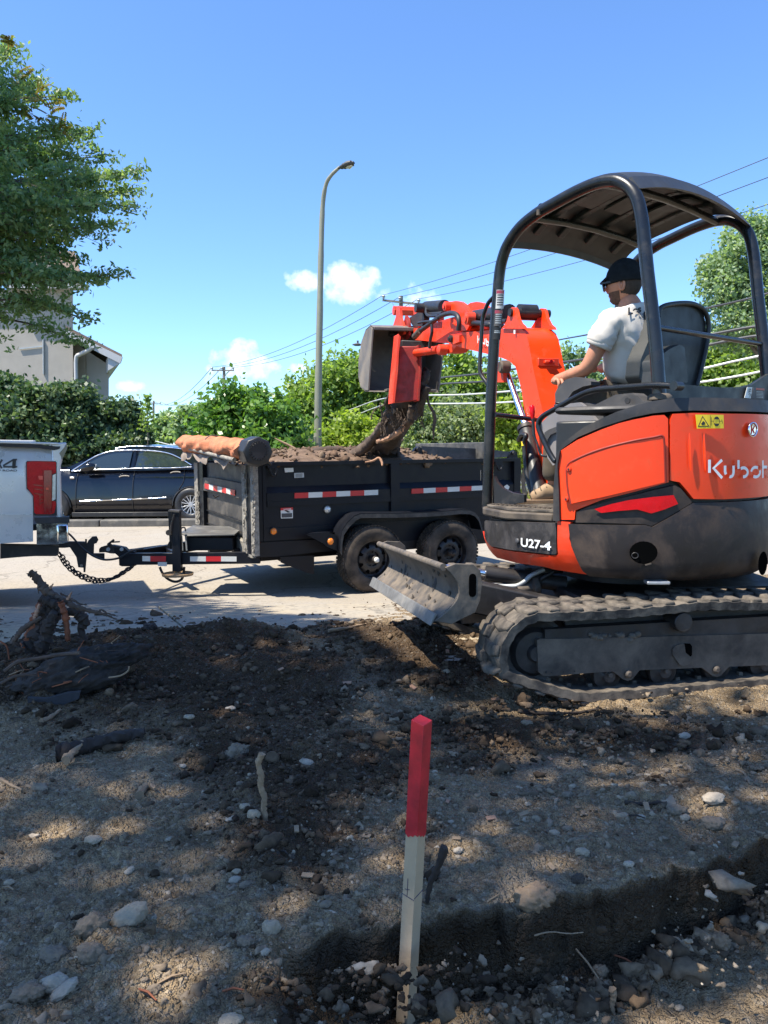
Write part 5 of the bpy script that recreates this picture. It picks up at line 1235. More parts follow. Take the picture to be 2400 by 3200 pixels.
# dark guard between the rear posts, with its two labels
RP = Flat(PF - H*.03 + H*0, -W)
def rp(k, pts): return [RP.px(k(*p)) for p in pts]
RPo = hoopL[-1]; RP = Flat(V((RPo.x, RPo.y, 0))-H*.02, W)
b = newbm(); panel(b, rp(c1, [(1062, 1278), (1100, 1283), (1200, 1294), (1400, 1310), (1520, 1306), (1580, 1290), (1640, 1250), (1700, 1215), (1700, 1420), (1062, 1420)]), RP, 0, .03, .008); build('rear_guard', b, m_seat, ex, 40)
b = newbm(); panel(b, rp(c1, [(1537, 1308), (1566, 1310), (1556, 1374), (1521, 1370)]), RP, .003, .002, 0); build('guard_label', b, m_whiteref, ex, None)
b = newbm(); panel(b, rp(c1, [(1572, 1310), (1640, 1314), (1634, 1380), (1558, 1374)]), RP, .003, .002, 0); build('guard_label', b, m_greydk, ex, None)
b = newbm(); panel(b, rp(c1, [(1590, 1314), (1634, 1317), (1633, 1328), (1588, 1324)]), RP, .005, .001, 0); build('label_header', b, M('faded_red_print', (.35, .07, .04)), ex, None)
strokes('label_drawing', c1, [arc(1550, 1328, 7, 9, 0, 360, 12), [(1545, 1372), (1550, 1350), (1558, 1368)], [(1541, 1350), (1550, 1345), (1558, 1355)], [(1541, 1340), (1558, 1316)]], .0035, RP, m_print, ex, .0055)
strokes('label_text', c1, [[(1586, 1334+i*8), (1626, 1337+i*8)] for i in range(5)], .0018, RP, m_galv, ex, .0055)

# ---- seat
b = newbm(); SBp = Flat(hl(-.27, 0, 0), W)
SB = [(1028, 900), (1036, 860), (1070, 838), (1150, 826), (1220, 828), (1270, 848), (1300, 882), (1316, 940), (1314, 1000), (1296, 1110), (1270, 1220), (1248, 1300), (1100, 1310), (960, 1300), (930, 1250), (940, 1150), (985, 1040)]
panel(b, [SBp.px(c1(*p)) for p in SB], SBp, .02, .12, .035, .06, lift=lambda u, v: -.0); build('seat_back', b, m_seat, ex, 60)
edge = [SBp.pt(c1(*p), .0) for p in SB[:12]]
b = newbm(); tube(b, catmull(edge, 4), .014, 8); build('seat_piping', b, m_seat, ex, 60)
b = newbm(); panel(b, [SBp.px(c1(*p)) for p in ((840, 1230), (835, 1180), (862, 1140), (905, 1110), (960, 1085), (990, 1100), (1010, 1295), (830, 1300))], SBp, .22, .12, .03, .06); build('seat_bolster', b, m_seat, ex, 60)
b = newbm(); box(b, hl(.02, -.05, 1.325), (.50, .48, .13), H); build('seat_cushion', b, m_seat, ex, 40, bevel=.03)
b = newbm(); box(b, hl(.0, -.05, 1.12), (.44, .5, .46), H); build('seat_base', b, m_greydk, ex, 40, bevel=.03)
# ---- left console with joystick
CP = Flat(hl(0, .36, 0), H)
def cpan(name, k, pts, off, thick, mat, rnd=.012, grid=.05):
    b = newbm(); panel(b, [CP.px(k(*p)) for p in pts], CP, off, thick, rnd, grid); return build(name, b, mat, ex, 50)
cpan('console_body', c2, [(388, 425), (372, 340), (348, 262), (352, 225), (385, 190), (470, 130), (520, 112), (572, 106), (600, 128), (625, 152), (650, 190), (672, 215), (700, 235), (640, 300), (560, 360), (480, 440), (420, 470)], .02, .16, m_grey, .02)
cpan('console_groove', c2, [(392, 372), (384, 320), (384, 280), (410, 262), (480, 236), (560, 218), (612, 226), (606, 238), (540, 250), (470, 270), (420, 292), (402, 320), (402, 372)], .024, .01, m_greydk, .004)
cpan('console_shoulder', c2, [(500, 150), (520, 118), (600, 108), (640, 120), (760, 60), (860, 50), (900, 80), (860, 130), (740, 175), (660, 210), (600, 200), (540, 175)], -.01, .12, m_greydk, .02)
cpan('armrest', c1, [(440, 1395), (438, 1345), (455, 1310), (500, 1265), (555, 1250), (610, 1258), (646, 1276), (646, 1296), (600, 1305), (540, 1335), (512, 1375), (492, 1395)], .03, .10, m_greydk, .02)
cpan('side_cover', c1, [(770, 1450), (800, 1405), (850, 1362), (900, 1352), (930, 1362), (960, 1390), (1060, 1392), (1120, 1398), (1120, 1450)], .05, .10, m_greydk, .02)
b = newbm(); p = CP.pt(c1(850, 1386), .06); lathe(b, [(0, .004), (.016, .004), (.018, 0)], p, CP.N, 14); build('cover_cap', b, m_blackpl, ex, 60)
JB = CP.pt(c1(388, 1462), .0)+W*.09; JT = CP.pt(c1(402, 1352), .0)+W*.09
b = newbm(); prof = []
for i in range(6): h_ = (JT-JB).length*i/6.4; r_ = .046-.0042*i; prof += [(r_, h_), (r_*.80, h_+.008), (r_*.98, h_+.014)]
lathe(b, [(0, 0)]+prof+[(.012, (JT-JB).length)], JB, JT-JB, 16); build('joystick_boot', b, m_hose, ex, 40)
b = newbm(); tube(b, [JT-ZZ*.01, JT+ZZ*.03, JT+ZZ*.075-H*.005], [.014, .017, .02, .018], 10); build('joystick_grip', b, m_hose, ex, 60)
# red-knobbed lever in front of the console
LP = Flat(hl(0, .42, 0), H)
b = newbm(); tube(b, catmull([LP.pt(c2(*p)) for p in ((382, 418), (350, 405), (330, 345), (314, 300), (308, 230), (300, 180))], 5), .007, 8); build('lever_rod', b, m_tubeblack, ex, 60)
b = newbm(); tube(b, [LP.pt(c2(*p)) for p in ((310, 302), (306, 235), (304, 195))], .010, 8); build('lever_sleeve', b, m_hose, ex, 60)
b = newbm(); tube(b, [LP.pt(c2(*p)) for p in ((304, 200), (301, 165), (298, 130), (297, 122))], [.010, .016, .017, .008], 10); build('lever_knob', b, m_redlens, ex, 60)
# pedal
b = newbm(); box(b, hl(.60, .22, zfl+.06), (.10, .09, .012), (H+ZZ*.6)); box(b, hl(.62, .22, zfl+.035), (.02, .03, .06), H); build('foot_pedal', b, m_greydk, ex, 30, bevel=.003)
b = newbm(); prism(b, [LP.pt(c6(*p)) for p in ((1335, 390), (1352, 428), (1390, 468), (1450, 498), (1530, 512), (1530, 560), (1335, 590))], W*.02); build('front_shield', b, m_hose, ex, 30)

# ---- undercarriage
AU = math.radians(11.5)
U = V((-math.cos(AU), -math.sin(AU), 0)); O_ = V((-U.y, U.x, 0)); 
if O_.y > 0: O_ = -O_            # outward to the near side
UC = V((1.305, 4.39, -.05))
def ul(f, o, z): return UC + U*f + O_*o + ZZ*z
TP_ = Flat(UC+O_*.75, -U)
tfront = TP_.px((1520, 2040))[0]; ztop = TP_.px(c2(900, 1262))[1]
gl = .012
XF = .955; R2 = .205; zt2 = .455; Tlen = 2.05
def track_path():
    pts = []; zc_ = gl+.21
    # front wheel (idler), raised a touch; bottom run; rear sprocket; top run
    cf = (XF-R2-.012, .245); cr = (-XF+.19, .245)
    for a in np.linspace(90, 205, 16): pts.append((cf[0]+R2*math.cos(math.radians(90-(a-90))), cf[1]+R2*math.sin(math.radians(90-(a-90)))))
    pts2 = [(cf[0]-.16, gl+.02), (.35, gl+.006), (0, gl+.004), (-.35, gl+.006), (cr[0]+.12, gl+.02)]
    pts3 = [(cr[0]+.19*math.cos(math.radians(a)), cr[1]+.19*math.sin(math.radians(a))) for a in np.linspace(-120, -270, 12)]
    pts4 = [(-.45, zt2-.014), (-.12, zt2+.004), (.1, zt2-.004), (.42, zt2-.012)]
    return pts+pts2+pts3+pts4
tp = [V((a, 0, z)) for a, z in track_path()]
tc_ = catmull(tp, 5, closed=True)
# resample evenly
Ls_ = [0]
for i in range(len(tc_)): Ls_.append(Ls_[-1]+(tc_[(i+1) % len(tc_)]-tc_[i]).length)
def tpos(s):
    s = s % Ls_[-1]; i = int(np.searchsorted(Ls_, s))-1; i = max(0, min(i, len(tc_)-1)); a = tc_[i]; b_ = tc_[(i+1) % len(tc_)]; t_ = (s-Ls_[i])/max(Ls_[i+1]-Ls_[i], 1e-6)
    return a.lerp(b_, t_), (b_-a).normalized()
NL = 36
def make_track(side):
    oc = side*.60; w = .30; n = 176
    b = newbm(); prof = [(-w/2, .004), (-w/2+.012, .014), (w/2-.012, .014), (w/2, .004), (w/2-.004, -.036), (-w/2+.004, -.036)]; rings = []
    for i in range(n):
        p, d = tpos(Ls_[-1]*i/n); nn = V((d.z, 0, -d.x));  c = V((0, 0, .235)); 
        if nn.dot(p-V((max(-.55, min(.55, p.x)), 0, .235))) < 0: nn = -nn
        wob = .003*math.sin(i*1.9)
        rings.append([b.verts.new(ul(p.x+nn.x*(q_+wob), oc+o, p.z+nn.z*(q_+wob))) for o, q_ in prof])
    for i in range(n):
        A, B_ = rings[i], rings[(i+1) % n]
        for k in range(6): b.faces.new((A[k], A[(k+1) % 6], B_[(k+1) % 6], B_[k]))
    belt = build('rubber_track', b, m_rubber, ex, 50)
    q = random.Random(4)
    lug_me = None
    for i in range(NL):
        for sd in (-1, 1):
            s = Ls_[-1]*(i+.5*(sd > 0))/NL; p, d = tpos(s); nn = V((d.z, 0, -d.x))
            if nn.dot(p-V((max(-.55, min(.55, p.x)), 0, .235))) < 0: nn = -nn
            if lug_me is None:
                bb = newbm(); L2 = [(-.036, .0), (.034, 0), (.026, .021), (-.026, .021)]
                a_ = [bb.verts.new((x, -.0, z)) for x, z in L2]; m_ = [bb.verts.new((x+.012, .085, z*1.05)) for x, z in L2]; c_ = [bb.verts.new((x*.8-.004, .160, z*.75)) for x, z in L2]
                for A, B_ in ((a_, m_), (m_, c_)):
                    for k in range(4): bb.faces.new((A[k], A[(k+1) % 4], B_[(k+1) % 4], B_[k]))
                bb.faces.new(a_); bb.faces.new(c_); bmesh.ops.recalc_face_normals(bb, faces=bb.faces)
                bmesh.ops.bevel(bb, geom=bb.edges[:], offset=.003, segments=1, affect='EDGES')
                lug_me = bpy.data.meshes.new('lug'); bb.to_mesh(lug_me); bb.free(); lug_me.materials.append(m_rubber); lug_me.shade_smooth(); lug_me.set_sharp_from_angle(angle=math.radians(50))
            lo = link(bpy.data.objects.new('lug', lug_me)); lo.parent = belt
            T3 = U*d.x+ZZ*d.z; N3 = U*nn.x+ZZ*nn.z; O3 = O_*sd
            org = ul(p.x, oc-sd*.012, p.z)+N3*.008
            jz = 1+q.uniform(-.10, .06)
            mw = Matrix(((T3.x, O3.x, N3.x*jz, org.x), (T3.y, O3.y, N3.y*jz, org.y), (T3.z, O3.z, N3.z*jz, org.z), (0, 0, 0, 1)))
            lo.matrix_local = Matrix.Translation(-wloc(belt)) @ mw
    # inner guide teeth
    b = newbm()
    for i in range(NL*1):
        p, d = tpos(Ls_[-1]*i/NL); nn = V((d.z, 0, -d.x))
        if nn.dot(p-V((max(-.55, min(.55, p.x)), 0, .235))) < 0: nn = -nn
        T3 = U*d.x+ZZ*d.z; N3 = U*nn.x+ZZ*nn.z
        for o in (-.045, .045): box(b, ul(p.x, oc+o, p.z)-N3*.035, (.022, .02, .034), T3, N3)
        box(b, ul(p.x, oc, p.z)-N3*.024, (.020, .24, .01), T3, N3)
    build('drive_teeth', b, m_rubber, belt, 30)
    # wheels
    for (f, z, r_, nm) in ((XF-R2-.012, .245, .172, 'idler_wheel'), (-XF+.19, .245, .15, 'drive_sprocket')):
        b = newbm(); lathe(b, [(.03, .075), (.10, .07), (.12, .045), (r_-.02, .055), (r_, .045), (r_, -.045), (r_-.02, -.055), (.10, -.06), (.03, -.075)], ul(f, oc, z), O_, 32, close=True); wheel = build(nm, b, m_steeldk, ex, 40)
        b = newbm(); lathe(b, [(0, .095), (.035, .095), (.045, .08), (.045, 0)], ul(f, oc, z), O_, 16); build('hub', b, m_steeldk, wheel, 40)
    for f in (.36, .06, -.24, -.50):
        b = newbm(); lathe(b, [(.0, .085), (.03, .085), (.04, .07), (.072, .06), (.075, .03), (.052, .02), (.052, -.02), (.075, -.03), (.072, -.06), (0, -.07)], ul(f, oc, .108), O_, 22); rl = build('track_roller', b, m_steeldk, ex, 40)
        b = newbm(); lathe(b, [(0, .012), (.012, .012), (.014, 0)], ul(f, oc+.086, .118), O_, 6); build('bolt', b, m_steel, rl, 30)
    b = newbm(); cyl(b, ul(.0, oc-.10, .365), ul(.0, oc+.135, .365), .048, 20); cr_ = build('carrier_roller', b, m_steeldk, ex, 40, bevel=.004)
    # track frame side plate traced from the photo
    if side > 0:
        FP = Flat(UC+O_*(oc+.105), -U)
        fx = [(332, 1478), (345, 1470), (520, 1470), (700, 1462), (900, 1462), (1100, 1454), (1400, 1446), (1659, 1440), (2300, 1436), (2300, 1590), (1659, 1622), (1440, 1630), (1392, 1682), (1370, 1690), (1345, 1684), (1282, 1636), (1200, 1640), (925, 1650), (880, 1705), (855, 1712), (830, 1704), (770, 1658), (700, 1662), (420, 1684), (365, 1682), (338, 1660)]
        PX = [FP.px(c2(*p)) for p in fx]
        b = newbm(); panel(b, PX, FP, 0, .03, .006); fr = build('track_frame', b, m_steel, ex, 40)
        b = newbm(); panel(b, [FP.px(c2(*p)) for p in ((520, 1320), (540, 1470), (1900, 1440), (1900, 1305), (1500, 1310), (1440, 1322), (900, 1330))], FP, -.07, .05, .006); build('frame_web', b, m_steeldk, fr, 40)
        b = newbm(); panel(b, [FP.px(c2(*p)) for p in ((1170, 1500), (1182, 1494), (1210, 1496), (1220, 1510), (1220, 1560), (1205, 1580), (1182, 1574))], FP, .002, .003, 0); build('access_hole_shade', b, m_hole_shade, fr, 40)  # black patch painted as the shade in the opening
        b = newbm(); panel(b, [FP.px(c2(*p)) for p in ((1106, 1530), (1122, 1508), (1165, 1494), (1176, 1500), (1182, 1546), (1222, 1580), (1205, 1612), (1168, 1626), (1150, 1618), (1108, 1560))], FP, .008, .008, .004); build('grease_cover', b, m_steel, fr, 40)
        for x, y, r_ in ((380, 1660, .006), (412, 1662, .004), (478, 1658, .004), (544, 1655, .004)):
            b = newbm(); c_ = FP.pt(c2(x, y), .0012); cyl(b, c_, c_+FP.N*.0012, r_, 10); build('bolt_hole', b, m_hose, fr, 30)
        for x, y in ((855, 1670), (1362, 1645)):
            b = newbm(); c_ = FP.pt(c2(x, y), .0); lathe(b, [(0, .014), (.010, .014), (.018, .006), (.020, 0)], c_, FP.N, 12); build('bolt', b, m_steel, fr, 40)
        for i in range(16):
            x = 640+i*18+q.uniform(-5, 5); b = newbm(); bmesh.ops.create_icosphere(b, subdivisions=2, radius=q.uniform(.010, .026)); c_ = FP.pt(c2(x, 1462+q.uniform(-26, 10)), -.02)
            for v in b.verts: v.co = V(v.co)*(1+q.uniform(-.18, .18)); v.co.z *= .7; v.co += c_
            build('mud_cake', b, m_rubber, fr, 180)
    else:
        b = newbm(); prism(b, [ul(f, oc+.10, z) for f, z in ((.75, .32), (-.75, .32), (-.75, .14), (.75, .13))], O_*.03); build('track_frame', b, m_steel, ex, 40)
    b = newbm(); prism(b, [ul(f, oc-.09, z) for f, z in ((.70, .36), (-.70, .36), (-.70, .15), (.70, .15))], O_*.18); build('frame_beam', b, m_steeldk, ex, 40)
make_track(1); make_track(-1)
b = newbm(); prism(b, [ul(f, -.5, z) for f, z in ((.42, .20), (.34, .43), (-.34, .43), (-.42, .20))], O_*1.0); build('centre_frame', b, m_steeldk, ex, 40)
b = newbm(); lathe(b, [(0, .42), (.34, .42), (.34, .50), (.30, .50), (.30, .545), (0, .545)], V((C0.x, C0.y, 0)), ZZ, 40); build('swing_ring', b, m_steeldk, ex, 40)
# cover plate over the near track's rear end
b = newbm(); prism(b, [V(p) for p in (ul(-.15, .40, .46), ul(-.15, .10, .50), ul(-.75, .10, .50), ul(-.85, .40, .44))], ZZ*.012); build('frame_cover', b, m_steeldk, ex, 40)
# dozer blade: face traced between its two ends
NB0, NB1 = V((.285, 3.62, 0)), V((-.03, 5.08, 0))
bdir = (NB1-NB0).normalized(); bfw = V((bdir.y, -bdir.x, 0))
if bfw.x > 0: bfw = -bfw                # blade faces left
BE = Flat(NB0, bfw)
zt_ = BE.px(c10(690, 345))[1]; 
def bprof(n=10):
    out = []
    for i in range(n+1):
        t_ = i/n; z = .505-.255*t_; d = -.085*math.sin(math.pi*t_*.92)*1.0 + .075*t_**2.2; out.append((d, z+.10))
    return out
pr = bprof(); BL = (NB1-NB0).length; bdir = (bdir-ZZ*.045)
b = newbm(); g0 = []
for j in range(41):
    s = BL*j/40; row = []
    for i, (d, z) in enumerate(pr): row.append(b.verts.new(NB0+bdir*s+bfw*(d+.002*math.sin(j*1.7+i))+ZZ*z))
    g0.append(row)
for j in range(40):
    for i in range(len(pr)-1): b.faces.new((g0[j][i], g0[j+1][i], g0[j+1][i+1], g0[j][i+1]))
r = bmesh.ops.extrude_face_region(b, geom=b.faces[:])
for v in r['geom']:
    if isinstance(v, bmesh.types.BMVert): v.co -= bfw*.014
mb_ = build('blade_mouldboard', b, m_blade, ex, 60)
b = newbm(); tube(b, [NB0+bdir*s+bfw*.004+ZZ*.605 for s in np.linspace(0, BL, 12)], .018, 10); build('blade_top_lip', b, m_blade, ex, 60)
d_, z_ = pr[-1]; ZB_ = .10
q = random.Random(8)
b = newbm(); prism(b, [NB0+bfw*(d_-.004)+ZZ*(z_+.035), NB0+bfw*(d_+.022)+ZZ*(z_-.022), NB0+bfw*(d_+.012)+ZZ*(z_-.025), NB0+bfw*(d_-.02)+ZZ*(z_+.03)], bdir*BL); build('cutting_edge', b, M('bright_worn_edge', (.19, .185, .175), .45, .3, .25, 12, dust=.3), ex, 30, bevel=.003)
# soil stuck to the blade
b = newbm()
for i in range(30):
    s = BL*(.02+.96*q.random()); k_ = q.choice([6, 7, 8, 8, 9]) if q.random() < .6 else q.randint(1, 6); d2, z2 = pr[k_]; c_ = NB0+bdir*s+bfw*(d2+.0)+ZZ*z2
    r_ = q.uniform(.006, .022); g_ = bmesh.ops.create_icosphere(b, subdivisions=2, radius=1)
    for v in g_['verts']:
        n_ = 1+q.uniform(-.2, .2); l = V(v.co)*n_; v.co = c_+bdir*l.x*r_+bfw*l.y*r_*.28+ZZ*l.z*r_*q.choice([1.4])
build('stuck_soil', b, M('stuck_wet_soil', (.055, .045, .036), .9, 0, .3, 20, bmp=.6), ex, 180, kind='stuff')
for P0, sg in ((NB0, 1), (NB0+bdir*BL, -1)):
    E2 = Flat(P0, bfw)
    b = newbm(); prf = [P0+bfw*d+ZZ*z for d, z in pr]+[P0+bfw*(-.03)+ZZ*(z_-.02), P0+bfw*(-.15)+ZZ*(z_+.03), P0+bfw*(-.175)+ZZ*.44, P0+bfw*(-.185)+ZZ*.52, P0+bfw*(-.175)+ZZ*.585, P0+bfw*(-.14)+ZZ*.615, P0+bfw*(-.05)+ZZ*.622]
    prism(b, prf, -bdir*.016*sg); ep = build('blade_end_plate', b, m_blade, ex, 40, bevel=.003)
    b = newbm(); sl_ = []
    for a in np.linspace(0, math.pi, 8): sl_.append((-.135+.018*math.cos(a), .552+.018*math.sin(a)))
    for a in np.linspace(math.pi, 2*math.pi, 8): sl_.append((-.135+.018*math.cos(a), .475+.018*math.sin(a)))
    prism(b, [P0+bfw*d+ZZ*z-bdir*.0165*sg for d, z in sl_], -bdir*.0015*sg); build('carry_slot_shade', b, m_hole_shade, ep, 30)  # black patch painted as the shade in the slot
# blade arms, cylinder and hoses
for o in (.33, -.33):
    b = newbm(); A = ul(.30, o, .30); B_ = NB0+bdir*(BL/2-o*1.0)+bfw*(-.06)+ZZ*.45; bar(b, A, B_, .10, .17); build('blade_arm', b, m_steeldk, ex, 30, bevel=.012)
A = ul(.28, 0, .44); B_ = NB0+bdir*(BL/2)-bfw*.08+ZZ*.54
b = newbm(); tube(b, [A, A.lerp(B_, .55)], .045, 14); cy = build('blade_cylinder', b, m_steeldk, ex, 40)
b = newbm(); tube(b, [A.lerp(B_, .5), B_], .02, 10); build('rod', b, m_chrome, cy, 40)
b = newbm(); pA = at(*c10(1470, 400), 4.35); tube(b, catmull([at(*c10(860, 500), 4.3), at(*c10(1000, 500), 4.32), at(*c10(1180, 500), 4.32), at(*c10(1280, 500), 4.3), at(*c10(1350, 465), 4.28), at(*c10(1410, 410), 4.28), at(*c10(1520, 360), 4.3)], 5), .013, 8); build('blade_hose', b, m_galv, ex, 60)
b = newbm(); tube(b, catmull([at(*c10(880, 520), 4.5), at(*c10(1080, 490), 4.45), at(*c10(1250, 490), 4.4), at(*c10(1420, 520), 4.35), at(*c10(1500, 440), 4.3), at(*c10(1600, 380), 4.3)], 5), .012, 8); build('blade_hose', b, m_hose, ex, 60)
b = newbm(); tube(b, [at(*c10(740, 462), 4.5), at(*c10(1000, 478), 4.6)], .018, 8); build('blade_pipe', b, m_steel, ex, 60)
b = newbm(); lathe(b, [(0, .03), (.03, .03), (.05, .02), (.055, -.01), (.03, -.02), (.025, -.10), (0, -.10)], at(*c10(1440, 500), 4.3), V((1, .1, .25)), 16); build('cylinder_end', b, m_steel, ex, 40)

# ---- boom, arm, bucket
PHI = math.radians(14.7); HB = V((-math.sin(PHI), math.cos(PHI), 0)); RB = V((math.cos(PHI), math.sin(PHI), 0))
BP = Flat(V((1.0, 4.95, 0)), HB)          # plane of the boom's left side
def bpp(k, pts): return [BP.px(k(*p)) for p in pts]
def slabp(name, k, pts, mat, off, thick, rnd=.008, grid=None, bevel=0, parent=ex):
    b = newbm(); panel(b, bpp(k, pts), BP, off, thick, rnd, grid); return build(name, b, mat, parent, 35, bevel=bevel)
boom_pts = [(636, 432), (650, 404), (700, 391), (800, 384), (900, 376), (985, 366), (1050, 358), (1086, 366), (1112, 392), (1128, 430), (1140, 490), (1156, 580), (1180, 700), (1205, 820), (1235, 950), (1262, 1100), (1290, 1340), (1300, 1500), (1180, 1500), (1195, 1340), (1188, 1200), (1160, 1080), (1130, 950), (1095, 800), (1068, 680), (1048, 612), (1012, 578), (960, 556), (880, 534), (760, 504), (690, 486), (645, 466)]
slabp('boom', c3, boom_pts, m_orange, 0, .235, .012)
strokes('boom_lettering', c3, [[(818, 412), (818, 460)], [(838, 412), (824, 436), (840, 464)], [(848, 432), (850, 456), (860, 466)], [(864, 432), (864, 470)], [(872, 430), (874, 470), (884, 478), (890, 470), (886, 454), (874, 448)], arc(905, 462, 9, 14, 0, 360, 12), [(920, 440), (921, 486)], arc(936, 472, 8, 13, 0, 360, 12)], .013, BP, m_white, ex, .004)
b = newbm(); panel(b, bpp(c3, [(1050, 376), (1060, 376), (1060, 400), (1050, 400)]), BP, .003, .002, 0); build('mark_sticker', b, m_white, ex, None)
# bracket on the boom's back
bk = BP.pt(c3(1152, 586), -.0)
b = newbm(); O1 = BP.pt(c3(1152, 586)); O1b = O1+RB*.06-HB*.02
box(b, O1+RB*.12-HB*.018, (.15, .03, .055), RB); box(b, O1+RB*.12-HB*.03, (.07, .05, .02), RB); build('lamp_bracket', b, m_orange2, ex, 30, bevel=.006)
b = newbm(); lathe(b, [(0, .02), (.012, .02), (.012, 0)], O1+RB*.12-HB*.05, -HB, 10); build('bracket_bolt', b, m_reddark, ex, 40)
# lower guard plates and boom cylinder in front of the boom
slabp('cylinder_guard', c3, [(1003, 716), (1030, 716), (1045, 820), (1066, 960), (1090, 1100), (1126, 1250), (1108, 1260), (1092, 1255), (1070, 1140), (1040, 980), (1018, 840)], m_orange, -.10, .03, .006)
slabp('cylinder_bracket', c3, [(950, 600), (960, 590), (1010, 600), (1012, 640), (1000, 660), (1002, 715), (948, 715)], m_orange2, .03, .05, .006)
b = newbm(); c_ = BP.pt(c3(972, 614), .035); lathe(b, [(0, .02), (.035, .02), (.045, .01), (.045, -.05)], c_, BP.N, 18); build('pin', b, m_steel, ex, 40)
A = BP.pt(c3(1000, 640), -.02); B_ = BP.pt(c3(1128, 1010), .0); C_ = BP.pt(c3(1195, 1345), .03)
b = newbm(); tube(b, [A, B_], .021, 12); build('boom_cylinder_rod', b, m_chrome, ex, 60)
b = newbm(); tube(b, [B_, B_.lerp(C_, .5), C_, C_+(C_-B_)*.4], .052, 14); cb = build('boom_cylinder', b, m_hose, ex, 60)
b = newbm(); tube(b, [B_-(C_-B_)*.02, B_+(C_-B_)*.05], .060, 14); build('gland', b, m_steeldk, cb, 60)
b = newbm(); tube(b, catmull([BP.pt(c3(1080, 1090), .06), BP.pt(c3(1100, 1056), .07), BP.pt(c3(1128, 1060), .08), BP.pt(c3(1118, 1110), .08), BP.pt(c3(1122, 1200), .08), BP.pt(c3(1140, 1345), .08), BP.pt(c3(1190, 1500), .08)], 5), .016, 8); hs_ = build('cylinder_hose', b, m_hose, ex, 60)
b = newbm(); tube(b, [BP.pt(c3(1112, 1100), .081), BP.pt(c3(1116, 1128), .081)], .0175, 8); build('hose_tag', b, m_yellow, hs_, 60)
# ears that hold the arm cylinder
for o in (0.01, -.205):
    slabp('cylinder_ear', c3, [(972, 366), (985, 352), (1004, 318), (1018, 268), (1028, 238), (1040, 228), (1054, 230), (1064, 246), (1076, 300), (1092, 334), (1112, 352), (1118, 368)] , m_orange, o, .03, .006)
b = newbm(); c_ = BP.pt(c3(1020, 262), .02); tube(b, [c_, c_+RB*.30], .028, 14); build('pin', b, m_steeldk, ex, 60)
b = newbm(); c_ = BP.pt(c3(1044, 258), -.02); tube(b, [c_+RB*.04, c_+RB*.17], .055, 14); build('cylinder_eye', b, m_hose, ex, 60)
K1 = BP.pt(c3(770, 300), -.10); K2 = BP.pt(c3(1020, 262), -.10)
b = newbm(); tube(b, [K1.lerp(K2, .12), K2], .060, 16); ac = build('arm_cylinder', b, m_hose, ex, 60)
b = newbm(); tube(b, [K1, K1.lerp(K2, .3)], .028, 12); build('rod', b, m_chrome, ac, 60)
b = newbm(); tube(b, [BP.pt(c3(860, 330), -.05), BP.pt(c3(1005, 318), -.05)], .018, 8); build('steel_pipe', b, m_hose, ac, 60)
b = newbm(); tube(b, catmull([BP.pt(c3(975, 352), -.1), BP.pt(c3(940, 345), -.05), BP.pt(c3(880, 340), 0), BP.pt(c3(800, 330), .0), BP.pt(c3(760, 340), -.05)], 5), .02, 8); build('arm_hose', b, m_hose, ex, 60)
# arm
slabp('arm', c3, [(386, 440), (384, 376), (430, 358), (540, 318), (596, 300), (630, 290), (700, 290), (742, 366), (735, 382), (692, 388), (652, 402), (634, 432), (632, 462), (540, 458), (450, 446)], m_orange2, -.03, .17, .008)
slabp('arm_knuckle', c3, [(598, 232), (604, 210), (625, 194), (660, 187), (696, 194), (724, 216), (748, 254), (766, 318), (748, 352), (732, 378), (690, 386), (676, 330), (662, 290), (630, 258), (606, 250)], m_orange, -.005, .035, .008)
slabp('arm_knuckle', c3, [(598, 232), (604, 210), (625, 194), (660, 187), (696, 194), (724, 216), (748, 254), (766, 318), (748, 352), (732, 378), (690, 386), (676, 330), (662, 290), (630, 258), (606, 250)], m_orange, -.19, .035, .008)
slabp('arm_rib', c3, [(630, 336), (642, 330), (700, 380), (664, 388)], m_orange, .0, .03, .004)
slabp('arm_gusset', c3, [(556, 484), (560, 470), (640, 462), (656, 478), (626, 520), (580, 528), (560, 524)], m_orange2, -.02, .14, .008)
slabp('joint_plate', c3, [(628, 432), (634, 412), (656, 404), (704, 408), (704, 452), (660, 470), (636, 462)], m_orange2, .02, .05, .008)
for x, y, r_ in ((634, 432, .03), (602, 222, .04), (742, 300, .05), (306, 400, .035)):
    b = newbm(); c_ = BP.pt(c3(x, y), .03 if x > 600 else .0); lathe(b, [(0, .016), (r_*.55, .016), (r_*.6, .006), (r_, .004), (r_, -.06)], c_, BP.N, 16); build('pin', b, m_steeldk if x == 634 else m_orange2, ex, 40)
K1 = BP.pt(c3(420, 236), -.10); K2 = BP.pt(c3(600, 226), -.10)
b = newbm(); tube(b, [K1.lerp(K2, .38), K2], .062, 16); bc = build('bucket_cylinder', b, m_hose, ex, 60)
b = newbm(); tube(b, [K1, K1.lerp(K2, .45)], .03, 12); build('rod', b, m_chrome, bc, 60)
b = newbm(); tube(b, [BP.pt(c3(500, 278), -.06), BP.pt(c3(590, 272), -.06)], .026, 8); build('steel_pipe', b, m_hose, bc, 60)
b = newbm(); tube(b, catmull([BP.pt(c3(484, 232), -.05), BP.pt(c3(480, 262), -.02), BP.pt(c3(500, 284), 0), BP.pt(c3(560, 284), 0)], 5), .014, 8); build('arm_hose', b, m_hose, ex, 60)
b = newbm(); tube(b, catmull([BP.pt(c3(*p), .05) for p in ((408, 425), (424, 398), (470, 362), (530, 318), (580, 284), (630, 268), (666, 270), (688, 292), (694, 330), (690, 380))], 5), .021, 8); build('arm_hose', b, m_hose, ex, 60)
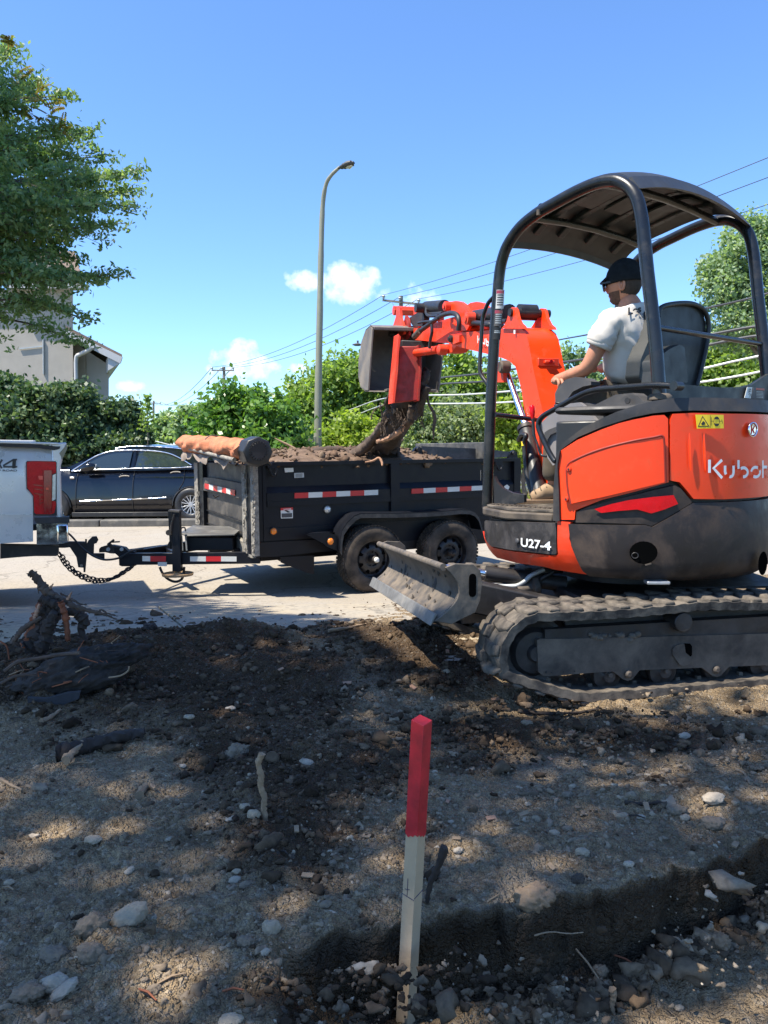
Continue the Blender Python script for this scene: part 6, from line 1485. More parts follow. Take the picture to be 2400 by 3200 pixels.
b = newbm(); tube(b, catmull([BP.pt(c3(*p), .08) for p in ((516, 340), (518, 390), (508, 440), (502, 495))], 5), .014, 8); build('arm_hose', b, m_hose, ex, 60)
b = newbm(); tube(b, catmull([BP.pt(c3(*p), .06) for p in ((430, 330), (470, 322), (520, 318), (560, 300))], 5), .012, 8); build('arm_hose', b, m_hose, ex, 60)
b = newbm(); tube(b, [BP.pt(c3(404, 420), .07), BP.pt(c3(440, 380), .06)], .028, 8); build('hose_fitting', b, m_steel, ex, 60)
# thumb cylinder
b = newbm(); A = BP.pt(c3(560, 503), .03); B_ = BP.pt(c3(416, 524), .03); tube(b, [A, B_], .036, 12); tcy = build('thumb_cylinder', b, m_orange2, ex, 60)
b = newbm(); tube(b, [B_, B_+(B_-A)*.18], .014, 8); build('rod', b, m_chrome, tcy, 60)
b = newbm(); c_ = BP.pt(c3(568, 504), .05); lathe(b, [(0, .02), (.03, .02), (.045, .01), (.045, -.06)], c_, BP.N, 14); build('pin', b, m_orange2, ex, 40)
# links at the end of the arm
slabp('bucket_link', c3, [(296, 228), (306, 220), (318, 230), (322, 290), (334, 330), (348, 372), (342, 404), (318, 412), (288, 400), (268, 362), (280, 330), (292, 290)], m_orange2, .02, .03, .006)
slabp('bucket_link', c3, [(330, 280), (345, 300), (352, 340), (352, 410), (330, 440), (312, 420), (330, 380), (318, 330)], m_redthumb, -.02, .03, .006)
slabp('bucket_link', c3, [(356, 232), (366, 222), (396, 224), (404, 238), (390, 320), (384, 436), (356, 430), (360, 320)], m_orange2, -.06, .04, .006)
slabp('bucket_link', c3, [(438, 240), (470, 246), (472, 330), (452, 330), (440, 300)], m_orange2, -.16, .03, .006)
b = newbm(); A = BP.pt(c3(268, 250), -.05); tube(b, [A, A+RB*.30], .05, 8); build('link_pin', b, m_orange2, ex, 40)
b = newbm(); A = BP.pt(c3(300, 400), -.0); tube(b, [A-RB*.10, A+RB*.30], .035, 12); build('bucket_pin', b, m_steeldk, ex, 40)
b = newbm(); A = BP.pt(c3(430, 232), -.0); tube(b, [A-RB*.03, A+RB*.20], .045, 12); build('link_pin', b, m_steeldk, ex, 40)
slabp('dark_link', c3, [(330, 300), (420, 240), (432, 300), (420, 350), (360, 350)], m_steeldk, -.05, .06, .006)
# bucket: mouth towards the camera
Yb = 7.75
bk0 = at(*c3(142, 365), Yb); 
Wd = .74; prof_b = [(0, .0), (.10, .035), (.30, .02), (.46, -.08), (.53, -.25), (.48, -.42), (.34, -.54), (.12, -.60), (-.02, -.615)]
def bprof3(s, d, z): return bk0 + RB*s + HB*d + ZZ*z + RB*(-.0)
b = newbm(); g1 = []
for j in range(13):
    s = Wd*j/12; tp_ = 1.0
    g1.append([b.verts.new(bk0+RB*(s*(1-.18*(-z/.6)) - .09*(-z/.6)*(1-2*j/12)*.6) + HB*d + ZZ*z) for d, z in prof_b])
for j in range(12):
    for i in range(len(prof_b)-1): b.faces.new((g1[j][i], g1[j+1][i], g1[j+1][i+1], g1[j][i+1]))
r = bmesh.ops.extrude_face_region(b, geom=b.faces[:])
for v in r['geom']:
    if isinstance(v, bmesh.types.BMVert): v.co += (v.co-(bk0+RB*Wd/2+HB*.2-ZZ*.3)).normalized()*.018
m_bucket = M('worn_bucket_steel', (.135, .12, .105), .6, .1, .25, 5, dust=.55, dcol=(.22, .185, .145), dscale=4, bmp=.2)
bu = build('bucket', b, m_bucket, ex, 50)
for s, sg in ((0, -1), (Wd, 1)):
    j = 0 if s == 0 else 12
    pts = [bk0+RB*(s*(1-.18*(-z/.6)) - .09*(-z/.6)*(1-2*j/12)*.6) + HB*d + ZZ*z for d, z in prof_b]
    b = newbm(); prism(b, pts, RB*.018*sg); build('bucket_side', b, m_bucket, bu, 40, bevel=.003)
b = newbm(); bar(b, bk0+HB*.02+ZZ*.0, bk0+RB*Wd+HB*.02, .06, .03); build('bucket_lip', b, m_bucket, bu, 30, bevel=.005)
b = newbm(); bar(b, bk0+RB*.1-ZZ*.612-HB*.05, bk0+RB*(Wd*.84)-ZZ*.612-HB*.05, .10, .025); build('cutting_edge', b, m_bucket, bu, 30, bevel=.004)
slabp('bucket_ear', c3, [(268, 372), (300, 372), (318, 400), (316, 440), (300, 500), (285, 520), (292, 450), (290, 400)], m_redthumb, .0, .03, .006)
# thumb: box section hanging in front of the bucket
T0 = at(*c3(300, 478), 7.45); 
def tq(x, y, Y): return at(*c3(x, y), Y)
b = newbm(); prism(b, [tq(306, 480, 7.45), tq(446, 480, 7.45), tq(452, 560, 7.42), tq(446, 640, 7.42), tq(432, 832, 7.42), tq(268, 850, 7.42), tq(296, 620, 7.42)], HB*.07); th_ = build('thumb', b, m_redthumb, ex, 30, bevel=.01)
b = newbm(); prism(b, [tq(300, 400, 7.35), tq(318, 420, 7.35), tq(306, 520, 7.35), tq(300, 640, 7.35), tq(278, 848, 7.35), tq(262, 852, 7.35), tq(272, 700, 7.35), tq(290, 520, 7.35)], HB*.16); build('thumb_side', b, m_orange2, th_, 30, bevel=.004)
b = newbm(); prism(b, [tq(434, 470, 7.4), tq(450, 480, 7.4), tq(452, 640, 7.4), tq(438, 836, 7.4), tq(424, 836, 7.4), tq(438, 640, 7.4)], HB*.14); build('thumb_side', b, m_redthumb, th_, 30, bevel=.004)
b = newbm(); prism(b, [tq(320, 440, 7.5), tq(555, 450, 7.5), tq(548, 500, 7.5), tq(455, 540, 7.5), tq(330, 520, 7.5)], HB*.10); build('thumb_bracket', b, m_steeldk, th_, 30, bevel=.01)

# ------------------------------------------------------------ the driver
man = thing('person', 'driver in a white T-shirt, dark cap and sunglasses seated at the controls', 'person', hl(.0, 0, 1.38))
def skin(name, joints, edges, mat, parent=man, sub=2, root=0):
    me = bpy.data.meshes.new(name); me.from_pydata([tuple(j[0]) for j in joints], edges, []); me.update()
    o = link(bpy.data.objects.new(name, me)); md = o.modifiers.new('skin', 'SKIN'); md.use_smooth_shade = True; md.branch_smoothing = .6
    for i, j in enumerate(joints):
        sv = me.skin_vertices[0].data[i]; sv.radius = j[1] if isinstance(j[1], tuple) else (j[1], j[1]); sv.use_root = (i == root)
    s = o.modifiers.new('sub', 'SUBSURF'); s.levels = sub; s.render_levels = sub
    dg = bpy.context.evaluated_depsgraph_get(); bpy.context.view_layer.update(); m2 = bpy.data.meshes.new_from_object(o.evaluated_get(dg)); m2.name = name
    bpy.data.objects.remove(o); return finish(name, m2, mat, parent, 180)
def mp_(k, x, y, Y): return at(*k(x, y), Y)
hip = hl(-.05, -.02, 1.42)
chest = mp_(c9, 735, 640, 4.38); neckb = mp_(c9, 722, 440, 4.40); head_c = mp_(c9, 665, 300, 4.42)
mid = mp_(c9, 715, 850, 4.40); pel = mp_(c9, 720, 1010, 4.42)
shL = mp_(c9, 570, 560, 4.28); elL = mp_(c9, 410, 895, 4.33); wrL = mp_(c9, 175, 975, 4.62); 
shR = mp_(c9, 800, 560, 4.62); elR = shR+V((-.02, .12, -.26)); wrR = elR+H*.26+V((0, 0, .02))
kneeL = hl(.38, .13, 1.36); footL = hl(.42, .13, zfl+.12)
kneeR = hl(.40, -.16, 1.36); footR = hl(.46, -.16, zfl+.12)
body = skin('body', [(pel, .10), (mid, .09), (chest, .11), (neckb, .075), (head_c-ZZ*.06, .06), (shL, .056), (elL, .045), (wrL, .029), (shR, .066), (elR, .045), (wrR, .03), (kneeL, .05), (footL, .035), (kneeR, .05), (footR, .035)],
 [(0, 1), (1, 2), (2, 3), (3, 4), (2, 5), (5, 6), (6, 7), (2, 8), (8, 9), (9, 10), (0, 11), (11, 12), (0, 13), (13, 14)], m_skin)
# head, shaped from a sphere: faces left and away
face = V((-.80, .60, -.05)).normalized(); fs_ = face.cross(ZZ).normalized(); fu = fs_.cross(face).normalized()
def headpt(f, s, z): return head_c+face*f+fs_*s+fu*z
b = newbm(); bmesh.ops.create_uvsphere(b, u_segments=32, v_segments=24, radius=1)
for v in b.verts:
    x, y, z = v.co; f = x*.098; s = y*.077; w = z*.122
    if z < 0: f = x*(.098-.018*(-z))+.014*(-z); s = y*(.077-.022*(-z)**1.3)
    if x > .55 and -.35 < z < .15 and abs(y) < .22: f += .022*(1-abs(y)/.22)*max(0, 1-abs(z+.12)/.25)       # nose
    if x > .5 and -.62 < z < -.45 and abs(y) < .3: f += .006
    if x > .4 and z < -.70: f += .014
    if x > .6 and .0 < z < .25 and .15 < abs(y) < .5: f -= .010
    v.co = headpt(f, s, w)
build('head', b, m_skin, man, 180)
for sg in (-1, 1):
    b = newbm(); tube(b, [headpt(-.012+.018*math.cos(a)*.8, sg*.075, -.018+.030*math.sin(a)) for a in np.linspace(0, 6.28, 12)[:-1]], .0075, 6, closed=True); box(b, headpt(-.01, sg*.073, -.018), (.02, .01, .045), face, fu); build('ear', b, m_skin, man, 180)
b = newbm(); bmesh.ops.create_uvsphere(b, u_segments=28, v_segments=20, radius=1)     # close-cropped hair
for v in b.verts:
    x, y, z = v.co; f = x*.100-.005; s = y*.0795; w = z*.124
    if z < 0: f = x*(.100-.018*(-z))+.008*(-z)-.004; s = y*(.0785-.022*(-z)**1.3)
    if x > .05 and z < .3: f -= .03; s *= .94
    if z < -.55: f *= .9; s *= .9
    v.co = headpt(f, s, w)
build('hair', b, m_hair, man, 180)
b = newbm(); tube(b, catmull([headpt(.075, s, w) for s, w in ((-.055, -.05), (-.052, -.085), (-.025, -.108), (0, -.112), (.025, -.108), (.052, -.085), (.055, -.05))], 4), [.014]*40, 8); b.free()
b = newbm(); bmesh.ops.create_uvsphere(b, u_segments=28, v_segments=20, radius=1)     # cap crown
for v in b.verts:
    x, y, z = v.co; z2 = max(z, -.12); v.co = headpt(x*.108-.003, y*.088, .012+z2*.128)
cap = build('cap', b, m_cap, man, 180)
b = newbm(); n = 10; gA = []
for i in range(n+1):
    a = -1.0+2.0*i/n; gA.append([b.verts.new(headpt(.098*math.cos(a*.95), .082*math.sin(a*.95), .045)), b.verts.new(headpt(.098*math.cos(a*.9)+.040*math.cos(a*1.2), .080*math.sin(a*.95), .034-.016*math.cos(a)))])
for i in range(n): b.faces.new((gA[i][0], gA[i+1][0], gA[i+1][1], gA[i][1]))
r = bmesh.ops.extrude_face_region(b, geom=b.faces[:])
for v in r['geom']:
    if isinstance(v, bmesh.types.BMVert): v.co += fu*.004
build('cap_peak', b, m_cap, cap, 60)
gl_ = thing; b = newbm()
for sg in (-1, 1):
    prism(b, [headpt(.104, sg*.012, .012), headpt(.104, sg*.060, .014), headpt(.098, sg*.066, .0), headpt(.096, sg*.058, -.036), headpt(.104, sg*.022, -.036), headpt(.107, sg*.012, -.018)], face*.006)
sg_ = build('sunglasses', b, m_glass, man, 30, bevel=.002)
b = newbm()
for sg in (-1, 1): bar(b, headpt(.104, sg*.066, .008), headpt(-.005, sg*.080, .004), .004, .010)
bar(b, headpt(.108, -.014, .006), headpt(.108, .014, .006), .004, .005); bar(b, headpt(.106, -.066, .014), headpt(.106, .066, .014), .006, .005)
build('glasses_frame', b, m_hose, sg_, 30)
# T-shirt
sleeve_end = shL.lerp(elL, .59)
sh = skin('t_shirt', [(pel+ZZ*.0, (.20, .18)), (mid, (.180, .165)), (chest, (.215, .19)), (neckb-ZZ*.040, (.145, .14)), (shL+ZZ*.02, .096), (sleeve_end, .080), (shR, .09), (shR.lerp(elR, .5), .082), (mp_(c9, 800, 530, 4.44), .13)], [(0, 1), (1, 2), (2, 3), (2, 4), (4, 5), (2, 8), (8, 6), (6, 7)], m_shirt, sub=3)
# folds in the cloth
me = sh.data; co = np.empty(len(me.vertices)*3, np.float32); me.vertices.foreach_get('co', co); co = co.reshape(-1, 3)
nr_ = np.empty(len(me.vertices)*3, np.float32); me.vertices.foreach_get('normal', nr_); nr_ = nr_.reshape(-1, 3)
_a = co[:, 2]*.9+co[:, 0]*.8; _f = fbm(_a*1.0, (co[:, 0]-co[:, 2]*.8+co[:, 1])*.45, 19, 3); co += nr_*(.0065*(1-np.abs(_f)*3.2).clip(-.6, 1)*np.clip((.50-co[:, 2])*3, .25, 1)-.003)[:, None]; me.vertices.foreach_set('co', co.ravel()); me.update()
_d = (elL-shL).normalized(); b = newbm(); lathe(b, [(.066, -.022), (.073, -.018), (.072, .012), (.064, .016)], sleeve_end-_d*.03, _d, 24, close=True); build('sleeve_hem', b, m_shirt, sh, 180)
b = newbm(); bmesh.ops.create_uvsphere(b, u_segments=32, v_segments=24, radius=1); bmesh.ops.delete(b, geom=[v for v in b.verts if v.co.z > -.28 or v.co.x < -.1 or v.co.z < -.93], context='VERTS')
for v in b.verts:
    x, y, z = v.co*1.012; v.co = headpt(x*(.098+.018*z)-.014*z+(.014 if x > .4 and z < -.70 else 0), y*(.077-.022*(-z)**1.3), z*.122)
build('stubble', b, M('dark_stubble', (.10, .05, .032), .8, 0, .3, 60), man, 180)
# print on the back of the shirt, wrapped by casting the letters onto the cloth
def cast_text(name, txt, k, p0, p1, hpx, mat, bold):
    vs, fs = text_mesh(txt, 1, bold); w = max(v[0] for v in vs); x0 = min(v[0] for v in vs); w -= x0; hh = max(v[1] for v in vs)
    bpy.context.view_layer.update(); dg = bpy.context.evaluated_depsgraph_get(); oe = sh.evaluated_get(dg); b = newbm(); V_ = []
    M_ = Matrix.Translation(wloc(sh)); Mi = M_.inverted(); last = 4.3
    for x, y in vs:
        px = k(p0[0]+(p1[0]-p0[0])*(x-x0)/w, p0[1]+(p1[1]-p0[1])*(x-x0)/w-hpx*y/hh); d = pxdir(*px).normalized()
        ok, loc_, nrm_, _ = oe.ray_cast(Mi @ CAM, d)
        if ok: q_ = M_ @ loc_; last = (q_-CAM).length
        else: q_ = CAM+d*last
        V_.append(b.verts.new(q_-d*.022))
    for f in fs:
        try: b.faces.new([V_[i] for i in f])
        except ValueError: pass
    return build(name, b, mat, sh, None)
cast_text('shirt_print', 'Les', c9, (692, 517), (784, 497), 50, m_hose, .04)
cast_text('shirt_print', 'PAVA', c9, (760, 520), (812, 520), 16, m_hose, .0)
cast_text('shirt_print', 'DÉ', c9, (779, 540), (806, 540), 16, m_hose, .0)
# trousers
skin('trousers', [(pel-ZZ*.05, (.16, .15)), (hl(.0, .10, 1.42), .12), (kneeL, .088), (kneeL.lerp(footL, .5), .078), (footL+ZZ*.03, .070), (hl(.0, -.12, 1.42), .12), (kneeR, .088), (kneeR.lerp(footR, .5), .078), (footR+ZZ*.03, .070)], [(0, 1), (1, 2), (2, 3), (3, 4), (0, 5), (5, 6), (6, 7), (7, 8)], m_pants)
# hand on the joystick: palm and five curled fingers
palm = JT+ZZ*.075
hdir = (palm-wrL).normalized(); hs2 = hdir.cross(ZZ).normalized(); hn = hs2.cross(hdir).normalized()
b_j = [(wrL, .028), (wrL.lerp(palm, .55)+hn*.006, (.040, .026)), (palm+hn*.004, (.044, .024))]; ed_ = [(0, 1), (1, 2)]
skin('hand', b_j, ed_, m_skin, man, 2)
for i, (s, L_) in enumerate(((-.033, .070), (-.011, .080), (.011, .077), (.032, .062))):
    r_ = palm+hs2*s+hn*.006-hdir*.012; k1 = r_+hdir*L_*.50+hn*.012; k2 = k1+hdir*L_*.30-hn*L_*.38; k3 = k2-hdir*L_*.04-hn*L_*.36
    skin('finger', [(r_, .0115), (k1, .0105), (k2, .0095), (k3, .008)], [(0, 1), (1, 2), (2, 3)], m_skin, man, 2)
r_ = wrL.lerp(palm, .6)-hs2*.035; skin('thumb', [(r_, .014), (r_-hs2*.022+hdir*.035-hn*.012, .0125), (r_-hs2*.012+hdir*.066-hn*.032, .0105)], [(0, 1), (1, 2)], m_skin, man, 2)
# right hand and work boots
rh = wrR+H*.07; skin('hand', [(wrR, .028), (rh, (.04, .026)), (rh+H*.05-ZZ*.03, (.036, .02))], [(0, 1), (1, 2)], m_skin, man, 2)
for fl, fwd in ((footL, (at(*c2(262, 700), 4.72))), (footR, footR+H*.24)):
    tgt = V((fwd.x, fwd.y, zfl+.055)) ; heel = V((fl.x, fl.y, zfl+.06)); dr_ = (tgt-heel); dr_.z = 0
    if dr_.length > .27: dr_ = dr_.normalized()*.27
    dr_n = dr_.normalized()
    bt = skin('boot', [(V((fl.x, fl.y, zfl+.17)), .055), (heel+ZZ*.015, .050), (heel+dr_*.45+ZZ*.012, (.046, .05)), (heel+dr_*.85-ZZ*.004, (.042, .05)), (heel-dr_n*.03, .045)], [(0, 1), (1, 2), (2, 3), (1, 4)], m_boot, man, 2)
    b = newbm(); sd_ = dr_n.cross(ZZ); out_ = []
    for t_, w_ in ((-.07, .032), (-.03, .043), (.08, .040), (.17, .052), (.24, .048), (.285, .025)): out_.append((t_, w_))
    prism(b, [heel+dr_n*t_+sd_*w_-ZZ*.036+ZZ*0 for t_, w_ in out_]+[heel+dr_n*t_-sd_*w_-ZZ*.036 for t_, w_ in reversed(out_)], ZZ*.026); build('sole', b, m_sole, bt, 40, bevel=.004)
    for k_ in range(4):
        b = newbm(); c_ = heel+dr_n*(.045+.035*k_)+ZZ*(.085-.016*k_); tube(b, [c_+sd_*.035-ZZ*.02, c_+ZZ*.002, c_-sd_*.035-ZZ*.02], .0035, 5); build('lace', b, m_pants, bt, 60)
# ------------------------------------------------------------ dump trailer
AT = math.radians(28); T = V((math.cos(AT), math.sin(AT), 0)); NT = V((-math.sin(AT), math.cos(AT), 0))     # along, and away from camera
WF = V((-.065, 8.4, 0)); ZS = -.41
TS = Flat(WF+NT*.29, T)                          # near side of the box
tr = thing('dump_trailer', 'black tandem axle dump trailer loaded with soil and roots', 'trailer', WF+T*.4+NT*1.2+ZZ*ZS)
def tp2_(k, pts, o=0): return [TS.px(k(*p), o) for p in pts]
def tpan(name, k, pts, off, thick, mat, rnd=.006, parent=tr, surf=TS, label=None, grid=None):
    b = newbm(); panel(b, [surf.px(k(*p), off) for p in pts], surf, off, thick, rnd, grid); return build(name, b, mat, parent, 35, label=label)
uF = TS.px(c4(607, 600))[0]; uB = TS.px(c6(1500, 400))[0]
zR = TS.px(c4(640, 300))[1]; zR2 = TS.px(c4(640, 325))[1]
zLt, zLb = TS.px(c4(1000, 452))[1], TS.px(c4(1000, 490))[1]; zK1, zK2 = TS.px(c4(1000, 545))[1], TS.px(c4(1000, 575))[1]
zB = TS.px(c4(700, 810))[1]; zBB = TS.px(c4(700, 915))[1]; uFront2 = TS.px(c4(617, 900))[0]
def rect(u0, u1, z0, z1): return [(u0, z0), (u1, z0), (u1, z1), (u0, z1)]
def tr_rect(name, u0, u1, z0, z1, off, thick, mat=None, rnd=.005, surf=TS, parent=tr):
    b = newbm(); panel(b, rect(u0, u1, z0, z1), surf, off, thick, rnd); return build(name, b, mat or m_trailer, parent, 35)
uC1 = TS.px(c4(690, 500))[0]; uM0, uM1 = TS.px(c6(660, 450))[0], TS.px(c6(716, 450))[0]
tr_rect('top_rail', uF, uB, zR2, zR, .03, .09)
tr_rect('side_panel', uC1, uM0, zLt, zR2, -.03, .02); tr_rect('side_panel', uM1, uB-.1, zLt, zR2, -.03, .02)
for a, c in ((uC1, uM0), (uM1, uB-.1)):
    b = newbm(); pts = [TS.map(a, zLt, -.03), TS.map(c, zLt, -.03), TS.map(c, zLb, .022), TS.map(a, zLb, .022)]; prism(b, pts, -TS.N*.015-ZZ*.005); build('side_ledge', b, m_trailer, tr, 35)
    tr_rect('side_band', a, c, zK1, zLb, .022, .05); tr_rect('lower_ledge', a, c, zK2, zK1, .028, .03)
tr_rect('lower_side_panel', uC1, uB-.1, zB, zK2, .0, .03)
tr_rect('lower_rail', uC1, uB-.1, zB+.09, zB+.13, .012, .03)
tr_rect('corner_post', uF, uC1, zB, zR2, .012, .07); tr_rect('corner_fold', uF+.10, uF+.13, zB, zR2, .022, .02)
tr_rect('stake_post', uM0, uM1, zK2-.12, zR2, .035, .07); tr_rect('corner_post', uB-.1, uB, zB, zR2, .03, .09)
b = newbm(); panel(b, [TS.px(c4(617, 822)), TS.px(c4(618, 918)), TS.px(c4(780, 912)), (TS.px(c4(1000, 905))[0], zBB+.01), (uB, zBB+.02), (uB, zB-.006), TS.px(c4(1000, 803))], TS, -.01, .06, .005); build('subframe', b, m_trailer, tr, 35)
tpan('splash_plate', c4, [(782, 915), (1000, 905), (1000, 1026), (960, 1020), (784, 950)], .02, .012, m_trailer, .003)
# far side, floor, tailgate
WB = 1.98
TF = Flat(TS.O+NT*WB, T)
b = newbm(); prism(b, [TS.map(uF, zBB, 0)+NT*WB, TS.map(uB, zBB, 0)+NT*WB, TS.map(uB, zR, 0)+NT*WB, TS.map(uF, zR, 0)+NT*WB], NT*.05); build('far_side', b, m_trailer, tr, 35)
b = newbm(); prism(b, [TS.map(uF+.05, zB+.02, -.04), TS.map(uB-.05, zB+.02, -.04), TS.map(uB-.05, zB+.02, -.04)+NT*(WB-.06), TS.map(uF+.05, zB+.02, -.04)+NT*(WB-.06)], -ZZ*.05); build('bed_floor', b, m_trailer, tr, 35)
tg_t = TS.px(c6(1300, 205))[1]
# tailgate stands a little above the rail
GP = Flat(TS.map(uB, 0, 0), NT)
TG0 = V(GP.O)
b = newbm(); zgt = zR+.20; prism(b, [TG0-T*.42+NT*.10+ZZ*(zR-.6), TG0-T*.42+NT*(WB-.1)+ZZ*(zR-.6), TG0-T*.42+NT*(WB-.1)+ZZ*zgt, TG0-T*.42+NT*.10+ZZ*zgt], T*.05); 
build('tailgate', b, M('scuffed_tailgate', (.045, .046, .048), .55, 0, .25, 5, dust=.55, dcol=(.15, .145, .13), dscale=6, bmp=.1, scratch=.9), tr, 35, bevel=.01)
tgp = tpan('tailgate_top', c6, [(866, 196), (1250, 212), (1440, 232), (1448, 262), (1250, 282), (868, 282)], -.35, .05, M('scuffed_gate_bar', (.055, .056, .058), .55, 0, .25, 6, dust=.5, dcol=(.17, .165, .15), dscale=9, bmp=.1, scratch=.9))
for x, y in ((842, 215), (1462, 240)):
    tpan('gate_hinge', c6, [(x-26, y+34), (x-26, y+14), (x-12, y-8), (x+8, y-18), (x+26, y-6), (x+30, y+34)], -.33, .06, m_trailer, .008)
    b = newbm(); c_ = TS.pt(c6(x, y), -.32); lathe(b, [(0, .02), (.02, .02), (.025, 0)], c_, TS.N, 12); build('hinge_pin', b, m_steeldk, tr, 40)
tpan('gate_beam', c6, [(790, 232), (866, 236), (866, 262), (850, 278), (820, 262), (790, 254)], -.36, .05, m_trailer, .004)
# latches and rings
for k, pts in ((c4, arc(737, 352, 20, 36, 200, -20, 10)), (c6, arc(1372, 322, 16, 26, 190, -10, 10))):
    b = newbm(); P = [TS.pt(k(x, 2*(352 if k is c4 else 322)-y), .06) for x, y in pts]; tube(b, P, .014, 8); build('tie_ring', b, m_trailer, tr, 60)
tpan('ring_bracket', c4, [(700, 318), (758, 318), (758, 344), (705, 340)], .05, .03, m_trailer); tpan('ring_bracket', c6, [(1350, 295), (1395, 295), (1395, 318), (1350, 318)], .05, .03, m_trailer)
tpan('gusset_plate', c6, [(1336, 392), (1370, 440), (1440, 490), (1500, 510), (1500, 560), (1336, 560)], .05, .02, m_trailer, .003)
tpan('white_decal', c6, [(1402, 455), (1420, 444), (1436, 458), (1430, 476), (1408, 474)], .055, .003, m_whiteref, 0)
# reflective tape
def tape(k, p0, p1, h0, h1, n, first, surf, off):
    for i in range(n):
        a = i/n; c = (i+1)/n; m_ = (m_redref, m_whiteref)[(i+first) % 2]
        L = lambda t_: (p0[0]+(p1[0]-p0[0])*t_, p0[1]+(p1[1]-p0[1])*t_); hh = lambda t_: h0+(h1-h0)*t_
        q = [L(a), L(c), (L(c)[0], L(c)[1]+hh(c)), (L(a)[0], L(a)[1]+hh(a))]
        b = newbm(); panel(b, [surf.px(k(*p), off) for p in q], surf, off, .003, 0); build('reflector_strip', b, m_, tr, None)
tape(c4, (872, 499), (1414, 478), 35, 33, 6, 0, TS, .026)
tape(c6, (801, 472), (1345, 447), 32, 29, 7, 0, TS, .026)
tpan('danger_label', c4, [(782, 596), (861, 592), (861, 662), (784, 664)], .004, .003, m_whiteref, 0)
tpan('danger_label_header', c4, [(782, 596), (861, 592), (861, 608), (782, 612)], .006, .003, m_redref, 0)
tpan('danger_label_text', c4, [(788, 632), (856, 629), (856, 656), (789, 659)], .006, .003, m_greydk, 0)
tpan('danger_label_drawing', c4, [(806, 612), (818, 608), (836, 618), (846, 624), (828, 626)], .006, .003, m_print, 0)
text_on('danger_word', 'DANGER', TS, (800, 609), (850, 607), 9, m_white, tr, .0072, .01, k=c4)
tpan('paper_label', c4, [(806, 338), (864, 336), (866, 362), (810, 366)], -.026, .003, m_whiteref, 0)
tpan('serial_plate', c4, [(869, 370), (933, 367), (934, 398), (871, 402)], -.026, .003, m_galv, 0)
strokes('serial_print', c4, [[(884, 378+i*6), (928, 376+i*6)] for i in range(4)] + [[(874, 374), (874, 396)]], .004, TS, m_greydk, tr, -.024)
for p, r_, mt, of in (((736, 747), .036, m_amber, .014), ((1105, 813), .036, m_amber, .22), ((1085, 606), .040, m_clear, .004)):
    c_ = TS.pt(c4(*p), of); b = newbm(); lathe(b, [(0, .022), (r_*.6, .019), (r_*.92, .010), (r_, 0), (r_, -.01)], c_, TS.N, 20); lt = build('marker_lamp', b, mt, tr, 60)
    b = newbm(); lathe(b, [(r_*.98, .004), (r_*1.18, .003), (r_*1.18, -.01)], c_, TS.N, 20); build('lamp_bezel', b, m_hose, lt, 60)
# front panel, seen obliquely
FPn = Flat(TS.map(uF, 0, .01), NT)
def fpan(name, pts, off, thick, mat, rnd=.005, k=c4): 
    b = newbm(); panel(b, [FPn.px(k(*p), off) for p in pts], FPn, off, thick, rnd); return build(name, b, mat, tr, 35)
vF = lambda x: FPn.px(c4(x, 600))[0]
vn, vf = FPn.px(c4(600, 600))[0], FPn.px(c4(236, 600))[0]
ztF, zbF = FPn.px(c4(600, 318))[1], FPn.px(c4(600, 905))[1]
lo_, hi_ = min(vn, vf), max(vn, vf)
b = newbm(); panel(b, rect(lo_, hi_, zbF+.02, ztF), FPn, -.02, .04, .004); build('front_panel', b, m_trdust, tr, 35)
fpan('front_band', [(250, 398), (345, 402), (540, 442), (546, 545), (400, 505), (252, 478)], .035, .05, m_trdust, .01)
for (x0, x1, mt) in ((234, 256, m_mudpost), (256, 282, m_trailer), (540, 566, m_mudpost), (566, 596, m_trailer), (596, 616, m_mudpost)):
    a, c = FPn.px(c4(x0, 600), .03)[0], FPn.px(c4(x1, 600), .03)[0]; b = newbm(); panel(b, rect(min(a, c), max(a, c), zbF+(.02 if x0 > 500 else .16), ztF+.0), FPn, .05 if mt is m_mudpost else .035, .06, .006); build('front_post', b, mt, tr, 35, label='mud-spattered front post' if mt is m_mudpost else None)
for x, y in ((290, 605), (290, 690)):
    a = FPn.px(c4(285, y), 0); c = FPn.px(c4(548, y+88), 0); b = newbm(); bar(b, FPn.map(a[0], a[1], -.012), FPn.map(c[0], c[1], -.012), .02, .012, ZZ); build('panel_seam', b, m_trailer, tr, 30)
b = newbm(); panel(b, [FPn.px(c4(*p), 0) for p in ((252, 700), (480, 770), (512, 785), (600, 860), (612, 920), (516, 884), (505, 830), (262, 712))], FPn, .03, .05, .004); build('front_sill', b, m_mudpost, tr, 35)
for i in range(7):
    t0, t1 = i/7, (i+1)/7; L = lambda t_: (289+(484-289)*t_, 436+(480-436)*t_); hh = 34
    q = [L(t0), L(t1), (L(t1)[0], L(t1)[1]+36), (L(t0)[0], L(t0)[1]+32)]
    b = newbm(); panel(b, [FPn.px(c4(*p), .038) for p in q], FPn, .038, .003, 0); build('reflector_strip', b, (m_redref, m_whiteref)[i % 2], tr, None)
b = newbm(); c_ = FPn.pt(c4(385, 515), .04); tube(b, [c_, c_+FPn.N*.05-ZZ*.02, c_+FPn.N*.08+ZZ*.01], .008, 6); build('hook', b, m_steeldk, tr, 60)
